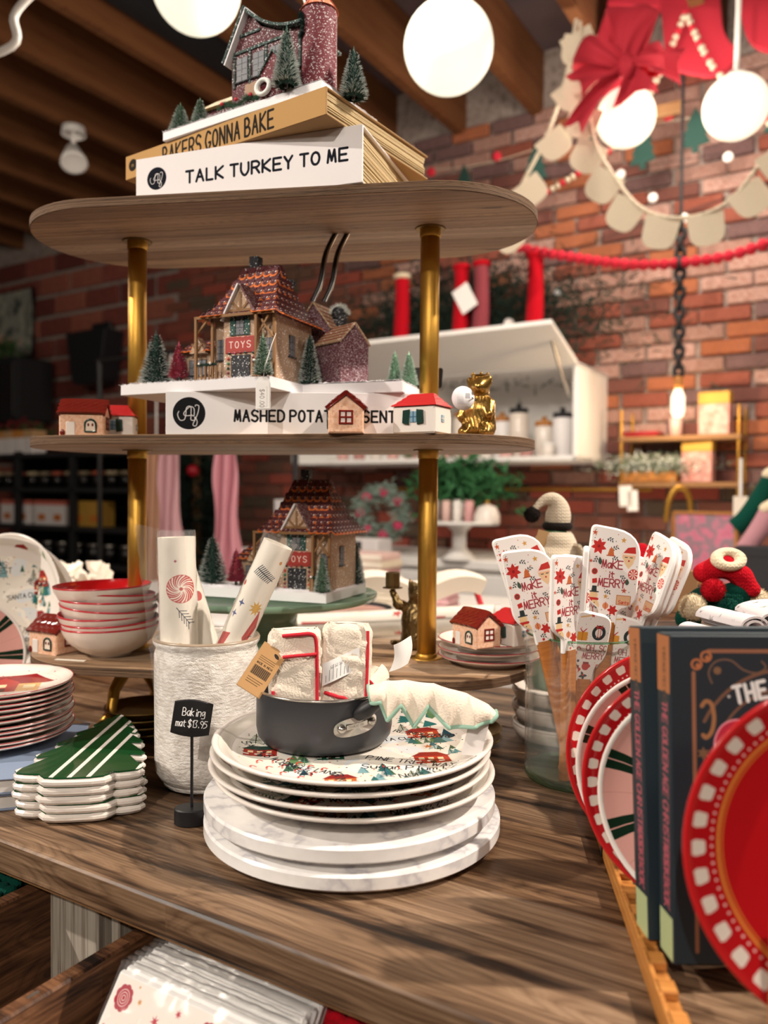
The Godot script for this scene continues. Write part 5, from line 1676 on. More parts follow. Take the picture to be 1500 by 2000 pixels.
	# books under the left plates
	for k in 2:
		var b := thing("book", ["pale blue hardback book lying flat at the left edge, the lower one", "pale blue hardback book lying flat at the left edge, under the plates"][k], "book", v3(-0.475, T + 0.0172 * k, -0.882), 0.28 - 0.03 * k, "blue books at the left edge")
		part(b, "cover", B.new().box(Vector3(0.26, 0.002, 0.19), v3(0, 0.001, 0), 0.0006).box(Vector3(0.26, 0.002, 0.19), v3(0, 0.016, 0), 0.0006), mat("7d8ca4", 0.6))
		part(b, "pages", B.new().box(Vector3(0.254, 0.0132, 0.184), v3(0, 0.0085, 0)), tri(tmat(ntex(5, 0.02, ["b9b4b0", "e6e2dc"], 2, 64), 0.9), Vector3(2, 900, 2)))
	# eleven plates with a cottage on top
	var sh := plate_parts(0.086, 0.0135, 0.05, 0.058)
	var cm := tmat(radial_print("cottage"), 0.14)
	var ord := ["lowest", "second lowest", "third from the bottom", "fourth from the bottom", "fifth from the bottom", "middle", "fifth from the top", "fourth from the top", "third from the top", "second from the top", "topmost"]
	var rr := B.new().lathe([v2(0.0848, 0.01345), v2(0.0853, 0.01375), v2(0.0858, 0.01345), v2(0.0860, 0.0131)], 72).mesh()
	for k in 11:
		var t := plate("side_plate", ord[k] + " cream side plate with red rim in the left stack" + (", printed with a red cottage" if k == 10 else ""), sh, M.ceramic_warm, cm, v3(-0.4565 + 0.0016 * sin(k * 1.9), T + 0.0348 + 0.0058 * k, -0.932 + 0.001 * cos(k * 2.3)), Vector3(0.01 * sin(k * 1.3), 0.3 if k == 10 else k * 0.7, 0.012 * cos(k * 1.7)), "cream side plates in the left stack")
		part(t, "red_rim", rr, M.rim_red)
	# red bowls
	var bw := B.new()
	bw.lathe([v2(0, 0.0012), v2(0.024, 0.0012), v2(0.025, 0), v2(0.0275, 0), v2(0.0282, 0.003), v2(0.042, 0.0095), v2(0.0545, 0.0205), v2(0.0612, 0.033), v2(0.0632, 0.0395)], 64)
	var bin := B.new()
	bin.lathe([v2(0.0622, 0.0405), v2(0.0598, 0.034), v2(0.0525, 0.022), v2(0.041, 0.012), v2(0.024, 0.0048), v2(0, 0.0042)], 64, 0.0632)
	var brm := B.new()
	brm.lathe([v2(0.0628, 0.0385), v2(0.0634, 0.0395), v2(0.0632, 0.0408), v2(0.0622, 0.0412), v2(0.0614, 0.0403)], 64)
	var sb := [bw.mesh(), bin.mesh(), brm.mesh()]
	var bi := tmat(radial_print("bowl"), 0.12)
	var tilt := [v3(0, 0, 0.02), v3(0.02, 0, 0.05), v3(-0.01, 0, 0.045), v3(0.03, 0, 0.075), v3(0.0, 0, 0.02), v3(-0.02, 0, 0.07), v3(0.02, 0, 0.0)]
	for k in 7:
		var t := thing("bowl", ["lowest", "second lowest", "third from the bottom", "middle", "third from the top", "second from the top", "topmost"][k] + " red and white bowl in the leaning stack of seven", "bowl", v3(-0.367 - 0.0016 * k + 0.002 * sin(k * 2.0), T3 + 0.0088 * k + 0.0012 * float(k > 2), -1.07 + 0.001 * cos(k * 2.0)), 0, "stacked red bowls")
		t.rotation = tilt[k] + v3(0, k * 0.8, 0)
		part(t, "bowl_body", sb[0], M.ceramic_warm)
		part(t, "inside", sb[1], bi)
		part(t, "rim", sb[2], mat("b02a34", 0.2))
	solo("shelf_label", B.new().box(Vector3(0.043, 0.0007, 0.006), v3(0, 0, 0)), M.paper, "narrow blank paper label on the front left edge of the lowest tier", "label", v3(-0.405, T3 + 0.0006, -1.026), v3(0, -0.22, 0))
	# gold-rimmed plates in the shade of the stand
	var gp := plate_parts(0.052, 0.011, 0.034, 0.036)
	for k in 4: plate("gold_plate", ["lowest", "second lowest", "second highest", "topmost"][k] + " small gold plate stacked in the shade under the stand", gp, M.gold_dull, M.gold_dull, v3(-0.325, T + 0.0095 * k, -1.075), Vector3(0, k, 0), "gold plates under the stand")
	for k in 2: plate("gold_plate", ["lower", "upper"][k] + " small gold plate on the table to the right of the printed plates", gp, M.gold_dull, M.gold_dull, v3(0.106, T + 0.012 * k, -1.045), Vector3(0, k, 0), "gold plates beside the printed plates")
	# green cake stand
	var ck := thing("cake_stand", "glossy sage green ceramic cake stand carrying the toy shop", "cake stand", v3(-0.166, T3, -1.147))
	part(ck, "plate", B.new().lathe([v2(0, 0.062), v2(0.06, 0.062), v2(0.15, 0.066), v2(0.1555, 0.068), v2(0.157, 0.071), v2(0.157, 0.0755), v2(0.1555, 0.0762), v2(0.154, 0.0755), v2(0.150, 0.0742), v2(0, 0.0742)], 96), M.stand_green)
	part(ck, "pedestal", B.new().lathe([v2(0.0, 0.001), v2(0.058, 0.001), v2(0.06, 0.0), v2(0.062, 0.0025), v2(0.061, 0.006), v2(0.052, 0.011), v2(0.044, 0.022), v2(0.041, 0.036), v2(0.043, 0.05), v2(0.05, 0.062)], 64), M.stand_green)

func towel_slab(w: float, h: float, d: float, sd: int) -> B:
	# soft folded cloth: a closed rounded slab, slightly rumpled
	var nz := noise(sd, 14.0, 3)
	var b := B.new()
	b.sheet(40, 30, func(u, v):
		var a: float = u * TAU
		var cx := signf(cos(a)) * pow(absf(cos(a)), 0.38) * w / 2
		var cz := signf(sin(a)) * pow(absf(sin(a)), 0.6) * d / 2
		var k: float = 1.0 - 0.2 * pow(maxf(0.0, v - 0.9) / 0.1, 2)
		var n := nz.get_noise_3d(cx * 9, v * 0.7, cz * 9)
		return v3(cx * k * (1.0 + 0.07 * n), h * v + 0.002 * n, cz * k * (1.0 + 0.35 * n)), 0.0, v2(4, 3))
	b.sheet(12, 6, func(u, v): return v3((u - 0.5) * w * 0.78, h + 0.0012 * sin(v * PI) * sin(u * PI), (0.5 - v) * d * 0.62))
	return b

func towels() -> void:
	var base := v3(-0.059, 0.994, -0.806)
	# two upright folds with red whipped edges
	for k in 2:
		var t := thing("dishcloth", ["folded cream dishcloth with red stitched edge, left fold in the saucepan", "folded cream dishcloth with red stitched edge, right fold with white care label"][k], "dishcloth", base + [v3(-0.0265, 0, 0.012), v3(0.020, 0.0, 0.008)][k], 0.0, "folded dishcloths in the saucepan")
		t.rotation = [v3(-0.1, 0.1, 0.03), v3(-0.12, -0.04, -0.02)][k]
		var w: float = [0.055, 0.050][k]
		var h: float = [0.110, 0.115][k]
		part(t, "cloth", towel_slab(w, h, 0.03, 3 + k), M.linen)
		part(t, "inner_fold", towel_slab(w * 0.9, h * 0.97, 0.02, 9 + k), M.linen).position = v3(0.002, 0, -0.02)
		var e := []
		var pr := v3(0, 0.0006, 0.0032)
		if k == 0: e = [v3(-0.012, 0.103, 0.0135), v3(0.004, 0.104, 0.0155), v3(0.016, 0.104, 0.014), v3(0.021, 0.098, 0.0125), v3(0.0215, 0.075, 0.0125), v3(0.021, 0.05, 0.0130), v3(0.0205, 0.03, 0.0135)]
		else: e = [v3(-0.0195, 0.045, 0.0115), v3(-0.006, 0.042, 0.0165), v3(0.004, 0.038, 0.0168), v3(0.0055, 0.015, 0.0172)]
		part(t, "red_edge", B.new().tube(smooth3(e.map(func(q): return q + pr)), 0.0019, 7), M.stitch_red)
		if k == 0:
			part(t, "red_edge", B.new().tube(smooth3([v3(-0.012, 0.083, 0.019), v3(0.004, 0.084, 0.0205), v3(0.021, 0.0845, 0.0178)]), 0.0018, 7), M.stitch_red)
			part(t, "red_edge", B.new().tube(smooth3([v3(-0.0225, 0.05, 0.0165), v3(-0.0225, 0.02, 0.0165)]), 0.0018, 7), M.stitch_red)
			var c := Cv.new(170, 320, Color("b98f5e"))
			c.disc(v2(120, 42), 22, Color("2a2018"), 0.5, 0.4)
			for i in 3: c.line([v2(28, 84 + i * 13), v2(140, 84 + i * 13)], 4, Color("5d4428"))
			c.text("MADE IN INDIA", v2(30, 124), 14, 2.6, Color("2c2016"), 0, 0.75, 0.2)
			for i in 30: c.poly([v2(26 + i * 4, 150), v2(28 + i * 4 + (i * 7) % 3, 150), v2(28 + i * 4 + (i * 7) % 3, 212), v2(26 + i * 4, 212)], Color("241a12"))
			for i in 3: c.line([v2(30, 236 + i * 15), v2(138 - i * 10, 236 + i * 15)], 4, Color("4a3622"))
			var kt := part(t, "kraft_tag", B.new().box(Vector3(0.0265, 0.05, 0.0006), Vector3.ZERO), M.kraft)
			at(kt, v3(-0.0325, 0.072, 0.021), v3(-0.25, 0.12, -0.62))
			part(kt, "print", B.new().quad(v3(-0.013, -0.0245, 0.0005), v3(0.013, -0.0245, 0.0005), v3(0.013, 0.0245, 0.0005), v3(-0.013, 0.0245, 0.0005), v2(0, 1), v2(1, 1), v2(1, 0), v2(0, 0)), tmat(c.tex(), 0.85))
		else:
			part(t, "red_edge", B.new().tube(smooth3([v3(0.0215, 0.108, 0.0125), v3(0.0222, 0.085, 0.0135), v3(0.0222, 0.06, 0.014), v3(0.0218, 0.035, 0.014)]), 0.0016, 7), M.stitch_red)
			var c := Cv.new(200, 200, Color("efedea"))
			for i in 8: c.line([v2(20 + 20 * i, 20), v2(20 + 20 * i, 80 + (i * 37) % 90)], 3, Color("77777c"))
			for i in 3: c.text("8O", v2(60 + i * 24, 120), 16, 2, Color("66666a"), PI / 2)
			var lb := part(t, "care_label", B.new().sheet(10, 6, func(u, v): return v3(-0.022 + 0.036 * u, 0.052 + 0.022 * v + 0.018 * u, 0.0165 + 0.003 * sin(u * 5 + v)), 0.0004), tmat(c.tex(), 0.7))
	# two rolled ones behind
	for k in 2:
		var t := thing("dishcloth", ["rolled cream dishcloth with red edge behind the folded ones, upper", "rolled cream dishcloth with red edge behind the folded ones, right"][k], "dishcloth", base + [v3(0.045, 0.048, -0.018), v3(0.05, 0.034, -0.004)][k], 0.0, "rolled dishcloths in the saucepan")
		t.rotation = v3(0.2, -0.35, 0.45 - 0.25 * k)
		var sp := B.new()
		sp.sheet(56, 10, func(u, v):
			var a: float = u * TAU * 2.1
			var rr: float = 0.0165 * (0.35 + 0.65 * u) * (1.0 + 0.05 * sin(v * 9 + a))
			return v3(cos(a) * rr, sin(a) * rr, (v - 0.5) * 0.04), 0.0028, v2(4, 1))
		part(t, "cloth", sp, M.linen)
		var e := []
		for i in 30:
			var a := (0.45 + 0.55 * i / 29.0) * TAU * 2.1
			var rr := 0.0165 * (0.35 + 0.65 * (0.45 + 0.55 * i / 29.0))
			e.append(v3(cos(a) * rr, sin(a) * rr, 0.0205))
		part(t, "red_edge", B.new().tube(e, 0.0013, 7), M.stitch_red)
	var pt := solo("paper_tag", B.new().sheet(6, 6, func(u, v): return v3(0.018 * u + 0.003 * sin(v * 3), 0.027 * v + 0.010 * u, 0.004 * sin(u * 3 + v)), 0.0004), M.white, "blank white paper tag sticking up beside the rolled dishcloths", "tag", v3(0.006, 1.066, -0.775), v3(0, 0.2, -0.12))

func smooth3(p: Array, n := 6) -> Array:
	var o := []
	for i in p.size() - 1:
		var a: Vector3 = p[max(0, i - 1)]
		var d: Vector3 = p[min(p.size() - 1, i + 2)]
		for j in n: o.append(p[i].cubic_interpolate(p[i + 1], a, d, float(j) / n))
	o.append(p[-1])
	return o

func mat_print(k: int) -> ImageTexture:
	# u runs round the roll, v down it
	var c := Cv.new(512, 768, Color("e6dfd2"))
	var red := Color("b5372f")
	var ink := Color("25303a")
	if k == 0:
		var m := v2(330, 330)
		c.disc(m, 92, red)
		for i in 22:
			var p := []
			for j in 7: p.append(m + Vector2.from_angle(TAU * i / 22 + j * 0.16) * (14 + 12.0 * j))
			c.curve(p, 3.0 + 2.5 * (i % 3), Color("efe6da"))
		var tw := v2(300, 450)
		c.line([tw, tw + v2(80, 110)], 5, ink)
		for i in 5:
			c.line([tw + v2(14, 20) * (i + 1), tw + v2(14, 20) * (i + 1) + v2(46, 4)], 5, ink)
			c.line([tw + v2(14, 20) * (i + 1), tw + v2(14, 20) * (i + 1) + v2(2, 44)], 5, ink)
		c.star(v2(300, 150), 10, 4, 0.7, Color("a03048"))
		c.disc(v2(316, 690), 12, Color("cfa25c"))
		c.poly([v2(90, 300), v2(150, 350), v2(150, 470), v2(80, 500)], red)
		c.star(v2(40, 620), 40, 5, 0.5, red)
	elif k == 1:
		c.curve([v2(150, 100), v2(200, 160), v2(160, 230), v2(230, 260)], 14, Color("b0503c"))
		c.star(v2(280, 420), 44, 5, 0.5, Color("b0503c"))
		c.star(v2(120, 600), 30, 6, 0.4, Color("c9a052"))
		c.disc(v2(380, 240), 40, red)
	else:
		var a := v2(250, 180)
		for i in 10:
			var q := a + v2(14, 4.5) * i
			c.line([q, q + v2(-18, 34 - i)], 6, ink)
			c.line([q, q + v2(24, -30 + i)], 6, ink)
		c.line([a, a + v2(140, 45)], 6, ink)
		c.star(v2(360, 420), 52, 9, 0.5, Color("cda048"))
		c.star(v2(240, 420), 30, 4, 0.35, Color("2c3e78"))
		c.star(v2(215, 500), 30, 4, 0.35, Color("2c3e78"))
		c.poly([v2(400, 420), v2(440, 540), v2(380, 680), v2(350, 620)], red)
		c.poly([v2(180, 640), v2(260, 620), v2(240, 720), v2(170, 740)], red)
		c.disc(v2(395, 100), 12, Color("c98a4a"))
		c.curve([v2(330, 740), v2(380, 620), v2(430, 600)], 4, ink)
		c.disc(v2(180, 300), 18, red)
	return c.tex()

func roll(label: String, a: Vector3, b: Vector3, r: float, k: int, spin: float, sleeve: float) -> Node3D:
	var t := thing("baking_mat", label, "baking mat", a, 0, "rolled baking mats in the crock")
	var y := (b - a).normalized()
	var x := y.cross(v3(0, 0, 1)).normalized()
	t.transform = Transform3D(Basis(x, y, x.cross(y)) * Basis(Vector3.UP, spin), a)
	var L := a.distance_to(b)
	var s := B.new()
	s.sheet(64, 2, func(u, v):
		var an: float = u * TAU * 1.6
		var rr: float = r * (0.88 + 0.12 * u)
		return v3(cos(an) * rr, L * (1 - v), -sin(an) * rr), 0.0008, v2(2.2, 1.9))
	part(t, "mat_roll", s, tmat(mat_print(k), 0.5))
	var f := B.new()
	var nz := noise(k + 3, 30.0, 2)
	f.sheet(40, 24, func(u, v):
		var an: float = u * TAU
		var n := nz.get_noise_3d(cos(an), v * 1.5, sin(an))
		var rr: float = r * (1.04 + 0.05 * n + maxf(0.0, v - 0.9) * sleeve)
		return v3(cos(an) * rr, L * 1.03 * v, -sin(an) * rr))
	part(t, "clear_sleeve", f, M.film)
	return t

func crock_and_rolls() -> void:
	var c := thing("crock", "tall white textured stoneware crock holding rolled baking mats", "crock", v3(-0.2005, T, -0.902))
	var b := B.new()
	var wob := func(v: Vector3) -> Vector3: return v
	b.lathe([v2(0, 0.002), v2(0.043, 0.002), v2(0.045, 0.0), v2(0.0475, 0.0015), v2(0.0478, 0.0055), v2(0.0478, 0.0055), v2(0.052, 0.009), v2(0.0562, 0.016), v2(0.0575, 0.03), v2(0.0578, 0.08), v2(0.0582, 0.13), v2(0.058, 0.148), v2(0.0562, 0.1535), v2(0.0568, 0.1565), v2(0.0592, 0.160), v2(0.0598, 0.1635), v2(0.0586, 0.1660), v2(0.0566, 0.1658), v2(0.0548, 0.162), v2(0.0535, 0.15), v2(0.053, 0.02), v2(0.0, 0.014)], 96)
	part(c, "crock_body", b, M.crock)
	part(c, "glaze_break", B.new().lathe([v2(0.0597, 0.1632), v2(0.0599, 0.1642), v2(0.0589, 0.1662), v2(0.0570, 0.1662)], 96), mat("9c8a76", 0.3))
	roll("upright rolled baking mat printed with a red peppermint swirl, in the white crock", v3(-0.226, 0.94, -0.893), v3(-0.2335, 1.190, -0.893), 0.0205, 0, 3.92, 0.0)
	roll("thin rolled baking mat leaning behind the peppermint one, in the white crock", v3(-0.172, 0.95, -0.918), v3(-0.236, 1.150, -0.925), 0.0165, 1, 3.9, 0.0)
	roll("rolled baking mat leaning right, printed with a gold star and dark sprig", v3(-0.222, 0.95, -0.885), v3(-0.118, 1.184, -0.885), 0.0168, 2, 3.76, 2.0)
	# loose plastic bag standing beside the upright roll
	var bag := B.new()
	var nz := noise(19, 8.0, 3)
	bag.sheet(16, 26, func(u, v):
		var n := nz.get_noise_2d(u * 3, v * 2)
		return v3(-0.2415 - 0.028 * v * (1 - u) + 0.036 * u * (1 - 0.25 * v) - 0.004, 0.96 + 0.245 * v - 0.014 * u * u * v * (1.6 - u), -0.872 + 0.006 * n + 0.012 * sin(u * PI)))
	solo("plastic_sleeve", bag, M.film, "crinkled clear plastic bag standing open beside the peppermint baking mat", "plastic bag")

# ---------------------------------------------------------------- right of the stand: figurines, jar of spatulas, rack, hats
func rounded(p: Array, r: Array, n := 6) -> PackedVector2Array:
	# polygon with each corner rounded by its own radius
	var o := PackedVector2Array()
	var m := p.size()
	for i in m:
		var a: Vector2 = p[(i + m - 1) % m]
		var b: Vector2 = p[i]
		var c: Vector2 = p[(i + 1) % m]
		var q: Vector2 = b + (a - b).normalized() * r[i]
		var s: Vector2 = b + (c - b).normalized() * r[i]
		for k in n + 1:
			var t := float(k) / n
			o.append(q.lerp(b, t).lerp(b.lerp(s, t), t))
	return o

func spatula_print(k: int) -> ImageTexture:
	var W := 360
	var H := 640
	var c := Cv.new(W, H, Color("efeae6"))
	var red := Color("c0302c")
	var ink := Color("2c3a3c")
	var gold := Color("cf9a4c")
	var rng := RandomNumberGenerator.new()
	rng.seed = 8 + k
	for i in 46: c.disc(v2(rng.randf() * W, rng.randf() * H), 3.2, [ink, red, gold, ink][i % 4])
	if k == 0:
		for q in [[38, 52, 20], [235, 88, 20], [28, 235, 15], [270, 408, 20], [150, 455, 18], [105, 545, 15]]: c.star(v2(q[0], q[1]), q[2], 5, 0.42, gold if q[0] in [235, 150] else Color("c4553c"))
		for q in [v2(72, 138)]:
			for i in 7: c.leaf(q, q + Vector2.from_angle(TAU * i / 7 + 0.3) * 54, 14, red)
			c.disc(q, 10, Color("8e1f22"))
		var f := v2(205, 540)
		for i in 6: c.leaf(f, f + Vector2.from_angle(TAU * i / 6) * 38, 10, red)
		for q in [[128, 82, 0.35], [165, 150, -0.4], [170, 205, 0.1], [240, 310, 0.8], [140, 420, 0.2], [70, 205, 2.0], [160, 575, 0.3]]:
			var a := v2(q[0], q[1])
			for i in 5:
				var d := Vector2.from_angle(q[2] + 0.0)
				c.leaf(a + d * (8 * i), a + d * (8 * i + 12) + d.orthogonal() * 14 * (1 if i % 2 else -1), 4, ink)
		c.poly([v2(135, 190), v2(180, 190), v2(172, 150), v2(158, 138), v2(146, 150)], Color("c66a3c"))
		c.line([v2(130, 192), v2(184, 192)], 6, Color("a8482c"))
		# a bearded face under a red cap
		c.disc(v2(280, 190), 44, Color("e9b48e"), 0.75)
		c.poly([v2(238, 190), v2(322, 190), v2(312, 232), v2(285, 268), v2(256, 236)], Color("e6c79c"))
		c.poly([v2(240, 168), v2(268, 132), v2(318, 124), v2(326, 172)], red)
		c.line([v2(238, 174), v2(324, 174)], 14, Color("f0d9c6"))
		for x in [262, 296]: c.line([v2(x - 8, 194), v2(x + 8, 194)], 5, ink)
		c.disc(v2(282, 216), 6, red)
		c.disc(v2(320, 300), 34, red)
		for i in 8: c.poly([v2(320, 300), v2(320, 300) + Vector2.from_angle(TAU * i / 8) * 30, v2(320, 300) + Vector2.from_angle(TAU * (i + 0.5) / 8) * 30], Color("f1dfd0"))
		c.disc(v2(60, 300), 20, red); c.disc(v2(60, 300), 12, Color("3a4a40")); c.disc(v2(60, 300), 6, red)
		c.poly([v2(48, 350), v2(80, 342), v2(84, 372), v2(52, 378)], red)
		c.leaf(v2(95, 255), v2(85, 205), 13, Color("3c5648"))
		c.leaf(v2(285, 372), v2(282, 330), 14, Color("3c5648"))
		c.text("MaKE", v2(105, 222), 50, 7.5, Color("9c2a34"), 0, 0.8, 0.16)
		c.text("it", v2(150, 290), 42, 7.5, Color("9c2a34"), 0, 0.8, 0.16)
		c.text("MERRY", v2(92, 342), 50, 7.5, Color("9c2a34"), 0, 0.8, 0.16)
		# a snow figure in a top hat
		c.disc(v2(68, 520), 44, Color("e8c899")); c.disc(v2(68, 452), 28, Color("e8c899"))
		c.line([v2(38, 430), v2(98, 430)], 8, ink); c.poly([v2(50, 430), v2(86, 430), v2(84, 392), v2(54, 392)], ink)
		c.line([v2(40, 476), v2(96, 476)], 16, red); c.poly([v2(44, 476), v2(62, 476), v2(58, 530), v2(40, 530)], red)
		for i in 3: c.disc(v2(78, 500 + 18 * i), 4, ink)
		c.poly([v2(225, 440), v2(318, 440), v2(318, 500), v2(225, 500)], Color("dfb58c"))
		c.line([v2(225, 440), v2(318, 440), v2(318, 500), v2(225, 500), v2(225, 440)], 4, Color("b5683c"))
		c.text("Santa", v2(240, 472), 22, 3.5, red, 0, 0.7, 0.2)
		c.disc(v2(155, 515), 20, Color("d98a5c")); c.line([v2(155, 490), v2(155, 540)], 4, red)
		c.disc(v2(175, 605), 9, red)
	else:
		c.line([v2(50, 60), v2(150, 40)], 12, Color("e0b673")); c.star(v2(165, 38), 24, 5, 0.42, red)
		c.poly([v2(40, 190), v2(140, 190), v2(140, 265), v2(40, 265)], Color("dd9a3c"))
		c.line([v2(90, 190), v2(90, 265)], 8, Color("b9702c")); c.curve([v2(90, 190), v2(60, 160), v2(90, 190), v2(122, 160), v2(90, 190)], 7, red)
		c.ring(v2(245, 190), 66, 30, ink)
		c.poly([v2(215, 118), v2(245, 140), v2(275, 118), v2(275, 160), v2(245, 142), v2(215, 160)], red)
		for i in 4: c.line([v2(225 + 12 * i, 160), v2(228 + 12 * i, 232)], 6, red if i % 2 else Color("efe0d4"))
		c.text("OH, SO", v2(150, 300), 54, 8, Color("9c2a34"), 0, 0.8, 0.16)
		c.text("MERRY", v2(125, 372), 54, 8, Color("9c2a34"), 0, 0.85, 0.16)
		c.curve([v2(60, 390), v2(60, 340), v2(80, 326), v2(96, 344)], 9, red)
		for q in [v2(80, 530), v2(170, 495)]:
			c.disc(q, 36, red); c.disc(q + v2(34, -4), 14, red); c.poly([q + v2(-30, -40), q + v2(26, -40), q + v2(26, -22), q + v2(-30, -22)], Color("8e1f22"))
		for i in 4: c.leaf(v2(160, 580), v2(160, 580) + Vector2.from_angle(i * 1.4) * 44, 12, ink)
		c.disc(v2(160, 575), 9, red)
		c.disc(v2(90, 450), 12, Color("34467a"))
		c.poly([v2(260, 520), v2(310, 520), v2(300, 470), v2(270, 470)], Color("d7746a"))
	return c.tex()

var spat := {}
func spatula(label: String, a: Vector3, b: Vector3, yaw: float, kind := 0, sc := 1.0) -> void:
	if not spat.has(kind):
		var w: float = 0.058 if kind == 0 else 0.042
		var h: float = 0.112 if kind == 0 else 0.084
		var o := rounded([v2(-0.0105, 0), v2(-0.0105, -0.017), v2(-w / 2, -0.030), v2(-w / 2 + 0.002, -h), v2(w / 2, -h + 0.006), v2(w / 2, -0.026), v2(0.0105, -0.017), v2(0.0105, 0)], [0.002, 0.004, 0.014, 0.007, 0.030 if kind == 0 else 0.012, 0.012, 0.004, 0.002])
		var hd := B.new().set_x(Vector3.ZERO, v3(PI / 2, 0, 0)).prism(o, -0.0033, 0.0033, 0.0016, true)
		var pr := B.new()
		var ins: PackedVector2Array = Geometry2D.offset_polygon(o, -0.0017)[0]
		var ti := Geometry2D.triangulate_polygon(ins)
		for s in [1.0, -1.0]:
			for i in range(0, ti.size(), 3):
				var q := [ins[ti[i]], ins[ti[i + 1]], ins[ti[i + 2]]]
				var u := []
				for k in 3: u.append(v2(q[k].x / w + 0.5, q[k].y / h + 1.0))
				pr.tri(v3(q[0].x, -q[0].y, s * 0.00345), v3(q[1].x, -q[1].y, s * 0.00345), v3(q[2].x, -q[2].y, s * 0.00345), u[0], u[1], u[2])
		spat[kind] = [hd.mesh(), pr.mesh(), tmat(spatula_print(kind), 0.4), h]
	var t := thing("spatula", label, "spatula", a, 0, "printed spatulas in the glass jar")
	var y := (b - a).normalized()
	var z := Vector3(sin(yaw), 0, cos(yaw))
	var x := y.cross(z).normalized()
	t.transform = Transform3D(Basis(x, y, x.cross(y)), a)
	var L: float = a.distance_to(b) - spat[kind][3]
	var hm := part(t, "head", spat[kind][0], M.white)
	hm.position.y = L
	part(hm, "print", spat[kind][1], spat[kind][2])
	var hb := B.new()
	var prof := [[0.0, 0.0088, 0.0055], [0.02, 0.0098, 0.0062], [0.5, 0.0082, 0.006], [0.96, 0.0092, 0.0048], [1.0, 0.0094, 0.0042]]
	hb.sheet(24, 12, func(u, v):
		var k := int(v * 3.999)
		var f: float = v * 4.0 - k
		var ax := lerpf(prof[k][1], prof[k + 1][1], f)
		var az := lerpf(prof[k][2], prof[k + 1][2], f)
		var an: float = u * TAU
		return v3(signf(cos(an)) * pow(absf(cos(an)), 0.6) * ax, lerpf(prof[k][0], prof[k + 1][0], f) * (L + 0.004), -signf(sin(an)) * pow(absf(sin(an)), 0.6) * az), 0.0, v2(0.06, 0.2))
	hb.box(Vector3(0.014, 0.001, 0.008), v3(0, 0.0003, 0))
	part(t, "handle", hb, M.spoon)
	part(t, "hanging_loop", B.new().tube(smooth3([v3(0, 0.018, 0.006), v3(0.006, 0.012, 0.008), v3(0.014, 0.004, 0.007), v3(0.012, -0.002 + 0.004, 0.004), v3(0.004, 0.012, -0.004), v3(0, 0.018, -0.006)]), 0.0006, 6), M.black)

func pompom(p: Node3D, c: Vector3, r: float, m: Material, sd: int, n := 1500) -> void:
	var rng := RandomNumberGenerator.new()
	rng.seed = sd
	var b := B.new()
	b.ball(c, Vector3.ONE * r * 0.86, 18, 10)
	for i in n:
		var d := v3(rng.randfn(), rng.randfn(), rng.randfn()).normalized()
		var e := (d + v3(rng.randfn(), rng.randfn(), rng.randfn()) * 0.14).normalized()
		b.hair(c + d * r * 0.7, c + e * r * rng.randf_range(0.92, 1.05), 0.00055)
	part(p, "pompom", b, m)

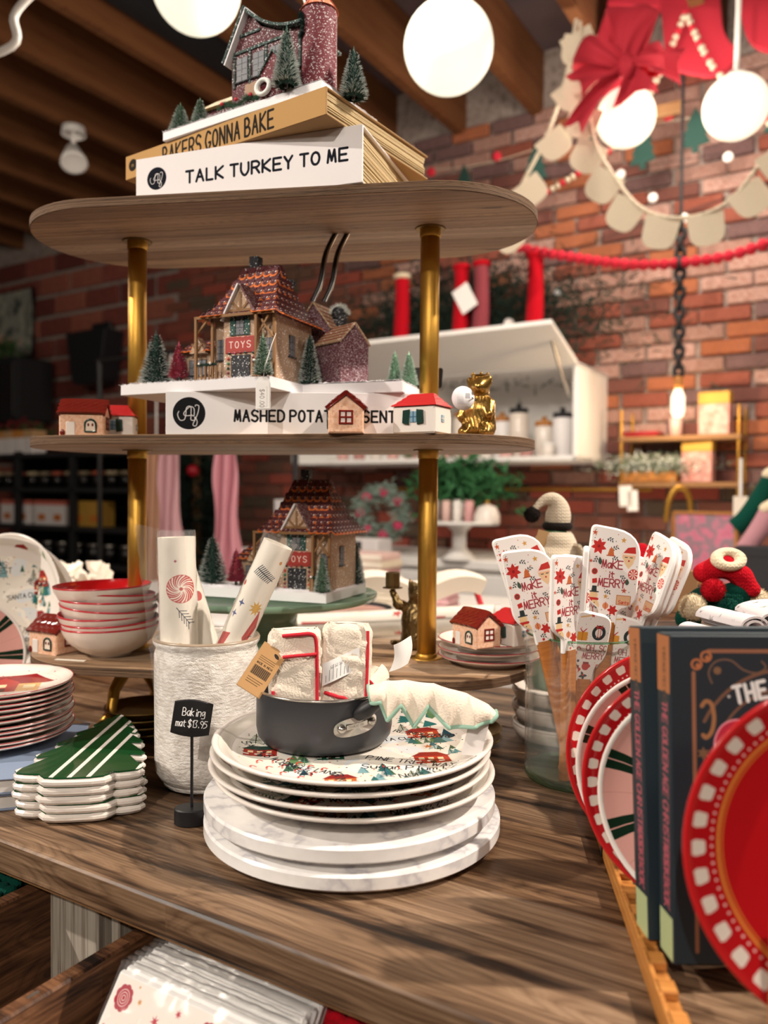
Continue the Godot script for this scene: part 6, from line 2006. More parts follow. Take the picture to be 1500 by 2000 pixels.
func right_side() -> void:
	# gold bear seen from behind and bronze cat with a candle cup
	var bt := thing("bear_figurine", "shiny gold bear figurine wearing a little crown at the right end of the middle tier", "figurine", v3(0.1165, T2, -0.98), -0.5)
	var fur := noise(3, 1.0, 1)
	var bump := func(p: Vector3) -> float: return 0.0009 * sin(atan2(p.z, p.x) * 26.0 + 3.0 * sin(p.y * 150.0)) * (0.4 + 0.6 * sin(p.y * 90.0) * sin(p.y * 90.0)) * float(p.y < 0.05)
	var bb := B.new().blob([[v3(0, 0.012, 0), v3(0, 0.034, 0), 0.020, 0.0175], [v3(0, 0.034, 0), v3(0, 0.05, 0.001), 0.0165, 0.009], [v3(0, 0.06, 0.002), v3(0.003, 0.062, 0.006), 0.0128, 0.0118], [v3(0.004, 0.060, 0.014), v3(0.005, 0.059, 0.017), 0.006, 0.005], [v3(-0.012, 0.068, 0), v3(-0.013, 0.07, 0), 0.0045, 0.0042], [v3(0.0125, 0.068, 0.004), v3(0.0135, 0.07, 0.004), 0.0045, 0.0042], [v3(-0.016, 0.040, 0.004), v3(-0.019, 0.024, 0.012), 0.006, 0.0052], [v3(0.016, 0.040, 0.006), v3(0.018, 0.026, 0.014), 0.006, 0.0052], [v3(-0.012, 0.006, 0.008), v3(-0.014, 0.005, 0.018), 0.0075, 0.0062], [v3(0.012, 0.006, 0.008), v3(0.013, 0.005, 0.018), 0.0075, 0.0062]], 0.0014, 0.007, bump)
	part(bt, "body", bb, M.figure_gold)
	var cr := B.new().lathe([v2(0.0095, 0.0685), v2(0.0108, 0.0755), v2(0.0108, 0.0755), v2(0.0098, 0.0755), v2(0.0088, 0.069)], 24)
	part(bt, "crown", cr, M.figure_gold)
	for i in 6: part(bt, "crown_point", B.new().ball(v3(0.0102 * cos(TAU * i / 6), 0.0765, 0.0102 * sin(TAU * i / 6)), Vector3.ONE * 0.0019, 8, 6), M.figure_gold)
	part(bt, "collar_cord", B.new().set_x(v3(0, 0.0505, 0.001)).tube(circle3(0.0108, 24), 0.0008, 6, false), M.black)
	var c := Cv.new(256, 256, Color("e6e6e8"))
	for i in 9: c.line([v2(60, 60 + i * 16), v2(120 + (i * 29) % 26, 60 + i * 16)], 3, Color("8a8a90"))
	for i in 14: c.poly([v2(150 + i * 4, 70), v2(152 + i * 4 + (i * 5) % 2, 70), v2(152 + i * 4 + (i * 5) % 2, 130), v2(150 + i * 4, 130)], Color("50505a"))
	for i in 4: c.line([v2(150, 146 + i * 14), v2(200, 146 + i * 14)], 3, Color("8a8a90"))
	var tg := thing("round_tag", "round white printed tag hanging from the gold bear's neck", "tag", v3(0.094, T2 + 0.0445, -0.957), 0.12)
	part(tg, "card", B.new().set_x(Vector3.ZERO, v3(PI / 2, 0, -0.15)).lathe([v2(0, -0.0004), v2(0.0145, -0.0004), v2(0.0145, 0.0004), v2(0, 0.0004)], 40, 0.0145), tmat(c.tex(), 0.7))
	part(tg, "tie", B.new().tube([v3(0.0105, 0.001, 0.001), v3(0.016, -0.001, -0.006), v3(0.022, 0.002, -0.012)], 0.0006, 6), M.black)
	var ct := thing("candle_holder", "bronze cat candle holder raising a candle cup, behind the right pole", "candle holder", v3(0.047, T3, -1.125))
	var b2 := func(p: Vector3) -> float: return 0.0008 * sin(p.x * 900.0 + 4.0 * sin(p.y * 190.0)) * sin(p.y * 420.0 + p.x * 300.0)
	part(ct, "body", B.new().blob([[v3(0, 0.016, 0), v3(0, 0.042, 0), 0.022, 0.020], [v3(0, 0.042, 0), v3(0.002, 0.066, 0), 0.019, 0.012], [v3(0.003, 0.078, 0.002), v3(0.003, 0.08, 0.006), 0.0145, 0.0135], [v3(-0.006, 0.088, 0.002), v3(-0.0095, 0.099, 0.002), 0.006, 0.0016], [v3(0.012, 0.088, 0.002), v3(0.0155, 0.099, 0.002), 0.006, 0.0016], [v3(-0.012, 0.058, 0.004), v3(-0.026, 0.064, 0.008), 0.0075, 0.006], [v3(-0.026, 0.064, 0.008), v3(-0.034, 0.082, 0.008), 0.006, 0.0045], [v3(0.014, 0.05, 0.006), v3(0.022, 0.03, 0.012), 0.006, 0.005], [v3(-0.012, 0.005, 0.01), v3(-0.018, 0.005, 0.022), 0.0075, 0.006], [v3(0.012, 0.005, 0.01), v3(0.018, 0.005, 0.022), 0.0075, 0.006], [v3(-0.02, 0.006, -0.012), v3(-0.034, 0.008, -0.004), 0.004, 0.0035]], 0.0016, 0.007, b2), M.figure_bronze)
	part(ct, "drip_tray", B.new().set_x(v3(-0.034, 0.086, 0.008)).lathe([v2(0, 0), v2(0.014, 0.0008), v2(0.0142, 0.0018), v2(0, 0.0014)], 28), M.figure_bronze)
	part(ct, "candle_cup", B.new().set_x(v3(-0.034, 0.0875, 0.008)).lathe([v2(0, 0), v2(0.0098, 0.0), v2(0.0102, 0.002), v2(0.0102, 0.021), v2(0.0102, 0.021), v2(0.009, 0.0215), v2(0.0088, 0.006), v2(0, 0.006)], 28), M.figure_bronze)
	# small black sign behind the pole on the middle tier
	var bs := thing("shelf_sign", "small blank black sign standing behind the right pole on the middle tier", "sign", v3(0.0585, T2, -1.092), 0.0)
	part(bs, "board", B.new().set_x(v3(0, 0.088, 0), v3(PI / 2, 0, 0)).prism(rounded([v2(-0.021, -0.014), v2(0.021, -0.014), v2(0.019, 0.014), v2(-0.019, 0.014)], [0.004, 0.004, 0.004, 0.004]), -0.0015, 0.0015, 0.0005), M.black)
	part(bs, "stem", B.new().lathe([v2(0.0015, 0.0), v2(0.0015, 0.075)], 8), M.black)
	part(bs, "base", B.new().lathe([v2(0, 0), v2(0.014, 0), v2(0.014, 0.004), v2(0, 0.005)], 24), M.black)
	# three small plates under the ceramic houses
	var sp := plate_parts(0.0662, 0.0125, 0.042, 0.046)
	var rim := B.new().lathe([v2(0.0654, 0.0122), v2(0.0660, 0.0128), v2(0.0666, 0.0118)], 64).mesh()
	for k in 3:
		var t := plate("small_plate", ["lowest", "middle", "top"][k] + " cream plate with thin red rim on the lowest tier under the ceramic houses", sp, M.ceramic_warm, M.ceramic_warm, v3(0.139, T3 + 0.0104 * k, -1.035), Vector3(0, 0, 0.01 * sin(k * 2.0)), "cream plates under the ceramic houses")
		part(t, "red_rim", rim, M.rim_red)
	# glass jar with spatulas
	var J := v3(0.2335, T, -0.9255)
	var jar := thing("glass_jar", "clear cylindrical glass jar full of printed spatulas", "jar", J)
	var r := 0.0655
	part(jar, "glass_wall", B.new().lathe([v2(r, 0.0085), v2(r, 0.1665)], 96).lathe([v2(r - 0.003, 0.1665), v2(r - 0.003, 0.0095)], 96), M.pane)
	part(jar, "glass_base", B.new().lathe([v2(0, 0.0), v2(r - 0.004, 0.0), v2(r - 0.001, 0.0012), v2(r, 0.0035), v2(r, 0.0082), v2(r - 0.003, 0.0094), v2(r - 0.01, 0.0086), v2(0, 0.0082)], 96), M.glass)
	part(jar, "glass_rim", B.new().lathe([v2(r - 0.003, 0.1664), v2(r, 0.1664), v2(r + 0.0002, 0.1676), v2(r - 0.0008, 0.1686), v2(r - 0.0022, 0.1686), v2(r - 0.003, 0.1676), v2(r - 0.003, 0.1664)], 96), M.glass)
	var f := 0.9225
	spatula("big white MAKE IT MERRY spatula standing upright, foremost in the jar", v3(0.238, f, -0.897), v3(0.259, 1.207, -0.884), -0.12)
	spatula("white MAKE IT MERRY spatula leaning left, in front of a second one", v3(0.218, f, -0.894), v3(0.155, 1.183, -0.880), -0.02)
	spatula("white MAKE IT MERRY spatula leaning farthest left, behind another", v3(0.245, f, -0.93), v3(0.150, 1.196, -0.925), 0.0)
	spatula("white MAKE IT MERRY spatula left of the foremost one, turned a little right", v3(0.208, f, -0.886), v3(0.203, 1.178, -0.866), 0.55)
	spatula("white spatula seen edge-on between two MAKE IT MERRY faces", v3(0.222, f, -0.925), v3(0.227, 1.187, -0.888), 1.32)
	spatula("small white OH, SO MERRY spatula low in the jar, left of the foremost handle", v3(0.213, f, -0.91), v3(0.2335, 1.114, -0.874), 0.1, 1)
	spatula("small white OH, SO MERRY spatula low in the jar, right of the foremost handle", v3(0.255, f, -0.905), v3(0.272, 1.108, -0.885), -0.25, 1)
	spatula("white spatula leaning right and seen edge-on, the leftmost of three", v3(0.236, f, -0.92), v3(0.3205, 1.196, -0.895), -1.36)
	spatula("white spatula leaning right and seen edge-on, the middle of three", v3(0.246, f, -0.935), v3(0.3345, 1.190, -0.915), -1.40)
	spatula("white spatula leaning right and seen edge-on, the rightmost of three", v3(0.25, f, -0.945), v3(0.3525, 1.189, -0.93), -1.36)
	spatula("white MAKE IT MERRY spatula half hidden behind the foremost one on its right", v3(0.256, f, -0.95), v3(0.306, 1.172, -0.955), -0.1)
	spatula("white spatula half hidden behind the foremost one on its left", v3(0.235, f, -0.955), v3(0.240, 1.170, -0.955), 0.1)
	# green bottle in a knitted hat and scarf
	var bo := thing("bottle", "green glass bottle dressed in a cream knitted hat and scarf, behind the jar", "bottle", v3(0.2425, T, -1.12))
	part(bo, "bottle_glass", B.new().lathe([v2(0, 0.004), v2(0.03, 0.0), v2(0.0365, 0.004), v2(0.037, 0.17), v2(0.034, 0.198), v2(0.026, 0.222), v2(0.0215, 0.25), v2(0.0155, 0.27), v2(0.0145, 0.3), v2(0, 0.302)], 40), M.bottle)
	var sf := B.new()
	sf.sheet(48, 14, func(u, v):
		var a: float = u * TAU
		var y: float = 0.2755 - 0.035 * v - 0.008 * cos(a + 0.6) * v
		return v3(cos(a) * (0.0195 + 0.014 * v + 0.0022 * sin(v * 8 + u * 12)), y, -sin(a) * (0.0195 + 0.0125 * v + 0.002 * sin(v * 9))), 0.003, v2(6, 2))
	sf.sheet(8, 14, func(u, v): return v3(0.020 + 0.020 * v + 0.006 * u, 0.262 - 0.038 * v + 0.004 * sin(v * 5), 0.014 + 0.02 * u - 0.01 * v), 0.004)
	part(bo, "scarf", sf, M.knit_grey)
	var hat := [v3(0.002, 0.288, 0), v3(0.003, 0.300, 0), v3(0.002, 0.312, 0.001), v3(-0.004, 0.3215, 0.002), v3(-0.014, 0.3225, 0.003), v3(-0.023, 0.317, 0.004), v3(-0.031, 0.309, 0.005)]
	part(bo, "hat", B.new().tube(smooth3(hat, 4), [0.0168, 0.0172, 0.0176, 0.0178, 0.0178, 0.0174, 0.0168, 0.016, 0.015, 0.014, 0.013, 0.012, 0.011, 0.0102, 0.0095, 0.0088, 0.0082, 0.0076, 0.007, 0.0064, 0.006, 0.0056, 0.0052, 0.005, 0.0048], 18), M.knit_grey)
	part(bo, "hat_band", B.new().set_x(v3(0.002, 0.285, 0)).tube(circle3(0.0155, 30), 0.0058, 10, false), M.knit_black)
	pompom(bo, v3(-0.035, 0.301, 0.006), 0.0125, M.knit_black, 3, 900)
	at(part(bo, "kraft_tag", B.new().box(Vector3(0.017, 0.036, 0.0008), Vector3.ZERO, 0.0002), M.kraft), v3(-0.026, 0.262, 0.022), v3(0.1, 0.3, -0.22))
	# knitted hats at the right
	var ri := thing("display_riser", "plain wooden riser box under the knitted hats", "riser", v3(0.43, T, -1.06), 0.1)
	part(ri, "box", B.new().box(Vector3(0.2, 0.165, 0.14), v3(0, 0.0825, 0), 0.004), M.crate)
	part(ri, "back_panel", B.new().box(Vector3(0.1, 0.075, 0.006), v3(-0.03, 0.187, -0.06), 0.002), M.h_wood)
	var y := T + 0.165
	var rh := thing("knitted_hat", "red knitted hat with thick cream cuff and red pompom lying on top of the hats", "hat", v3(0.425, y + 0.055, -1.0))
	part(rh, "hat_crown", B.new().blob([[v3(-0.022, 0.012, 0), v3(0.004, 0.022, -0.004), 0.0125, 0.015], [v3(0.004, 0.022, -0.004), v3(0.026, 0.008, 0), 0.013, 0.0125], [v3(0.026, 0.008, 0), v3(0.038, -0.008, 0.006), 0.0115, 0.0095]], 0.0022, 0.008), M.knit_red)
	part(rh, "cuff", B.new().set_x(v3(0.006, 0.030, 0.008), v3(0.95, 0.25, 0.12), v3(1.25, 1, 0.85)).tube(circle3(0.0125, 32), 0.0065, 12, false), M.knit_cream)
	pompom(rh, v3(-0.016, -0.007, 0.016), 0.0158, M.knit_red, 4)
	var gh := thing("knitted_hat", "dark green knitted hat with green pompom below the red hat", "hat", v3(0.425, y + 0.018, -1.0))
	part(gh, "hat_crown", B.new().blob([[v3(-0.032, 0.012, -0.005), v3(-0.02, 0.016, -0.004), 0.011, 0.012], [v3(-0.02, 0.016, -0.004), v3(0.022, 0.02, -0.006), 0.014, 0.016], [v3(0.022, 0.02, -0.006), v3(0.01, -0.008, 0), 0.015, 0.018]], 0.0022, 0.008), M.knit_green)
	pompom(gh, v3(0.004, 0.004, 0.014), 0.0185, M.knit_green, 5)
	var ch := thing("knitted_hat", "cream pompom hat at the left of the green hat, beside the edge-on spatulas", "hat", v3(0.383, y + 0.022, -0.985))
	part(ch, "hat_crown", B.new().blob([[v3(0, -0.012, -0.01), v3(0.004, 0.0, -0.016), 0.016, 0.012]], 0.0026, 0.006), M.knit_green)
	pompom(ch, v3(0, 0.004, 0.004), 0.0182, M.knit_cream, 6)
	var c2 := thing("knitted_hat", "cream pompom hat at the right of the green hat", "hat", v3(0.474, y + 0.024, -1.01))
	part(c2, "hat_crown", B.new().blob([[v3(0, -0.012, -0.004), v3(0.01, -0.006, -0.01), 0.016, 0.014]], 0.0026, 0.006), M.knit_cream)
	pompom(c2, v3(0, 0.006, 0.002), 0.0195, M.knit_cream, 7)
	var eh := thing("bottle", "bottle in a red knitted hat with cream pompom, behind the edge-on spatulas", "bottle", v3(0.362, T, -1.16))
	part(eh, "bottle_glass", B.new().lathe([v2(0, 0.002), v2(0.035, 0.002), v2(0.036, 0.17), v2(0.02, 0.21), v2(0.014, 0.235), v2(0.0, 0.24)], 32), M.bottle)
	part(eh, "hat", B.new().blob([[v3(0, 0.215, 0), v3(0.0, 0.236, 0), 0.022, 0.02], [v3(0.0, 0.236, 0), v3(0.014, 0.25, 0.004), 0.018, 0.01]], 0.0026, 0.008), M.knit_red)
	pompom(eh, v3(0.026, 0.236, 0.012), 0.012, M.knit_cream, 8, 700)
	# folded printed tea towels behind the books
	var r2 := thing("display_riser", "plain wooden riser box under the grey sprig-printed towels", "riser", v3(0.385, T, -0.80), 0.0)
	part(r2, "box", B.new().box(Vector3(0.16, 0.182, 0.1), v3(0, 0.091, 0), 0.004), M.crate)
	part(r2, "lip", B.new().box(Vector3(0.164, 0.012, 0.104), v3(0, 0.176, 0), 0.003), M.h_wood)
	var twc := Cv.new(256, 256, Color("cdc7c8"))
	for i in 12:
		var q := v2((i * 83) % 240 + 10, (i * 131) % 240 + 8)
		for k in 5: twc.line([q, q + Vector2.from_angle(-2.4 + 0.42 * k) * (16 + 6 * (k % 2))], 2, Color(["5a6a4c", "4a4648"][i % 2]))
	var twm := tri(tmat(twc.tex(), 0.95), 14.0)
	for k in 3:
		var t := thing("tea_towel", ["rolled grey tea towel with printed sprigs, small left roll behind the books", "rolled grey tea towel with printed sprigs, middle roll behind the books", "broad folded grey tea towel with printed sprigs behind the books"][k], "tea towel", [v3(0.327, T + 0.187, -0.785), v3(0.352, T + 0.193, -0.80), v3(0.405, T + 0.197, -0.80)][k], [0.3, 0.2, -0.1][k], "sprig-printed towels")
		var w: float = [0.012, 0.0165, 0.036][k]
		var h: float = [0.011, 0.019, 0.022][k]
		part(t, "cloth", B.new().sheet(40, 8, func(u, v):
			var a: float = u * TAU * 1.5
			var q: float = 0.5 + 0.5 * u
			return v3(cos(a) * w * q * (1 + 0.05 * sin(a * 3)), h * 0.5 + sin(a) * h * 0.62 * q, (v - 0.5) * 0.075), 0.0022, v2(3, 2)), twm)
	rack()

func rack() -> void:
	var t := thing("dish_rack", "bamboo dish rack holding plates and cookbooks upright", "dish rack", v3(0.252, T, -0.60), -0.12)
	for s in [-1.0, 1.0]:
		part(t, "rail", B.new().box(Vector3(0.014, 0.0125, 0.40), v3(s * 0.058, 0.0065, 0.015), 0.001), M.bamboo)
		var n := 12
		for i in n: part(t, "rail_block", B.new().box(Vector3(0.0125, 0.006, 0.014), v3(s * 0.058, 0.0155, -0.172 + 0.0315 * i), 0.0008), M.bamboo)
		for i in n: part(t, "rail_cap", B.new().box(Vector3(0.0035, 0.006, 0.4), v3(s * 0.0633, 0.0155, 0.015), 0.0006), M.bamboo) if i == 0 else null
	part(t, "crossbar", B.new().box(Vector3(0.102, 0.009, 0.014), v3(0, 0.0055, -0.172), 0.001), M.bamboo)
	part(t, "crossbar", B.new().box(Vector3(0.102, 0.009, 0.014), v3(0, 0.0055, 0.195), 0.001), M.bamboo)
	part(t, "corner_post", B.new().box(Vector3(0.01, 0.042, 0.01), v3(-0.055, 0.03, -0.168), 0.001), M.bamboo)
	part(t, "cord_tie", B.new().set_x(v3(-0.058, 0.0095, -0.105)).tube([v3(-0.0078, -0.0075, 0), v3(-0.0078, 0.0075, 0.0), v3(0.0, 0.0108, 0), v3(0.0078, 0.0095, 0), v3(0.02, 0.012, -0.004)], 0.0011, 7), M.black)
	var post := thing("rack_upright", "tall bamboo upright bar in front of the front red plate", "rack bar", v3(0.2005, T - 0.02, -0.398), -0.12)
	part(post, "bar", B.new().box(Vector3(0.0115, 0.13, 0.02), v3(0.006, 0.065, 0), 0.001), M.bamboo)
	part(post, "foot", B.new().box(Vector3(0.02, 0.012, 0.03), v3(0.006, 0.026, 0), 0.001), M.bamboo)
	var pr := plate_parts(0.0905, 0.015, 0.055, 0.062)
	var pk := plate_parts(0.085, 0.016, 0.05, 0.054)
	var redm := tmat(radial_print("red"), 0.12)
	var pinkm := tmat(radial_print("pink"), 0.12)
	var yc := T + 0.0955
	plate("salad_plate", "red-rimmed plate with white squares standing in the rack, farthest back", pr, M.ceramic_red, redm, v3(0.2515, 1.0150, -0.696), Vector3(PI / 2 - 0.12, 0.03, 0.1), "plates standing in the bamboo rack")
	plate("salad_plate", "pink plate with dark green bars standing in the rack, the rear one", pk, M.ceramic, pinkm, v3(0.2530, 1.0085, -0.672), Vector3(PI / 2 - 0.14, 0.03, 0.35), "plates standing in the bamboo rack")
	plate("salad_plate", "red-rimmed plate with white squares standing in the rack, middle of three red ones", pr, M.ceramic_red, redm, v3(0.2510, 1.0125, -0.622), Vector3(PI / 2 - 0.14, 0.03, 0.3), "plates standing in the bamboo rack")
	plate("salad_plate", "pink plate with dark green bars standing in the rack, behind the navy books", pk, M.ceramic, pinkm, v3(0.2530, 1.0085, -0.600), Vector3(PI / 2 - 0.14, 0.03, 0.55), "plates standing in the bamboo rack")
	plate("salad_plate", "large bright red plate with white square border, foremost in the rack", plate_parts(0.1, 0.015, 0.06, 0.066), M.ceramic_red, redm, v3(0.2735, 1.039, -0.446), Vector3(PI / 2 - 0.1, 0.0, 0.2), "plates standing in the bamboo rack")
	# navy cookbooks
	var c := Cv.new(640, 820, Color("14242d"))
	var cu := Color("8f5f45")
	c.line([v2(54, 790), v2(54, 92)], 10, cu)
	c.line([v2(92, 36), v2(640, 36)], 10, cu)
	for q in [v2(62, 70), v2(86, 50)]:
		c.ring(q, 15, 6, Color("b06a40")); c.disc(q + v2(3, 3), 6, Color("b06a40"))
	c.curve([v2(100, 118), v2(92, 92), v2(104, 68), v2(126, 58), v2(152, 62), v2(180, 84), v2(214, 92), v2(236, 78), v2(226, 62)], 5, Color("6a5040"))
	c.star(v2(114, 86), 12, 8, 0.7, Color("7a5a40"))
	for R in [236.0, 186.0]:
		var p := []
		for i in 20: p.append(v2(292, 318) + Vector2.from_angle(-PI + 0.45 + 2.0 * i / 19) * R)
		c.line(p, 9 if R > 200 else 7, Color("6f4f3c"))
	c.curve([v2(74, 176), v2(84, 164), v2(98, 172), v2(104, 206), v2(98, 240), v2(84, 256), v2(76, 250)], 11, Color("9a6a44"))
	c.text("THE", v2(152, 128), 42, 10, Color("dfe2e0"), -0.2, 0.62, 0.26)
	c.disc(v2(142, 152), 4, Color("b9bcb8")); c.disc(v2(250, 122), 4, Color("b9bcb8"))
	for w in [[25, "d98a98"], [15, "b3203c"]]: c.curve([v2(190, 250), v2(168, 222), v2(132, 232), v2(114, 272), v2(126, 322), v2(164, 334), v2(194, 312)], w[0], Color(w[1]))
	c.text("HRISTMAS", v2(205, 245), 74, 15, Color("b3203c"), -0.1, 0.62, 0.25)
	c.text("COOKBOOK", v2(150, 560), 90, 14, Color("dfe2e0"), 0, 0.7, 0.25)
	for i in 5: c.star(v2(76 + i * 120, 296 + 130 * (i % 2)), 18, 6, 0.5, Color("7a5a40"))
	var cover := tmat(c.tex(), 0.55)
	var s := Cv.new(96, 860, Color("14242d"))
	s.poly([v2(0, 0), v2(96, 0), v2(96, 155), v2(0, 155)], Color("ab6a3e"))
	s.text("VINTAGE RECIPES", v2(66, 32), 22, 3, Color("5a3a26"), PI / 2, 0.55, 0.1)
	s.text("THE GOLDEN AGE CHRISTMAS", v2(74, 182), 38, 6.5, Color("a34a58"), PI / 2, 0.55, 0.12)
	s.text("COOKBOOK", v2(74, 575), 38, 6.5, Color("a34a58"), PI / 2, 0.55, 0.12)
	s.poly([v2(0, 748), v2(96, 748), v2(96, 860), v2(0, 860)], Color("a9b787"))
	var spine := tmat(s.tex(), 0.55)
	for k in 2:
		var W := 0.175
		var H := 0.2165
		var D := 0.0245
		var t2 := thing("cookbook", ["navy Christmas cookbook standing in the rack, the rear one of two", "navy Christmas cookbook standing in the rack, the front one of two, THE on its cover"][k], "book", [v3(0.1868, T + 0.0185, -0.5465), v3(0.1938, T + 0.0185, -0.5180)][k], 0, "navy cookbooks in the rack")
		t2.rotation = v3([-0.125, -0.075][k], [0.03, 0.02][k], 0)
		part(t2, "cover", B.new().box(Vector3(W, H, 0.0022), v3(W / 2, H / 2, -0.0011), 0.0008).box(Vector3(W, H, 0.0022), v3(W / 2, H / 2, -D + 0.0011), 0.0008).box(Vector3(0.0022, H, D - 0.001), v3(0.0011, H / 2, -D / 2), 0.0008), M.navy)
		part(t2, "pages", B.new().box(Vector3(W - 0.006, H - 0.006, D - 0.0046), v3(W / 2 - 0.0015, H / 2, -D / 2)), M.paper)
		part(t2, "cover_print", B.new().quad(v3(0.001, 0.001, 0.00025), v3(W - 0.001, 0.001, 0.00025), v3(W - 0.001, H - 0.001, 0.00025), v3(0.001, H - 0.001, 0.00025), v2(0, 1), v2(1, 1), v2(1, 0), v2(0, 0)), cover)
		part(t2, "spine_print", B.new().quad(v3(-0.00025, 0.001, -D + 0.001), v3(-0.00025, 0.001, -0.001), v3(-0.00025, H - 0.001, -0.001), v3(-0.00025, H - 0.001, -D + 0.001), v2(0, 1), v2(1, 1), v2(1, 0), v2(0, 0)), spine)

# ---------------------------------------------------------------- legs, crates and goods under the table top
# a point in the table's own axes: x along the front edge from the edge's middle in view, z out towards the viewer
func tp(x: float, y: float, z: float) -> Vector3:
	return Vector3(-0.1726, 0, -0.6286) + Basis(Vector3.UP, -0.5393) * Vector3(x, y, z)

func knit_blanket(label: String, m: Material, x0: float, x1: float, z0: float, z1: float, y: float, slope: float, sd: int) -> void:
	var t := thing("knitted_blanket", label, "blanket", tp((x0 + x1) / 2, y, (z0 + z1) / 2), -0.5393)
	var rng := RandomNumberGenerator.new()
	rng.seed = sd
	var b := B.new()
	var nx := int((x1 - x0) / 0.0135)
	var nz := int((z1 - z0) / 0.0115)
	for i in nx:
		for k in nz:
			var x := (i + 0.5) / nx * (x1 - x0) - (x1 - x0) / 2 + (0.006 if k % 2 else 0.0)
			var z := (k + 0.5) / nz * (z1 - z0) - (z1 - z0) / 2
			var yy := slope * z + 0.004 * sin(x * 30.0) + rng.randf_range(-0.001, 0.001)
			for s in [-1.0, 1.0]:
				b.set_x(v3(x + s * 0.0034, yy, z), v3(0.2, s * 0.75 + rng.randf_range(-0.2, 0.2), s * 0.3))
				b.ball(Vector3.ZERO, v3(0.0082, 0.0056, 0.0048), 9, 6)
	b.set_x(v3(0, -0.012, 0)).box(Vector3(x1 - x0, 0.02, z1 - z0))
	part(t, "stitches", b, m, "stuff")

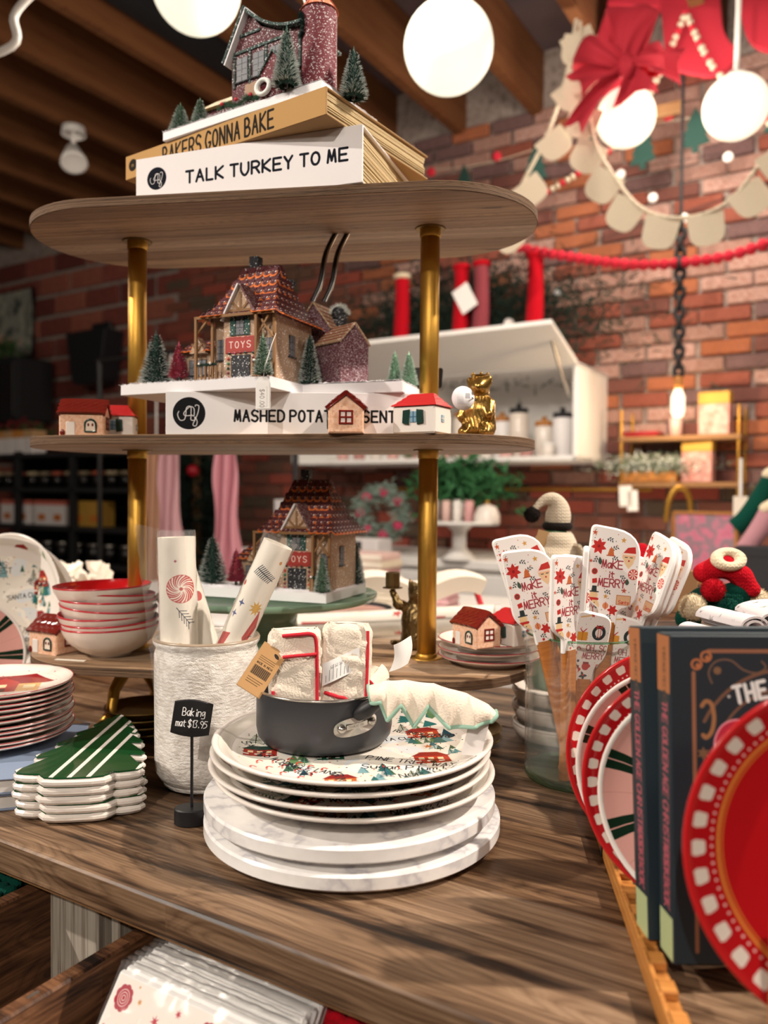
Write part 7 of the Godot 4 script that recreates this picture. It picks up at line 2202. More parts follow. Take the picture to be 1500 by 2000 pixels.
func below_table() -> void:
	# table frame and chipped white legs belong to the table
	var tb: Node3D = get_node("display_table")
	var ch := wood(256, 512, 61, ["3a2a22", "8a8076", "b0aaa0", "b9b3aa", "bdb7ae", "b6b0a7"], 0.35, 0.12, 0)
	var chip := wood_mat(ch, "f2efe9", 0.8, 0.06)
	chip.uv1_scale = Vector3(5, 5, 1)
	var apron := part(tb, "underside_rail", B.new().box(Vector3(2.2, 0.012, 0.03), v3(0.15, T - 0.036, -0.03)), M.h_wood)
	for q in [[-0.19, -0.125], [1.1, -0.125], [-0.19, -0.80], [1.1, -0.80], [-0.85, -0.125]]:
		var lg := Node3D.new()
		lg.name = numbered(tb, "leg")
		tb.add_child(lg)
		lg.position = v3(q[0], 0, q[1])
		for i in 3:
			at(part(lg, "board", B.new().box(Vector3(T - 0.031, [0.022, 0.056, 0.012][i], [0.02, 0.026, 0.02][i]), Vector3.ZERO, 0.0015), chip), v3([-0.032, 0.008, 0.043][i], (T - 0.031) / 2, [0.05, 0.052, 0.04][i]), v3(0, 0, PI / 2))
		at(part(lg, "post", B.new().box(Vector3(T - 0.031, 0.08, 0.08), Vector3.ZERO, 0.002), chip), v3(0, (T - 0.031) / 2, 0.0), v3(0, 0, PI / 2))
	for k in 3:
		at(part(tb, "side_board", B.new().box(Vector3(T - 0.032, 0.05, 0.016), Vector3.ZERO, 0.0015), chip), v3(-0.118 + 0.052 * k, (T - 0.032) / 2, -0.17), v3(0, 0, PI / 2))
	# crate in front, pulled out on the right of the leg
	for k in 2:
		var c := thing("crate", ["open dark wooden crate under the table holding napkin packs and a red blanket", "dark wooden crate at the far left holding a green blanket"][k], "crate", tp([-0.083, -0.337][k], 0.0, 0.0), -0.5393, "crates under the table")
		var x0: float = [0.0, -0.5][k]
		var x1: float = [0.72, 0.098][k]
		var y1: float = [0.842, 0.842][k]
		var y0: float = 0.62
		for x in [x0, x1]:
			for j in 2:
				part(c, "side_board", B.new().box(Vector3(0.016, 0.104, 0.42), v3(x, y1 - 0.052 - 0.112 * j, -0.015), 0.002), M.crate)
		for j in 2:
			part(c, "front_board", B.new().box(Vector3(x1 - x0, 0.104, 0.016), v3((x0 + x1) / 2, y1 - 0.052 - 0.112 * j, 0.2), 0.002), M.crate)
			part(c, "back_board", B.new().box(Vector3(x1 - x0, 0.104, 0.016), v3((x0 + x1) / 2, y1 - 0.052 - 0.112 * j, -0.225), 0.002), M.crate)
		part(c, "bottom", B.new().box(Vector3(x1 - x0, 0.012, 0.42), v3((x0 + x1) / 2, y0, -0.015)), M.crate)
		for z in [0.06, 0.12]: part(c, "staple", B.new().box(Vector3(0.003, 0.0006, 0.01), v3(x0 if k == 0 else x1, y1 + 0.0003, z)), M.steel)
	knit_blanket("chunky red knitted blanket folded in the crate beneath the table edge", M.knit_red, -0.045, 0.60, -0.20, -0.045, 0.838, -0.1, 3)
	knit_blanket("chunky dark green knitted blanket in the crate at the far left", M.knit_green, -0.82, -0.262, -0.17, 0.06, 0.834, -0.1, 4)
	# napkin packs filed in the crate
	var c := Cv.new(512, 512, Color("e9e2da"))
	var red := Color("a8283a")
	var gr := Color("5d7454")
	var o := v2(110, 120)
	for i in 9: c.disc(o + Vector2.from_angle(TAU * i / 9) * 34, 20, red)
	c.disc(o, 40, red)
	for k in 3: c.ring(o, 34 - 11 * k, 3, Color("e9d8d0"))
	for q in [[190, 420, 205, 190], [120, 430, 150, 270], [260, 400, 340, 215], [330, 470, 400, 330], [60, 480, 85, 350]]:
		c.leaf(v2(q[0], q[1]), v2(q[2], q[3]), 34, gr)
		c.line([v2(q[0], q[1]), v2(q[2], q[3])], 3, Color("dfe0d0"))
	for q in [[210, 110, 16, "cf8a3c"], [330, 150, 26, "b8283e"], [290, 200, 8, "cf8a3c"], [180, 60, 8, "cf8a3c"], [440, 90, 20, "b8283e"], [60, 240, 10, "b8283e"]]: c.star(v2(q[0], q[1]), q[2], 7, 0.35, Color(q[3]))
	c.disc(v2(330, 330), 52, Color("d98a3c"))
	c.star(v2(430, 250), 60, 9, 0.6, red)
	var pm := tmat(c.tex(), 0.9)
	for k in 9:
		var t := thing("napkin_pack", "clear-wrapped pack of floral printed napkins, foremost in the crate" if k == 0 else "clear-wrapped napkin pack in the crate, filed behind the floral one, " + nth(k, 9, "front", "back"), "napkins", tp(-0.04 + 0.001 * sin(k * 2.0), 0.716, 0.104 - 0.0074 * k), -0.5393, "napkin packs in the crate")
		t.rotation = v3(-0.62, -0.5393 + 0.01 * sin(k * 1.7), 0.012 * sin(k * 3.1))
		part(t, "napkins", B.new().box(Vector3(0.165, 0.165, 0.0062), v3(0.0825, 0.0825, 0), 0.0024), M.white)
		if k == 0: part(t, "print", B.new().quad(v3(0.003, 0.003, 0.0033), v3(0.162, 0.003, 0.0033), v3(0.162, 0.162, 0.0033), v3(0.003, 0.162, 0.0033), v2(0.07, 1.8), v2(1.87, 1.8), v2(1.87, 0.08), v2(0.07, 0.08)), pm)
		var f := B.new()
		var nz := noise(k + 40, 25.0, 2)
		f.sheet(24, 24, func(u, v): return v3(-0.002 + 0.169 * u, -0.002 + 0.171 * v, 0.0041 + 0.0012 * nz.get_noise_2d(u * 3, v * 3) - 0.002 * pow(absf(u - 0.5) * 2, 8)))
		f.sheet(24, 2, func(u, v): return v3(-0.002 + 0.169 * u, 0.169 + 0.004 * sin(v * PI) + 0.001 * nz.get_noise_2d(u * 8, 1.0), 0.0036 - 0.0072 * v))
		part(t, "clear_wrap", f, M.film)

# ---------------------------------------------------------------- the rest of the shop behind the display
func rt(called: String, label: String, category: String, x: float, y: float, z: float, group := "", turn := 0.0) -> Node3D:
	return thing(called, label, category, rm(x, y, z), -ROOM + turn, group)

func pendant(label: String, pos: Vector3, r: float, energy: float) -> Node3D:
	var t := thing("pendant_lamp", label, "pendant lamp", pos, 0, "glowing globe pendants")
	var em := mat("fffdf0", 0.4)
	em.emission_enabled = true
	em.emission = Color("fff9de")
	em.emission_energy_multiplier = 0.86
	part(t, "globe_bulb", B.new().ball(Vector3.ZERO, Vector3.ONE * r, 40, 24), em)
	part(t, "cap", B.new().lathe([v2(r * 0.3, r * 0.94), v2(r * 0.28, r * 1.04), v2(r * 0.1, r * 1.14), v2(0, r * 1.15)], 20), M.white)
	part(t, "cord", B.new().tube([v3(0, r * 1.1, 0), v3(0.006, CEIL - 0.31 - pos.y, 0)], 0.009, 10), M.cord)
	var l := OmniLight3D.new()
	l.name = "glow"
	l.omni_range = 14
	l.omni_attenuation = 2
	l.light_energy = energy
	l.light_color = Color("fff0de")
	l.light_size = r
	l.shadow_enabled = true
	t.add_child(l)
	return t

func background() -> void:
	var rng := RandomNumberGenerator.new()
	rng.seed = 99
	# pendants
	pendant("glowing white globe pendant nearest the top left, cut by the frame, above the maroon mansion", v3(-0.476, 2.496, -2.0), 0.1095, 0.5)
	pendant("glowing white globe pendant hanging alone to the right of the maroon mansion", v3(0.1515, 2.352, -2.0), 0.1105, 0.5)
	pendant("glowing white globe pendant with a red velvet bow over it", v3(0.921, 2.70, -3.1), 0.111, 0.5)
	pendant("glowing white globe pendant hanging rightmost, beside the bowed one", v3(1.236, 2.622, -2.85), 0.1115, 0.5)
	for q in [[-3.4, 2.5, -0.6, "globe pendant over the shop floor to the left of the viewer"], [-0.6, 2.5, 1.9, "globe pendant over the shop floor behind the viewer"], [1.8, 2.5, 0.4, "globe pendant over the shop floor to the right of the viewer"], [-3.0, 2.6, 2.4, "globe pendant over the shop floor far behind the viewer"], [1.6, 2.6, -2.2, "globe pendant near the back wall beyond the frame on the right"]]:
		pendant("glowing white " + q[3], rm(q[0], q[1], q[2]), 0.11, 0.9)
	bow()
	garlands()
	# white wall cabinet with its flap lifted
	var c := rt("wall_cabinet", "white wall cabinet with its front flap lifted open on the brick wall", "cabinet", 0, 0, 0)
	for q in [["bottom_panel", 1.54, 0.022, 0.44, -1.87, 1.401, -3.52], ["top_panel", 1.54, 0.02, 0.44, -1.87, 1.80, -3.52], ["side_panel", 0.02, 0.42, 0.44, -2.63, 1.6, -3.52], ["side_panel", 0.02, 0.42, 0.44, -1.11, 1.6, -3.52], ["divider", 0.018, 0.39, 0.42, -1.87, 1.6, -3.53], ["back_panel", 1.5, 0.39, 0.01, -1.87, 1.6, -3.73]]:
		part(c, q[0], B.new().box(Vector3(q[1], q[2], q[3]), v3(q[4], q[5], q[6]), 0.003), M.white)
	at(part(c, "flap_door", B.new().box(Vector3(1.54, 0.02, 0.34), v3(0, 0, 0.17), 0.003), M.white), v3(-1.87, 1.805, -3.30), v3(-0.34, 0, 0))
	for x in [-1.14, -2.6]: part(c, "stay_arm", B.new().tube([v3(x, 1.66, -3.32), v3(x, 1.76, -3.2), v3(x, 1.87, -3.1)], 0.008, 8), M.steel)
	for k in 8:
		var x := -1.95 + 0.105 * k
		var b := rt("canister", "cream canister inside the white wall cabinet, " + nth(k, 8, "left", "right"), "canister", x, 1.412, -3.5 + 0.05 * (k % 2), "canisters in the cabinet")
		part(b, "body", B.new().lathe([v2(0, 0), v2(0.042, 0), v2(0.045, 0.003), v2(0.045, 0.14 + 0.03 * (k % 3)), v2(0.04, 0.146 + 0.03 * (k % 3)), v2(0, 0.146 + 0.03 * (k % 3))], 20), [M.ceramic, M.book_white, M.ceramic_warm][k % 3])
		part(b, "lid", B.new().lathe([v2(0, 0.147 + 0.03 * (k % 3)), v2(0.043, 0.147 + 0.03 * (k % 3)), v2(0.043, 0.168 + 0.03 * (k % 3)), v2(0.012, 0.172 + 0.03 * (k % 3)), v2(0.012, 0.19 + 0.03 * (k % 3)), v2(0, 0.192 + 0.03 * (k % 3))], 20), M.black_matt if k % 2 else M.bamboo)
	for k in 12:
		var b := rt("tin", ["small pink tin", "small dusty rose tin", "small white tin"][k % 3] + " in the front row of the wall cabinet, " + nth(k, 12, "left", "right"), "tin", -2.35 + 0.1 * k, 1.412, -3.36, "small tins in the cabinet")
		part(b, "body", B.new().lathe([v2(0, 0), v2(0.03, 0), v2(0.03, 0.05), v2(0, 0.05)], 16), mat(["d9a9a2", "b98680", "e4dcd4"][k % 3], 0.5))
		part(b, "lid", B.new().lathe([v2(0, 0.05), v2(0.031, 0.05), v2(0.031, 0.06), v2(0, 0.061)], 16), M.white)
	cabinet_top(rng)
	wall_shelf()
	counter(rng)
	left_shelves(rng)
	# bare filament pendant on a black chain
	var bl := rt("bulb_pendant", "bare glowing filament bulb on a black chain above the small wall shelf", "pendant lamp", -0.69, 1.585, -3.3)
	var em := mat("fff2d8", 0.3); em.emission_enabled = true; em.emission = Color("ffeccb"); em.emission_energy_multiplier = 1.6
	part(bl, "glass_bulb", B.new().lathe([v2(0, -0.035), v2(0.018, -0.03), v2(0.026, -0.01), v2(0.026, 0.05), v2(0.016, 0.075), v2(0.013, 0.085)], 20), em)
	part(bl, "socket", B.new().lathe([v2(0.013, 0.08), v2(0.017, 0.085), v2(0.017, 0.125), v2(0.008, 0.135), v2(0, 0.136)], 16), M.bamboo)
	for k in 16:
		part(bl, "chain_link", B.new().set_x(v3(0, 0.152 + 0.0385 * k, 0), v3(PI / 2, PI / 2 * (k % 2), 0), v3(1, 1, 1.35)).tube(circle3(0.0165, 12), 0.0095, 6, false), M.black)
	part(bl, "flex", B.new().tube([v3(0, 0.75, 0), v3(0, 1.53, 0)], 0.007, 8), M.black)
	var l := OmniLight3D.new()
	l.omni_range = 8; l.omni_attenuation = 2; l.light_energy = 0.18; l.light_color = Color("ffdcae"); l.light_size = 0.02; l.shadow_enabled = true
	bl.add_child(l)
	# white spotlight on the joists and loose white cable at the top left
	var sp := thing("spotlight", "small white ceiling spotlight among the joists at the upper left", "spotlight", v3(-1.60, 2.98, -4.1), 0.3)
	part(sp, "lamp_housing", B.new().set_x(v3(0, -0.03, 0.02), v3(2.6, 0.2, 0.0)).lathe([v2(0, -0.06), v2(0.03, -0.055), v2(0.062, 0.04), v2(0.066, 0.06), v2(0.056, 0.06), v2(0, 0.03)], 24), M.white)
	part(sp, "mount", B.new().lathe([v2(0.06, 0.08), v2(0.055, 0.12), v2(0, 0.125)], 24), M.white)
	part(sp, "arm", B.new().tube([v3(0, 0.1, 0), v3(0.0, -0.02, 0.01)], 0.012, 8), M.white)
	solo("cable", B.new().tube(smooth3([v3(-1.0, 2.18, -1.8), v3(-0.84, 2.235, -1.8), v3(-0.835, 2.30, -1.8), v3(-0.80, 2.345, -1.8), v3(-0.765, 2.37, -1.8), v3(-0.75, 2.5, -1.8), v3(-0.75, 3.12, -1.8)]), 0.009, 10), M.cord, "loose white cable hanging in a bend at the top left under the joists", "cable")

func bow() -> void:
	var t := thing("velvet_bow", "large red velvet bow with hanging tails draped over a globe pendant", "bow", v3(0.872, 2.80, -2.95), -0.2)
	var m := mat("9c1226", 0.85); m.rim_enabled = true; m.rim = 0.8; m.rim_tint = 0.8
	for q in [[0.02, 0.21, 0.19], [-0.16, 0.085, 0.13], [0.13, 0.03, 0.1]]:
		var d := v3(q[0], q[1], 0)
		var n := v3(-q[1], q[0], 0).normalized()
		var wid: float = q[2]
		var lp := B.new()
		lp.sheet(32, 10, func(u, v):
			var a: float = u * TAU
			var w: float = 0.5 - 0.5 * cos(a)
			return d * (w * (1.0 + 0.1 * sin(v * PI))) + n * (v - 0.5) * wid * (0.22 + 0.78 * w) + v3(0, 0, 0.055 * sin(a) + 0.012 * sin(v * 9 + a * 2)), 0.004)
		part(t, "loop", lp, m)
	for q in [[[0, 0], [-0.07, -0.06], [-0.13, -0.13], [-0.185, -0.21], 0.05], [[0, 0], [-0.08, -0.01], [-0.14, -0.03], [-0.185, -0.055], 0.09], [[0.01, 0], [0.02, -0.05], [0.03, -0.09], [0.035, -0.125], 0.13], [[0.02, 0.02], [0.09, 0.0], [0.15, -0.01], [0.2, -0.015], 0.08]]:
		var tl := B.new()
		var pts := []
		for p in q.slice(0, 4): pts.append(v3(p[0], p[1], 0.035))
		pts = smooth3(pts, 5)
		var wd: float = q[4]
		tl.sheet(14, 10, func(u, v):
			var i: float = u * (pts.size() - 1)
			var k: int = min(int(i), pts.size() - 2)
			var c: Vector3 = pts[k].lerp(pts[k + 1], i - k)
			var dd: Vector3 = (pts[k + 1] - pts[k]).normalized()
			var nn := v3(-dd.y, dd.x, 0.25)
			return c + nn * (v - 0.5) * (0.03 + wd * u) + v3(0, 0, 0.02 * sin(v * 6 + u * 4)) - dd * 0.05 * (0.5 - absf(v - 0.5)) * u, 0.004)
		part(t, "tail", tl, m)
	part(t, "knot", B.new().ball(v3(0, 0, 0.03), v3(0.032, 0.045, 0.03), 18, 12), m)

func along(pts: Array, step: float) -> Array:
	var s := smooth3(pts, 12)
	var o := []
	var d := 0.0
	for i in s.size() - 1:
		var l: float = s[i].distance_to(s[i + 1])
		while d < l:
			o.append([s[i].lerp(s[i + 1], d / l), (s[i + 1] - s[i]).normalized()])
			d += step
		d -= l
	return o

func garlands() -> void:
	# red pompoms
	var g := thing("pompom_garland", "red felt pompom garland swagged across the brick wall under the bunting", "garland", Vector3.ZERO)
	var pts := []
	for q in [[-0.2, 2.235], [-0.376, 2.191], [-0.555, 2.161], [-0.847, 2.178], [-1.17, 2.264], [-1.405, 2.344], [-1.7, 2.47], [-2.1, 2.72]]: pts.append(rm(q[0], q[1], -3.3))
	var ball := B.new().ball(Vector3.ZERO, Vector3.ONE * 0.0225, 14, 8).mesh()
	var m := mat("b3142c", 0.95); m.rim_enabled = true; m.rim = 0.4
	for q in along(pts, 0.04): part(g, "felt_ball", ball, m).position = q[0]
	part(g, "string", B.new().tube(smooth3(pts, 6), 0.002, 5), m)
	# bunting of rounded cream flags
	var f := B.new().set_x(Vector3.ZERO, v3(PI / 2, 0, 0)).prism(rounded([v2(-0.062, 0), v2(-0.058, 0.115), v2(0.058, 0.115), v2(0.062, 0)], [0.002, 0.05, 0.05, 0.002]), -0.002, 0.002).mesh()
	var cm := tri(tmat(ntex(71, 0.2, ["b3a692", "c9bda8"], 2, 128), 0.95), 6.0)
	var k := 0
	for run in [[[-0.22, 2.50], [-0.347, 2.406], [-0.474, 2.266], [-0.627, 2.24], [-0.772, 2.304], [-0.889, 2.468], [-0.949, 2.596], [-0.99, 2.85], [-1.01, 3.08]], [[-1.32, 2.32], [-1.237, 2.48], [-1.132, 2.658], [-1.06, 2.86], [-1.02, 3.08]]]:
		var b := thing("bunting", ["cream scalloped fabric bunting hanging in a deep swag on the right", "cream scalloped fabric bunting running up steeply beside the globe pendants"][k], "bunting", Vector3.ZERO, 0, "cream bunting")
		var p := []
		for q in run: p.append(rm(q[0], q[1], -3.0))
		var tape := along(p, 0.03)
		var tb := B.new()
		for i in tape.size() - 1: tb.tube([tape[i][0], tape[i + 1][0]], 0.008, 5)
		part(b, "tape", tb, cm)
		for q in along(p, 0.142 if k == 0 else 0.19):
			var dir: Vector3 = q[1] if k == 0 else -q[1]
			if dir.dot(rm(1, 0, 0)) > 0: dir = -dir
			var dn := (v3(0, -1, 0) - dir * v3(0, -1, 0).dot(dir) * 0.75).normalized()
			var zz := rm(0.25, 0, 1).normalized()
			var x := dn.cross(zz).normalized()
			part(b, "flag", f, cm).transform = Transform3D(Basis(x, -dn, x.cross(-dn)), q[0])
		k += 1
	# wooden bead strings
	k = 0
	for run in [[[-1.33, 2.48], [-1.272, 2.478], [-1.031, 2.567], [-0.868, 2.674], [-0.753, 2.863], [-0.66, 3.07]], [[-2.75, 3.08], [-2.6, 2.85], [-2.35, 2.62], [-2.05, 2.45], [-1.7, 2.36], [-1.33, 2.48]], [[-0.66, 3.07], [-0.56, 2.84], [-0.42, 2.66], [-0.3, 2.5]]]:
		var b := thing("bead_garland", ["red and cream wooden bead garland below the bowed globe", "red and cream wooden bead garland crossing behind the top tier of the stand", "red and cream wooden bead garland behind the rightmost globe"][k], "garland", Vector3.ZERO, 0, "wooden bead garlands")
		var p := []
		for q in run: p.append(rm(q[0], q[1], -3.18))
		var big := B.new().ball(Vector3.ZERO, Vector3.ONE * 0.0125, 12, 8).mesh()
		var n := 0
		for q in along(p, 0.023):
			part(b, "bead", big, [m, cm, cm][n % 3]).position = q[0]
			n += 1
		part(b, "string", B.new().tube(smooth3(p, 6), 0.0016, 5), m)
		k += 1
	# felt trees and small lamps on a string
	var tg := thing("tree_garland", "garland of dark green felt trees and red pompoms on the brick wall", "garland", Vector3.ZERO)
	var o := PackedVector2Array()
	for q in [[0.012, 0.10], [0.012, 0.075], [0.06, 0.07], [0.04, 0.03], [0.05, 0.025], [0.03, -0.01], [0.038, -0.015], [0.0, -0.085]]: o.append(v2(q[0], q[1]))
	for i in range(6, -1, -1): o.append(v2(-o[i].x, o[i].y))
	var fm := B.new().set_x(Vector3.ZERO, v3(PI / 2, 0, 0)).prism(o, -0.004, 0.004, 0.001).mesh()
	var gm := mat("1d3f38", 0.95)
	var tp_ := []
	for q in [[-2.5, 3.05], [-2.0, 2.86], [-1.6, 2.80], [-1.1, 2.83], [-0.66, 2.79], [-0.3, 2.82]]: tp_.append(rm(q[0], q[1], -3.45))
	part(tg, "string", B.new().tube(smooth3(tp_, 8), 0.002, 5), cm)
	for x in [-2.35, -2.05, -1.72, -1.36, -1.12, -0.88, -0.67, -0.36]:
		at(part(tg, "felt_tree", fm, gm), rm(x, 2.72 + 0.02 * sin(x * 9), -3.45) + v3(0, 0.02, 0), v3(0, -ROOM + 0.25 * sin(x * 23.0), 0))
	for x in [-2.2, -1.9, -1.55, -1.24, -0.78, -0.5]:
		part(tg, "felt_ball", ball, m).position = rm(x, 2.82, -3.45)
	var em := mat("f6f2ea", 0.4); em.emission_enabled = true; em.emission = Color("fff4e6"); em.emission_energy_multiplier = 0.45
	var sl := thing("string_lights", "string of small round white lamps along the brick wall", "string lights", Vector3.ZERO)
	var lamps := [[-1.42, 2.78], [-1.0, 2.66], [-0.56, 2.64], [-0.86, 2.53], [-0.73, 2.42], [-0.3, 2.5], [-1.75, 2.26], [-1.63, 2.22], [-1.28, 2.18], [-1.5, 1.98]]
	var sp := []
	for q in lamps:
		part(sl, "round_bulb", B.new().ball(rm(q[0], q[1], -3.55), Vector3.ONE * 0.02, 12, 8), em)
		sp.append(rm(q[0], q[1] + 0.022, -3.56))
	part(sl, "wire", B.new().tube(sp, 0.002, 5), M.black)
	# red stockings under the joists at the top right
	for i in 3:
		var x: float = [-0.93, -0.64, -0.36][i]
		var s := rt("stocking", ["large red felt stocking under the joists, left of the bead garland peak", "large red felt stocking under the joists, right of the bead garland peak", "large red felt stocking under the joists at the far right"][i], "stocking", x, 3.02, -3.25, "red felt stockings")
		s.rotation.z = [-0.35, 0.1, 0.2][i]
		part(s, "leg", B.new().set_x(Vector3.ZERO, v3(PI / 2, 0, 0)).prism(rounded([v2(-0.11, -0.2), v2(0.1, -0.2), v2(0.1, 0.05), v2(0.16, 0.16), v2(0.06, 0.2), v2(-0.11, 0.1)], [0.01, 0.01, 0.05, 0.05, 0.05, 0.08]), -0.02, 0.02, 0.002), mat("9a1428", 0.95))
		part(s, "cuff", B.new().box(Vector3(0.225, 0.06, 0.05), v3(-0.005, 0.2, 0), 0.01), mat("a51a2e", 0.95))
	var wb := rt("wood_bar", "short pale wooden hanger bar below the red stockings", "hanger", -0.80, 2.80, -3.35)
	part(wb, "bar", B.new().box(Vector3(0.2, 0.05, 0.03), Vector3.ZERO, 0.006), M.h_wood)

func tufts(p: Node3D, called: String, m: Material, n: int, c: Vector3, r: Vector3, len_: float, w: float, sd: int) -> void:
	var rng := RandomNumberGenerator.new()
	rng.seed = sd
	var b := B.new()
	for i in n:
		var q := c + v3(rng.randfn(), rng.randfn(), rng.randfn()) * r * 0.5
		b.hair(q, q + v3(rng.randf_range(-1, 1), rng.randf_range(-0.7, 1), rng.randf_range(-1, 1)).normalized() * len_, w)
	part(p, called, b, m, "stuff")

func cabinet_top(rng: RandomNumberGenerator) -> void:
	var fo := rt("evergreen_garland", "dark evergreen garland heaped on top of the white wall cabinet", "garland", -1.75, 1.83, -3.5)
	tufts(fo, "needles", mat("20352a", 0.9), 5200, v3(0, 0.24, 0.04), v3(0.7, 0.24, 0.07), 0.07, 0.004, 5)
	part(fo, "stem", B.new().tube([v3(-0.75, 0.05, 0), v3(-0.2, 0.16, 0), v3(0.3, 0.12, 0), v3(0.55, 0.04, 0)], 0.02, 8), M.h_wood)
	for i in 4:
		var s := rt("stocking", ["small red knitted stocking with a white tag, on the wall cabinet", "small deep red knitted stocking at the left on the wall cabinet", "small pinkish knitted stocking on the wall cabinet beside the tagged one", "small red knitted stocking at the right end of the wall cabinet"][i], "stocking", [-1.66, -1.98, -1.56, -1.30][i], 2.05, -3.32, "knitted stockings on the cabinet")
		part(s, "leg", B.new().tube(smooth3([v3(0, 0.24, 0), v3(0.0, 0.05, 0.0), v3(-0.01, -0.1, 0), v3(-0.03, -0.15, 0.01), v3(-0.07, -0.18, 0.02)]), [0.034, 0.034, 0.034, 0.034, 0.034, 0.036, 0.036, 0.038, 0.038, 0.038, 0.04, 0.04, 0.04, 0.042, 0.042, 0.042, 0.042, 0.042, 0.042, 0.042, 0.042, 0.04, 0.036, 0.032, 0.026], 12), [M.knit_red, M.knit_red, knit_mat("8a4048"), M.knit_red][i])
		part(s, "cuff", B.new().set_x(v3(0, 0.24, 0)).tube(circle3(0.03, 18), 0.014, 8, false), [M.knit_red, M.knit_cream, M.knit_red, M.knit_red][i])
		if i == 0: at(part(s, "tag", B.new().box(Vector3(0.085, 0.12, 0.003), Vector3.ZERO, 0.001), M.white), v3(0.045, 0.08, 0.06), v3(0, 0, 0.5))
	for i in 2:
		var d := rt("deer_figure", ["gold deer figure with tall antlers at the left on the wall cabinet", "gold deer figure with antlers at the right on the wall cabinet"][i], "figurine", [-2.08, -1.40][i], 1.82, -3.42, "gold deer on the cabinet")
		part(d, "body", B.new().blob([[v3(-0.05, 0.1, 0), v3(0.05, 0.1, 0), 0.028, 0.03], [v3(0.05, 0.11, 0), v3(0.075, 0.18, 0), 0.022, 0.016], [v3(0.075, 0.19, 0), v3(0.105, 0.18, 0), 0.017, 0.01], [v3(-0.055, 0.09, 0.012), v3(-0.06, 0.0, 0.014), 0.012, 0.008], [v3(-0.04, 0.09, -0.012), v3(-0.045, 0.0, -0.014), 0.012, 0.008], [v3(0.045, 0.09, 0.012), v3(0.045, 0.0, 0.014), 0.012, 0.008], [v3(0.06, 0.09, -0.012), v3(0.06, 0.0, -0.014), 0.012, 0.008]], 0.008, 0.012), M.figure_gold)
		for s in [-1.0, 1.0]:
			part(d, "antler", B.new().tube(smooth3([v3(0.07, 0.2, s * 0.01), v3(0.05, 0.26, s * 0.05), v3(0.075, 0.34, s * 0.07), v3(0.06, 0.38, s * 0.06)]), 0.006, 7).tube([v3(0.055, 0.27, s * 0.055), v3(0.1, 0.31, s * 0.06)], 0.005, 6), M.figure_gold)
	for i in 4:
		part(rt("ornament_ball", ["white frosted ball", "silver ball", "white ball", "pale gold ball"][i] + " ornament tucked in the evergreen garland on the cabinet", "ornament", [-2.06, -1.82, -1.45, -1.38][i], [1.98, 2.27, 2.02, 1.93][i], -3.38, "ball ornaments on the cabinet"), "ball", B.new().ball(Vector3.ZERO, Vector3.ONE * 0.024, 16, 10), [M.white, M.steel, M.white, M.figure_gold][i])

func wall_shelf() -> void:
	var s := rt("wall_shelf", "small two-tier wooden wall shelf with brass frame on the brick wall at the right", "shelf", -0.74, 0, -3.64)
	for y in [1.49, 1.29]: part(s, "board", B.new().box(Vector3(0.50, 0.022, 0.2), v3(0, y, 0), 0.003), M.h_wood)
	for x in [-0.24, 0.24]:
		for z in [-0.09, 0.09]: part(s, "brass_upright", B.new().tube([v3(x, 1.2, z), v3(x, 1.62, z)], 0.006, 8), M.gold)
	for i in 2:
		var c := rt("carton", ["pink carton with yellow top on the upper wall shelf", "pink carton with yellow top on the lower wall shelf"][i], "carton", [-0.60, -0.665][i], [1.502, 1.302][i], -3.60, "cartons on the wall shelf", -0.1)
		part(c, "body", B.new().box(Vector3(0.125, 0.13, 0.06), v3(0, 0.065, 0), 0.003), tri(tmat(ntex(31, 0.03, ["b56a5a", "cf9a94", "d9b0a8"], 3, 128), 0.6), 5.0))
		part(c, "top_band", B.new().box(Vector3(0.127, 0.05, 0.062), v3(0, 0.155, 0), 0.003), mat("c99a3c", 0.6))
	var rt_ := rt("tray", "red tray on the upper wall shelf", "tray", -0.90, 1.502, -3.62)
	part(rt_, "tray_base", B.new().box(Vector3(0.14, 0.012, 0.14), v3(0, 0.006, 0), 0.004), mat("a8242c", 0.5))
	part(rt_, "tray_rim", B.new().set_x(v3(0, 0.016, 0)).tube([v3(-0.07, 0, -0.07), v3(0.07, 0, -0.07), v3(0.07, 0, 0.07), v3(-0.07, 0, 0.07), v3(-0.07, 0, -0.07)], 0.006, 6), mat("a8242c", 0.5))
	var pb := rt("bottle", "pale pink bottle on the upper wall shelf below the bare bulb", "bottle", -0.765, 1.502, -3.62)
	part(pb, "body", B.new().lathe([v2(0, 0), v2(0.026, 0), v2(0.028, 0.07), v2(0.01, 0.1), v2(0.01, 0.125), v2(0, 0.126)], 20), mat("dfb6ae", 0.3))
	part(pb, "cap", B.new().lathe([v2(0.012, 0.118), v2(0.012, 0.14), v2(0, 0.141)], 16), M.white)
	var gl := rt("greenery_box", "wooden box of frosted greenery on the lower wall shelf", "planter", -0.86, 1.302, -3.60)
	part(gl, "box", B.new().box(Vector3(0.23, 0.045, 0.1), v3(0, 0.023, 0), 0.003), M.bamboo)
	tufts(gl, "sprigs", mat("7d8a74", 0.9), 900, v3(0, 0.07, 0), v3(0.2, 0.04, 0.08), 0.04, 0.003, 8)
	tufts(gl, "white_sprigs", M.frost, 500, v3(0, 0.075, 0), v3(0.2, 0.04, 0.08), 0.03, 0.003, 9)
	for q in [[-0.86, 1.2, "small white paper tag hanging below the lower wall shelf, left", 0.055], [-0.83, 1.18, "small white paper tag hanging below the lower wall shelf, right", 0.045]]:
		solo("paper_tag", B.new().box(Vector3(q[3], 0.09, 0.002), Vector3.ZERO), M.white, q[2], "tag", rm(q[0] - 0.09, q[1] + 0.04, -3.52), v3(0, -ROOM, 0.05), "tags under the wall shelf")

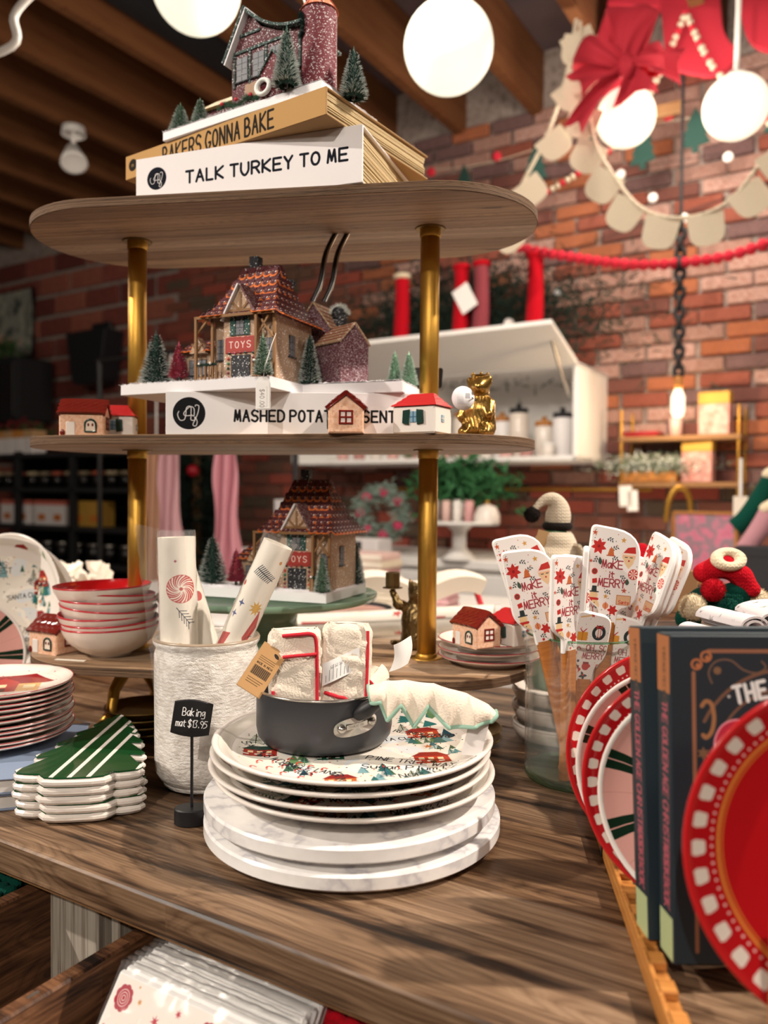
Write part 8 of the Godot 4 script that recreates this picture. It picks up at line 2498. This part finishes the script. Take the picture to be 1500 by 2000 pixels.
func counter(rng: RandomNumberGenerator) -> void:
	# counter along the wall, white cloth table before it
	var cn := rt("back_counter", "white counter along the brick wall under the wall cabinet", "counter", -1.1, 0, -3.385)
	part(cn, "worktop", B.new().box(Vector3(3.4, 0.04, 0.64), v3(0, 0.94, 0), 0.004), M.white)
	for i in 6: part(cn, "cupboard_door", B.new().box(Vector3(0.55, 0.86, 0.02), v3(-1.42 + 0.567 * i, 0.47, 0.3), 0.004), M.white)
	part(cn, "carcass", B.new().box(Vector3(3.38, 0.92, 0.58), v3(0, 0.46, -0.01)), M.white)
	var rl := rt("brass_rail", "thin brass rail on the brick wall just below the wall cabinet", "rail", -1.5, 1.27, -3.70)
	part(rl, "bar", B.new().tube([v3(-0.9, 0, 0), v3(0.62, 0, 0)], 0.008, 8), M.gold)
	for x in [-0.7, 0.4]: part(rl, "bracket", B.new().tube([v3(x, 0, 0), v3(x, 0, -0.05)], 0.006, 6), M.gold)
	var wt := rt("white_table", "long white-clothed display table behind the stand", "table", -0.9, 0, -2.1)
	part(wt, "tabletop", B.new().box(Vector3(3.2, 0.04, 1.0), v3(0, 0.86, 0), 0.006), M.white)
	part(wt, "cloth_front", B.new().sheet(80, 4, func(u, v): return v3(-1.6 + 3.2 * u, 0.88 - 0.8 * v, 0.505 + 0.012 * sin(u * 70) * v), 0.003), M.white)
	for q in [[-1.5, -0.45], [1.5, -0.45], [-1.5, 0.45], [1.5, 0.45]]: part(wt, "leg", B.new().box(Vector3(0.06, 0.84, 0.06), v3(q[0], 0.42, q[1])), M.white)
	# goods on the counter
	var y := 0.96
	var pl := rt("potted_plant", "green leafy plant in a pale pot on a white pedestal on the back counter", "plant", -1.62, y + 0.17, -3.25)
	tufts(pl, "leaves", mat("2f6a3c", 0.7), 700, v3(0, 0.16, 0), v3(0.2, 0.1, 0.16), 0.06, 0.012, 12)
	part(pl, "pot", B.new().lathe([v2(0, 0), v2(0.05, 0), v2(0.065, 0.09), v2(0, 0.09)], 24), M.ceramic)
	var cs := rt("cake_stand", "white cake stand holding candles on the back counter", "cake stand", -1.55, y, -3.1)
	part(cs, "plate", B.new().lathe([v2(0, 0.15), v2(0.17, 0.152), v2(0.175, 0.165), v2(0, 0.162)], 40), M.white)
	part(cs, "pedestal", B.new().lathe([v2(0, 0), v2(0.08, 0), v2(0.03, 0.05), v2(0.03, 0.12), v2(0.06, 0.15)], 30), M.white)
	for i in 4:
		var cd := rt("candle", "short " + ["grey", "blush", "white", "rose"][i] + " pillar candle on the white cake stand", "candle", -1.67 + 0.055 * i, y + 0.164, -3.1, "candles on the white cake stand")
		part(cd, "wax", B.new().lathe([v2(0, 0), v2(0.02, 0), v2(0.02, 0.09), v2(0.0, 0.092)], 16), mat(["b9b0aa", "d8b5ac", "e9e4de", "cf9a9a"][i], 0.5))
		part(cd, "wick", B.new().lathe([v2(0.0015, 0.09), v2(0.001, 0.1)], 6), M.black)
	var dm := rt("dome", "white ceramic dome on the white cake stand", "cloche", -1.42, y + 0.164, -3.1)
	part(dm, "dome", B.new().lathe([v2(0.055, 0), v2(0.055, 0.03), v2(0.04, 0.065), v2(0, 0.08)], 24), M.ceramic)
	part(dm, "knob", B.new().ball(v3(0, 0.085, 0), Vector3.ONE * 0.01, 12, 8), M.gold)
	var wr := rt("wreath", "frosted green wreath with pink flowers standing on the back counter", "wreath", -1.98, y + 0.19, -3.15, "", 0.3)
	var wb := B.new()
	var pk := B.new()
	for i in 1200:
		var a := rng.randf() * TAU
		var q := v3(cos(a) * 0.1, sin(a) * 0.1, rng.randfn() * 0.012) + v3(rng.randfn(), rng.randfn(), rng.randfn()) * 0.02
		wb.hair(q, q + v3(rng.randf_range(-1, 1), rng.randf_range(-1, 1), rng.randf_range(-1, 1)).normalized() * 0.03, 0.005)
	part(wr, "leaves", wb, mat("8fa59a", 0.8), "stuff")
	for i in 7:
		var a := 0.6 + i * 0.85
		part(wr, "flower", B.new().ball(v3(cos(a) * 0.1, sin(a) * 0.1, 0.025), v3(0.025, 0.022, 0.012), 12, 8), mat("b8365c", 0.8))
	part(wr, "ring", B.new().set_x(Vector3.ZERO, v3(PI / 2, 0, 0)).tube(circle3(0.1, 24), 0.012, 8, false), M.h_wood)
	for i in 2:
		var ro := rt("rolling_pin", ["wooden rolling pin leaning on the back counter behind the cake stand house", "short wooden rolling pin leaning beside the longer one"][i], "rolling pin", -2.12 - 0.1 * i, y, -3.05, "rolling pins on the counter")
		ro.rotation.z = 0.25 - 0.1 * i
		part(ro, "roller", B.new().lathe([v2(0, 0.05), v2(0.022, 0.05), v2(0.022, 0.25), v2(0, 0.25)], 20), M.spoon)
		part(ro, "grip", B.new().lathe([v2(0, 0), v2(0.01, 0.004), v2(0.012, 0.03), v2(0.008, 0.05)], 14), M.spoon)
		part(ro, "grip", B.new().lathe([v2(0.008, 0.25), v2(0.012, 0.27), v2(0.01, 0.296), v2(0, 0.3)], 14), M.spoon)
	for i in 3:
		var bx := rt("gift_box", ["tall cream box with a gold square", "lower cream box with a gold square", "white box with dark lettering bars"][i] + " on the counter behind the cake stand house", "box", [-2.46, -2.26, -1.92][i], y, [-3.1, -2.98, -2.92][i], "boxes on the counter")
		part(bx, "box", B.new().box([Vector3(0.16, 0.25, 0.12), Vector3(0.14, 0.13, 0.12), Vector3(0.2, 0.085, 0.12)][i], v3(0, [0.125, 0.065, 0.0425][i], 0), 0.003), M.book_white)
		part(bx, "label", B.new().box(Vector3(0.04, 0.05, 0.002), v3(0, [0.15, 0.07, 0.05][i], 0.061)), [M.gold_dull, M.gold_dull, M.black_matt][i])
	for i in 5:
		var bk := rt("book", ["pale pink", "white", "dusty pink", "cream", "blush"][i] + " book in the pale stack on the white table, " + nth(i, 5, "bottom", "top"), "book", -1.66 + 0.006 * (i % 2), 0.88 + 0.028 * i, -2.55, "stack of pale books on the white table", 0.05 * (i % 3))
		part(bk, "cover", B.new().box(Vector3(0.2, 0.026, 0.15), v3(0, 0.013, 0), 0.003), mat(["d8b0ac", "e6e0dc", "c79a98", "e0d2bc", "dcbcb6"][i], 0.6))
		part(bk, "pages", B.new().box(Vector3(0.192, 0.018, 0.004), v3(0, 0.013, 0.074)), M.paper)
	for i in 4:
		var bk := rt("folded_linen", ["pink patterned", "white and pink", "cream", "rose checked"][i] + " folded linens on the white table, the pile " + nth(i, 4, "left", "right"), "linens", -1.75 + 0.2 * i, 0.88, -2.2 + 0.1 * (i % 2), "linen piles on the white table", 0.2 * (i % 2))
		for k in 4: part(bk, "fold", B.new().box(Vector3(0.16, 0.018, 0.13), v3(0, 0.009 + 0.0185 * k, 0), 0.007), tri(tmat(ntex(i * 7 + 1, 0.12, [["d8a0a4", "efe2e0"], ["efe9e6", "d8b8b8"], ["e6dac4", "f0e8d8"], ["c88a90", "e6cfce"]][i], 2, 64), 0.95), 9.0))
	for i in 2:
		var bo := rt("wooden_bowl", ["shallow wooden bowl", "wide cream bowl"][i] + " on the white table behind the right pole", "bowl", [-1.98, -1.85][i], 0.88, [-2.5, -2.1][i], "bowls on the white table")
		part(bo, "bowl_body", B.new().lathe([v2(0, 0.003), v2(0.05, 0), v2(0.09, 0.03), v2(0.115, 0.07), v2(0.11, 0.07), v2(0.085, 0.034), v2(0, 0.012)], 32), [M.spoon, M.ceramic][i])
		part(bo, "contents", B.new().ball(v3(0, 0.045, 0), v3(0.08, 0.03, 0.08), 20, 10), [M.knit_cream, M.linen][i])
	roll("long rolled mat with whisk drawings lying on the white table behind the cat", v3(-0.20, 0.985, -1.50), v3(0.20, 1.02, -1.42), 0.024, 0, 0.6, 0.0)
	var tw := thing("folded_linen", "cream folded towel with red edge on the white table behind the right pole", "linens", v3(0.05, 0.98, -1.55), 0.1)
	part(tw, "cloth", B.new().sheet(24, 10, func(u, v): return v3(-0.11 + 0.24 * u, 0.07 + 0.012 * sin(u * 9) - 0.02 * pow(v - 0.5, 2), (v - 0.5) * 0.12), 0.03, v2(4, 2)), M.linen)
	part(tw, "red_edge", B.new().tube([v3(0.13, 0.07, -0.06), v3(0.132, 0.075, 0.0), v3(0.13, 0.05, 0.062)], 0.006, 8), M.stitch_red)
	var rz := thing("display_riser", "low white riser under the rolled mat on the white table", "riser", v3(0.0, 0.88, -1.52), -0.3)
	part(rz, "box", B.new().box(Vector3(0.6, 0.075, 0.2), v3(0, 0.0375, 0), 0.004), M.white)
	part(rz, "cloth_runner", B.new().box(Vector3(0.3, 0.004, 0.204), v3(0, 0.077, 0), 0.001), M.linen)
	var sk := thing("whisk_bowl", "dark rimmed pink pot on the white table behind the cake stand foot", "bowl", v3(-0.07, 0.88, -1.62))
	part(sk, "bowl_body", B.new().lathe([v2(0, 0), v2(0.05, 0), v2(0.085, 0.06), v2(0.088, 0.13), v2(0.082, 0.13), v2(0.07, 0.06), v2(0, 0.02)], 32), M.black_matt)
	part(sk, "contents", B.new().lathe([v2(0.082, 0.122), v2(0.04, 0.128), v2(0, 0.13)], 32), mat("cfa295", 0.8))
	var st := thing("striped_towel", "white towel with red stripes hanging over the table end behind the cake stand foot", "tea towel", v3(-0.13, 0.90, -1.75), 0.1)
	part(st, "cloth", B.new().sheet(14, 10, func(u, v): return v3(-0.06 + 0.13 * u, 0.10 * (1 - v) + 0.01, 0.01 * sin(u * 12)), 0.004), M.white)
	for i in 3: part(st, "stripe", B.new().box(Vector3(0.006, 0.1, 0.004), v3(-0.02 + 0.014 * i, 0.06, 0.012)), M.stitch_red)
	# white dishes in shadow beyond the lowest tier
	for k in 3:
		var d := thing("white_dish", ["lowest", "middle", "topmost"][k] + " grey white dish of the stack behind the glass jar", "dish", v3(0.238, T + 0.024 * k, -1.06), 0, "white dishes behind the jar")
		part(d, "body", B.new().lathe([v2(0, 0.002), v2(0.035, 0.0), v2(0.058, 0.008), v2(0.064, 0.02), v2(0.062, 0.026), v2(0.056, 0.024), v2(0.05, 0.012), v2(0, 0.008)], 40), M.ceramic_warm)
		part(d, "rim", B.new().set_x(v3(0, 0.0255, 0)).tube(circle3(0.0615, 40), 0.0022, 8, false), M.ceramic)
	# right-hand edge: tap, pink board, hanging tag, stocking
	var tp2 := rt("tap", "brass gooseneck tap on the counter below the wall shelf", "tap", -0.655, 0.96, -3.25)
	part(tp2, "spout", B.new().tube(smooth3([v3(0.03, 0, 0), v3(0.03, 0.22, 0), v3(0.015, 0.30, 0.01), v3(-0.02, 0.31, 0.03), v3(-0.045, 0.26, 0.04), v3(-0.055, 0.18, 0.04)]), 0.011, 12), M.gold)
	part(tp2, "base", B.new().lathe([v2(0, 0), v2(0.03, 0), v2(0.026, 0.02), v2(0.014, 0.03)], 24), M.gold)
	part(tp2, "lever", B.new().tube([v3(0.03, 0.06, 0), v3(0.08, 0.08, 0.01)], 0.006, 8), M.gold)
	var pb := rt("pink_board", "pink mottled board with wooden frame leaning on the counter at the right", "sign board", -0.53, 0.93, -3.0)
	part(pb, "panel", B.new().box(Vector3(0.2, 0.25, 0.012), v3(0, 0.125, 0)), tri(tmat(ntex(55, 0.02, ["c96a86", "d98098", "8f8088", "d27890", "dc8ca0"], 3, 128), 0.7), 5.0))
	for q in [[-0.104, 0.125, 0.01, 0.26], [0.104, 0.125, 0.01, 0.26], [0, 0.004, 0.21, 0.01], [0, 0.252, 0.21, 0.01]]: part(pb, "frame_bar", B.new().box(Vector3(q[2], q[3], 0.018), v3(q[0], q[1], 0.002), 0.001), M.bamboo)
	var ht := rt("price_tag", "cream swing tag on a white string hanging below the wall shelf at the right", "price tag", -0.40, 1.20, -2.9)
	part(ht, "card", B.new().box(Vector3(0.045, 0.085, 0.002), v3(0, 0, 0)), M.linen)
	part(ht, "string", B.new().tube([v3(0, 0.04, 0), v3(0.0, 0.17, 0)], 0.006, 6), M.cord)
	for i in 2:
		var s := rt("stocking", ["pink and white striped stocking at the right edge above the hats", "dark green stocking with cream cuff at the right edge above the hats"][i], "stocking", -0.318, [1.12, 1.22][i], -2.55 - 0.05 * i, "stockings at the right edge")
		part(s, "leg", B.new().tube(smooth3([v3(0.05, 0.09, 0), v3(0.02, 0.03, 0), v3(-0.02, -0.04, 0.02), v3(-0.05, -0.07, 0.02)]), 0.028, 12), [knit_mat("b08088"), M.knit_green][i])
		part(s, "cuff", B.new().set_x(v3(0.055, 0.1, 0), v3(0, 0, 0.5)).tube(circle3(0.027, 18), 0.016, 8, false), M.knit_cream)
	var bb := rt("black_box", "matt black box on the counter at the right edge", "box", -0.29, 0.88, -2.5)
	part(bb, "box", B.new().box(Vector3(0.12, 0.2, 0.12), v3(0, 0.1, 0), 0.004), M.black_matt)
	part(bb, "lid", B.new().box(Vector3(0.124, 0.03, 0.124), v3(0, 0.205, 0), 0.004), M.black_matt)

func left_shelves(rng: RandomNumberGenerator) -> void:
	var s := rt("shelf_unit", "black metal shelving unit full of candles and boxes at the far left", "shelving", -4.5, 0, -3.3)
	for y in [0.3, 0.55, 0.79, 1.01, 1.25, 1.47]: part(s, "shelf_board", B.new().box(Vector3(1.7, 0.03, 0.36), v3(0, y, 0), 0.003), M.black_matt)
	for x in [-0.85, -0.28, 0.28, 0.85]:
		part(s, "upright", B.new().box(Vector3(0.04, 1.5, 0.04), v3(x, 0.75, 0.16), 0.003), M.black_matt)
	part(s, "back_panel", B.new().box(Vector3(1.74, 1.5, 0.02), v3(0, 0.75, -0.19)), M.black_matt)
	for k in 6:
		var b := rt("candle_box", "white and orange candle box on top of the black shelving, " + nth(k, 6, "left", "right"), "box", -5.3 + 0.115 * k, 1.486, -3.22, "candle boxes on top of the shelving")
		part(b, "box", B.new().box(Vector3(0.105, 0.11, 0.1), v3(0, 0.055, 0), 0.003), M.book_white)
		part(b, "lid", B.new().box(Vector3(0.107, 0.05, 0.102), v3(0, 0.13, 0), 0.003), mat(["d08a3c", "c9a070"][k % 2], 0.6))
	for k in 6:
		var yel := k > 3
		var b := rt("candle_box", ("yellow candle box" if yel else "white candle box with orange label") + " on the black shelving, " + nth(k - (4 if yel else 0), 2 if yel else 4, "left", "right"), "box", -4.95 + [0.0, 0.165, 0.37, 0.53, 0.74, 0.88][k], 1.026, -3.22, "candle boxes on the middle shelf")
		part(b, "box", B.new().box(Vector3(0.15, 0.13, 0.1), v3(0, 0.065, 0), 0.003), mat("b98f3c", 0.6) if yel else M.book_white)
		part(b, "lid", B.new().box(Vector3(0.152, 0.03, 0.102), v3(0, 0.142, 0), 0.003), mat("b98f3c", 0.6) if yel else mat("c96a58", 0.6))
		part(b, "label", B.new().box(Vector3(0.07, 0.04, 0.002), v3(0, 0.05, 0.051)), mat("c9762c", 0.6))
	for k in 11:
		var b := rt("candle_jar", "dark candle jar with matt lid on the upper black shelf, " + nth(k, 11, "left", "right"), "jar", -5.1 + 0.13 * k, 1.266, -3.2, "candle jars on the upper shelf")
		part(b, "jar", B.new().lathe([v2(0, 0), v2(0.04, 0), v2(0.042, 0.08), v2(0, 0.08)], 16), M.black_gloss)
		part(b, "lid", B.new().lathe([v2(0, 0.08), v2(0.041, 0.08), v2(0.041, 0.1), v2(0, 0.102)], 16), mat(["b3a384", "8a7a60", "b0563c"][k % 3], 0.5))
	for k in 9:
		var b := rt("candle_jar", "dark steel-lidded jar on the lower black shelf, " + nth(k, 9, "left", "right"), "jar", -5.0 + 0.15 * k, 0.806, -3.2, "dark jars on the lower shelf")
		part(b, "jar", B.new().lathe([v2(0, 0), v2(0.045, 0), v2(0.047, 0.1), v2(0, 0.1)], 16), M.black_gloss)
		part(b, "lid", B.new().lathe([v2(0, 0.1), v2(0.044, 0.1), v2(0.044, 0.115), v2(0, 0.117)], 16), M.steel)
	var pt := rt("wall_planter", "large dark metal wall planter on the red block wall", "planter", -4.66, 2.18, -3.64)
	var o := rounded([v2(-0.21, -0.17), v2(0.21, -0.17), v2(0.14, 0.2), v2(-0.14, 0.2)], [0.01, 0.01, 0.06, 0.06])
	part(pt, "pocket", B.new().set_x(Vector3.ZERO, v3(PI / 2, 0, 0)).prism(o, -0.08, 0.08, 0.003), mat("26272c", 0.5, 0.4))
	part(pt, "hanger", B.new().box(Vector3(0.2, 0.1, 0.02), v3(0, 0.2, -0.06), 0.02), mat("26272c", 0.5, 0.4))
	var sp := rt("loudspeaker", "black loudspeaker box on the wall at the far left", "loudspeaker", -5.45, 1.97, -3.55)
	part(sp, "cabinet", B.new().box(Vector3(0.52, 0.46, 0.3), Vector3.ZERO, 0.02), M.black_matt)
	part(sp, "grille", B.new().box(Vector3(0.44, 0.38, 0.01), v3(0, 0, 0.152), 0.004), M.black)
	var pa := rt("painting", "pale winter landscape canvas cut by the left edge", "painting", -5.85, 2.52, -3.70)
	part(pa, "canvas", B.new().box(Vector3(0.8, 0.5, 0.03), Vector3.ZERO, 0.003), tri(tmat(ntex(44, 0.008, ["26302c", "8a8c84", "a8a698", "6a7068", "b0aa98"], 4, 256), 0.8), 1.6))
	part(pa, "frame", B.new().tube([v3(-0.4, -0.25, 0), v3(0.4, -0.25, 0), v3(0.4, 0.25, 0), v3(-0.4, 0.25, 0), v3(-0.4, -0.25, 0)], 0.015, 6), M.black)
	for i in 2:
		var fl := rt("flower_sprig", ["green leafy sprig with pink blossom above the loudspeaker", "red and green sprig below the loudspeaker beside the candle boxes"][i], "plant", [-5.45, -5.1][i], [2.22, 1.6][i], -3.4, "sprigs at the far left")
		tufts(fl, "leaves", mat("3f5f34", 0.8), 160, v3(0, 0.05, 0), v3(0.22, 0.06, 0.1), 0.06, 0.012, 30 + i)
		tufts(fl, "petals", mat(["c9988a", "8a2a34"][i], 0.8), 120, v3(0, 0.09, 0.02), v3(0.14, 0.04, 0.08), 0.03, 0.012, 40 + i)
	# dark tree, pink hangings and red bauble strings seen between the lower tiers
	var tr := rt("christmas_tree", "dark green christmas tree behind the stand between the lower tiers", "tree", -3.28, 0.0, -3.25)
	var tb := B.new()
	for i in 5200:
		var t := 1.0 - sqrt(rng.randf())
		var a := rng.randf() * TAU
		var rr := 0.27 * (1.0 - t) * rng.randf_range(0.35, 1.0)
		var q := v3(cos(a) * rr, 0.15 + 1.75 * t, sin(a) * rr)
		tb.hair(q, q + v3(cos(a) * 0.09, rng.randf_range(-0.05, 0.04), sin(a) * 0.09), 0.007)
	part(tr, "needles", tb, mat("1a3026", 0.9), "stuff")
	part(tr, "trunk", B.new().lathe([v2(0.04, 0), v2(0.02, 1.6), v2(0, 1.6)], 10), M.h_wood)
	for i in 9:
		part(tr, "bauble", B.new().ball(v3(-0.05 + 0.15 * sin(i * 2.3), 0.7 + 0.11 * i, 0.24 - 0.02 * i), Vector3.ONE * 0.034, 14, 9), mat("a81428", 0.3))
	for i in 3:
		var h := rt("hanging_towel", ["pink and gold twisted fabric hanging behind the left of the stand", "pale pink fabric hanging beside the twisted one", "pink towel with dark motif hanging behind the cake stand house"][i], "towel", [-2.72, -2.63, -2.30][i], 1.447, -2.45, "pink hangings", 0.2 * i)
		part(h, "cloth", B.new().sheet(20, 24, func(u, v): return v3((u - 0.5) * (0.075 + 0.05 * v + 0.02 * sin(v * 9)), -0.62 * v, 0.025 * sin(u * 14 + v * 4)), 0.004), mat(["c99a7c", "d8a8b0", "cf8f9c"][i], 0.9))
		part(h, "hanger_loop", B.new().tube([v3(0, 0, 0), v3(0, 0.4, 0)], 0.004, 6), M.cord)
	var ra := rt("clothes_rail", "thin dark rail carrying the pink hangings behind the stand", "rail", -2.52, 1.85, -2.45)
	part(ra, "bar", B.new().tube([v3(-0.6, 0, 0), v3(0.6, 0, 0)], 0.01, 8), M.black)
	for x in [-0.58, 0.58]: part(ra, "upright", B.new().tube([v3(x, 0, 0), v3(x, -1.84, 0)], 0.012, 8), M.black)
	# crumpled white packets behind the bowls
	var pk := rt("paper_packets", "crumpled white and cream paper packets behind the red bowls", "packets", 0, 0, 0)
	pk.position = v3(-0.66, T, -1.58); pk.rotation.y = 0.0
	for i in 6:
		var nz := noise(i + 70, 12.0, 2)
		at(part(pk, "packet", B.new().sheet(10, 10, func(u, v): return v3((u - 0.5) * 0.08, 0.10 * v, 0.02 * nz.get_noise_2d(u * 4, v * 4)), 0.012), [M.white, M.paper, M.linen][i % 3]), v3(-0.10 + 0.045 * i, 0.07 + 0.012 * (i % 3), 0.02 * (i % 2)), v3(-0.3, 0.3 * i, 0.3 * sin(i * 2.0)))
	part(pk, "basket", B.new().lathe([v2(0, 0.0), v2(0.12, 0.0), v2(0.15, 0.12), v2(0.14, 0.12), v2(0, 0.02)], 24), M.spoon)
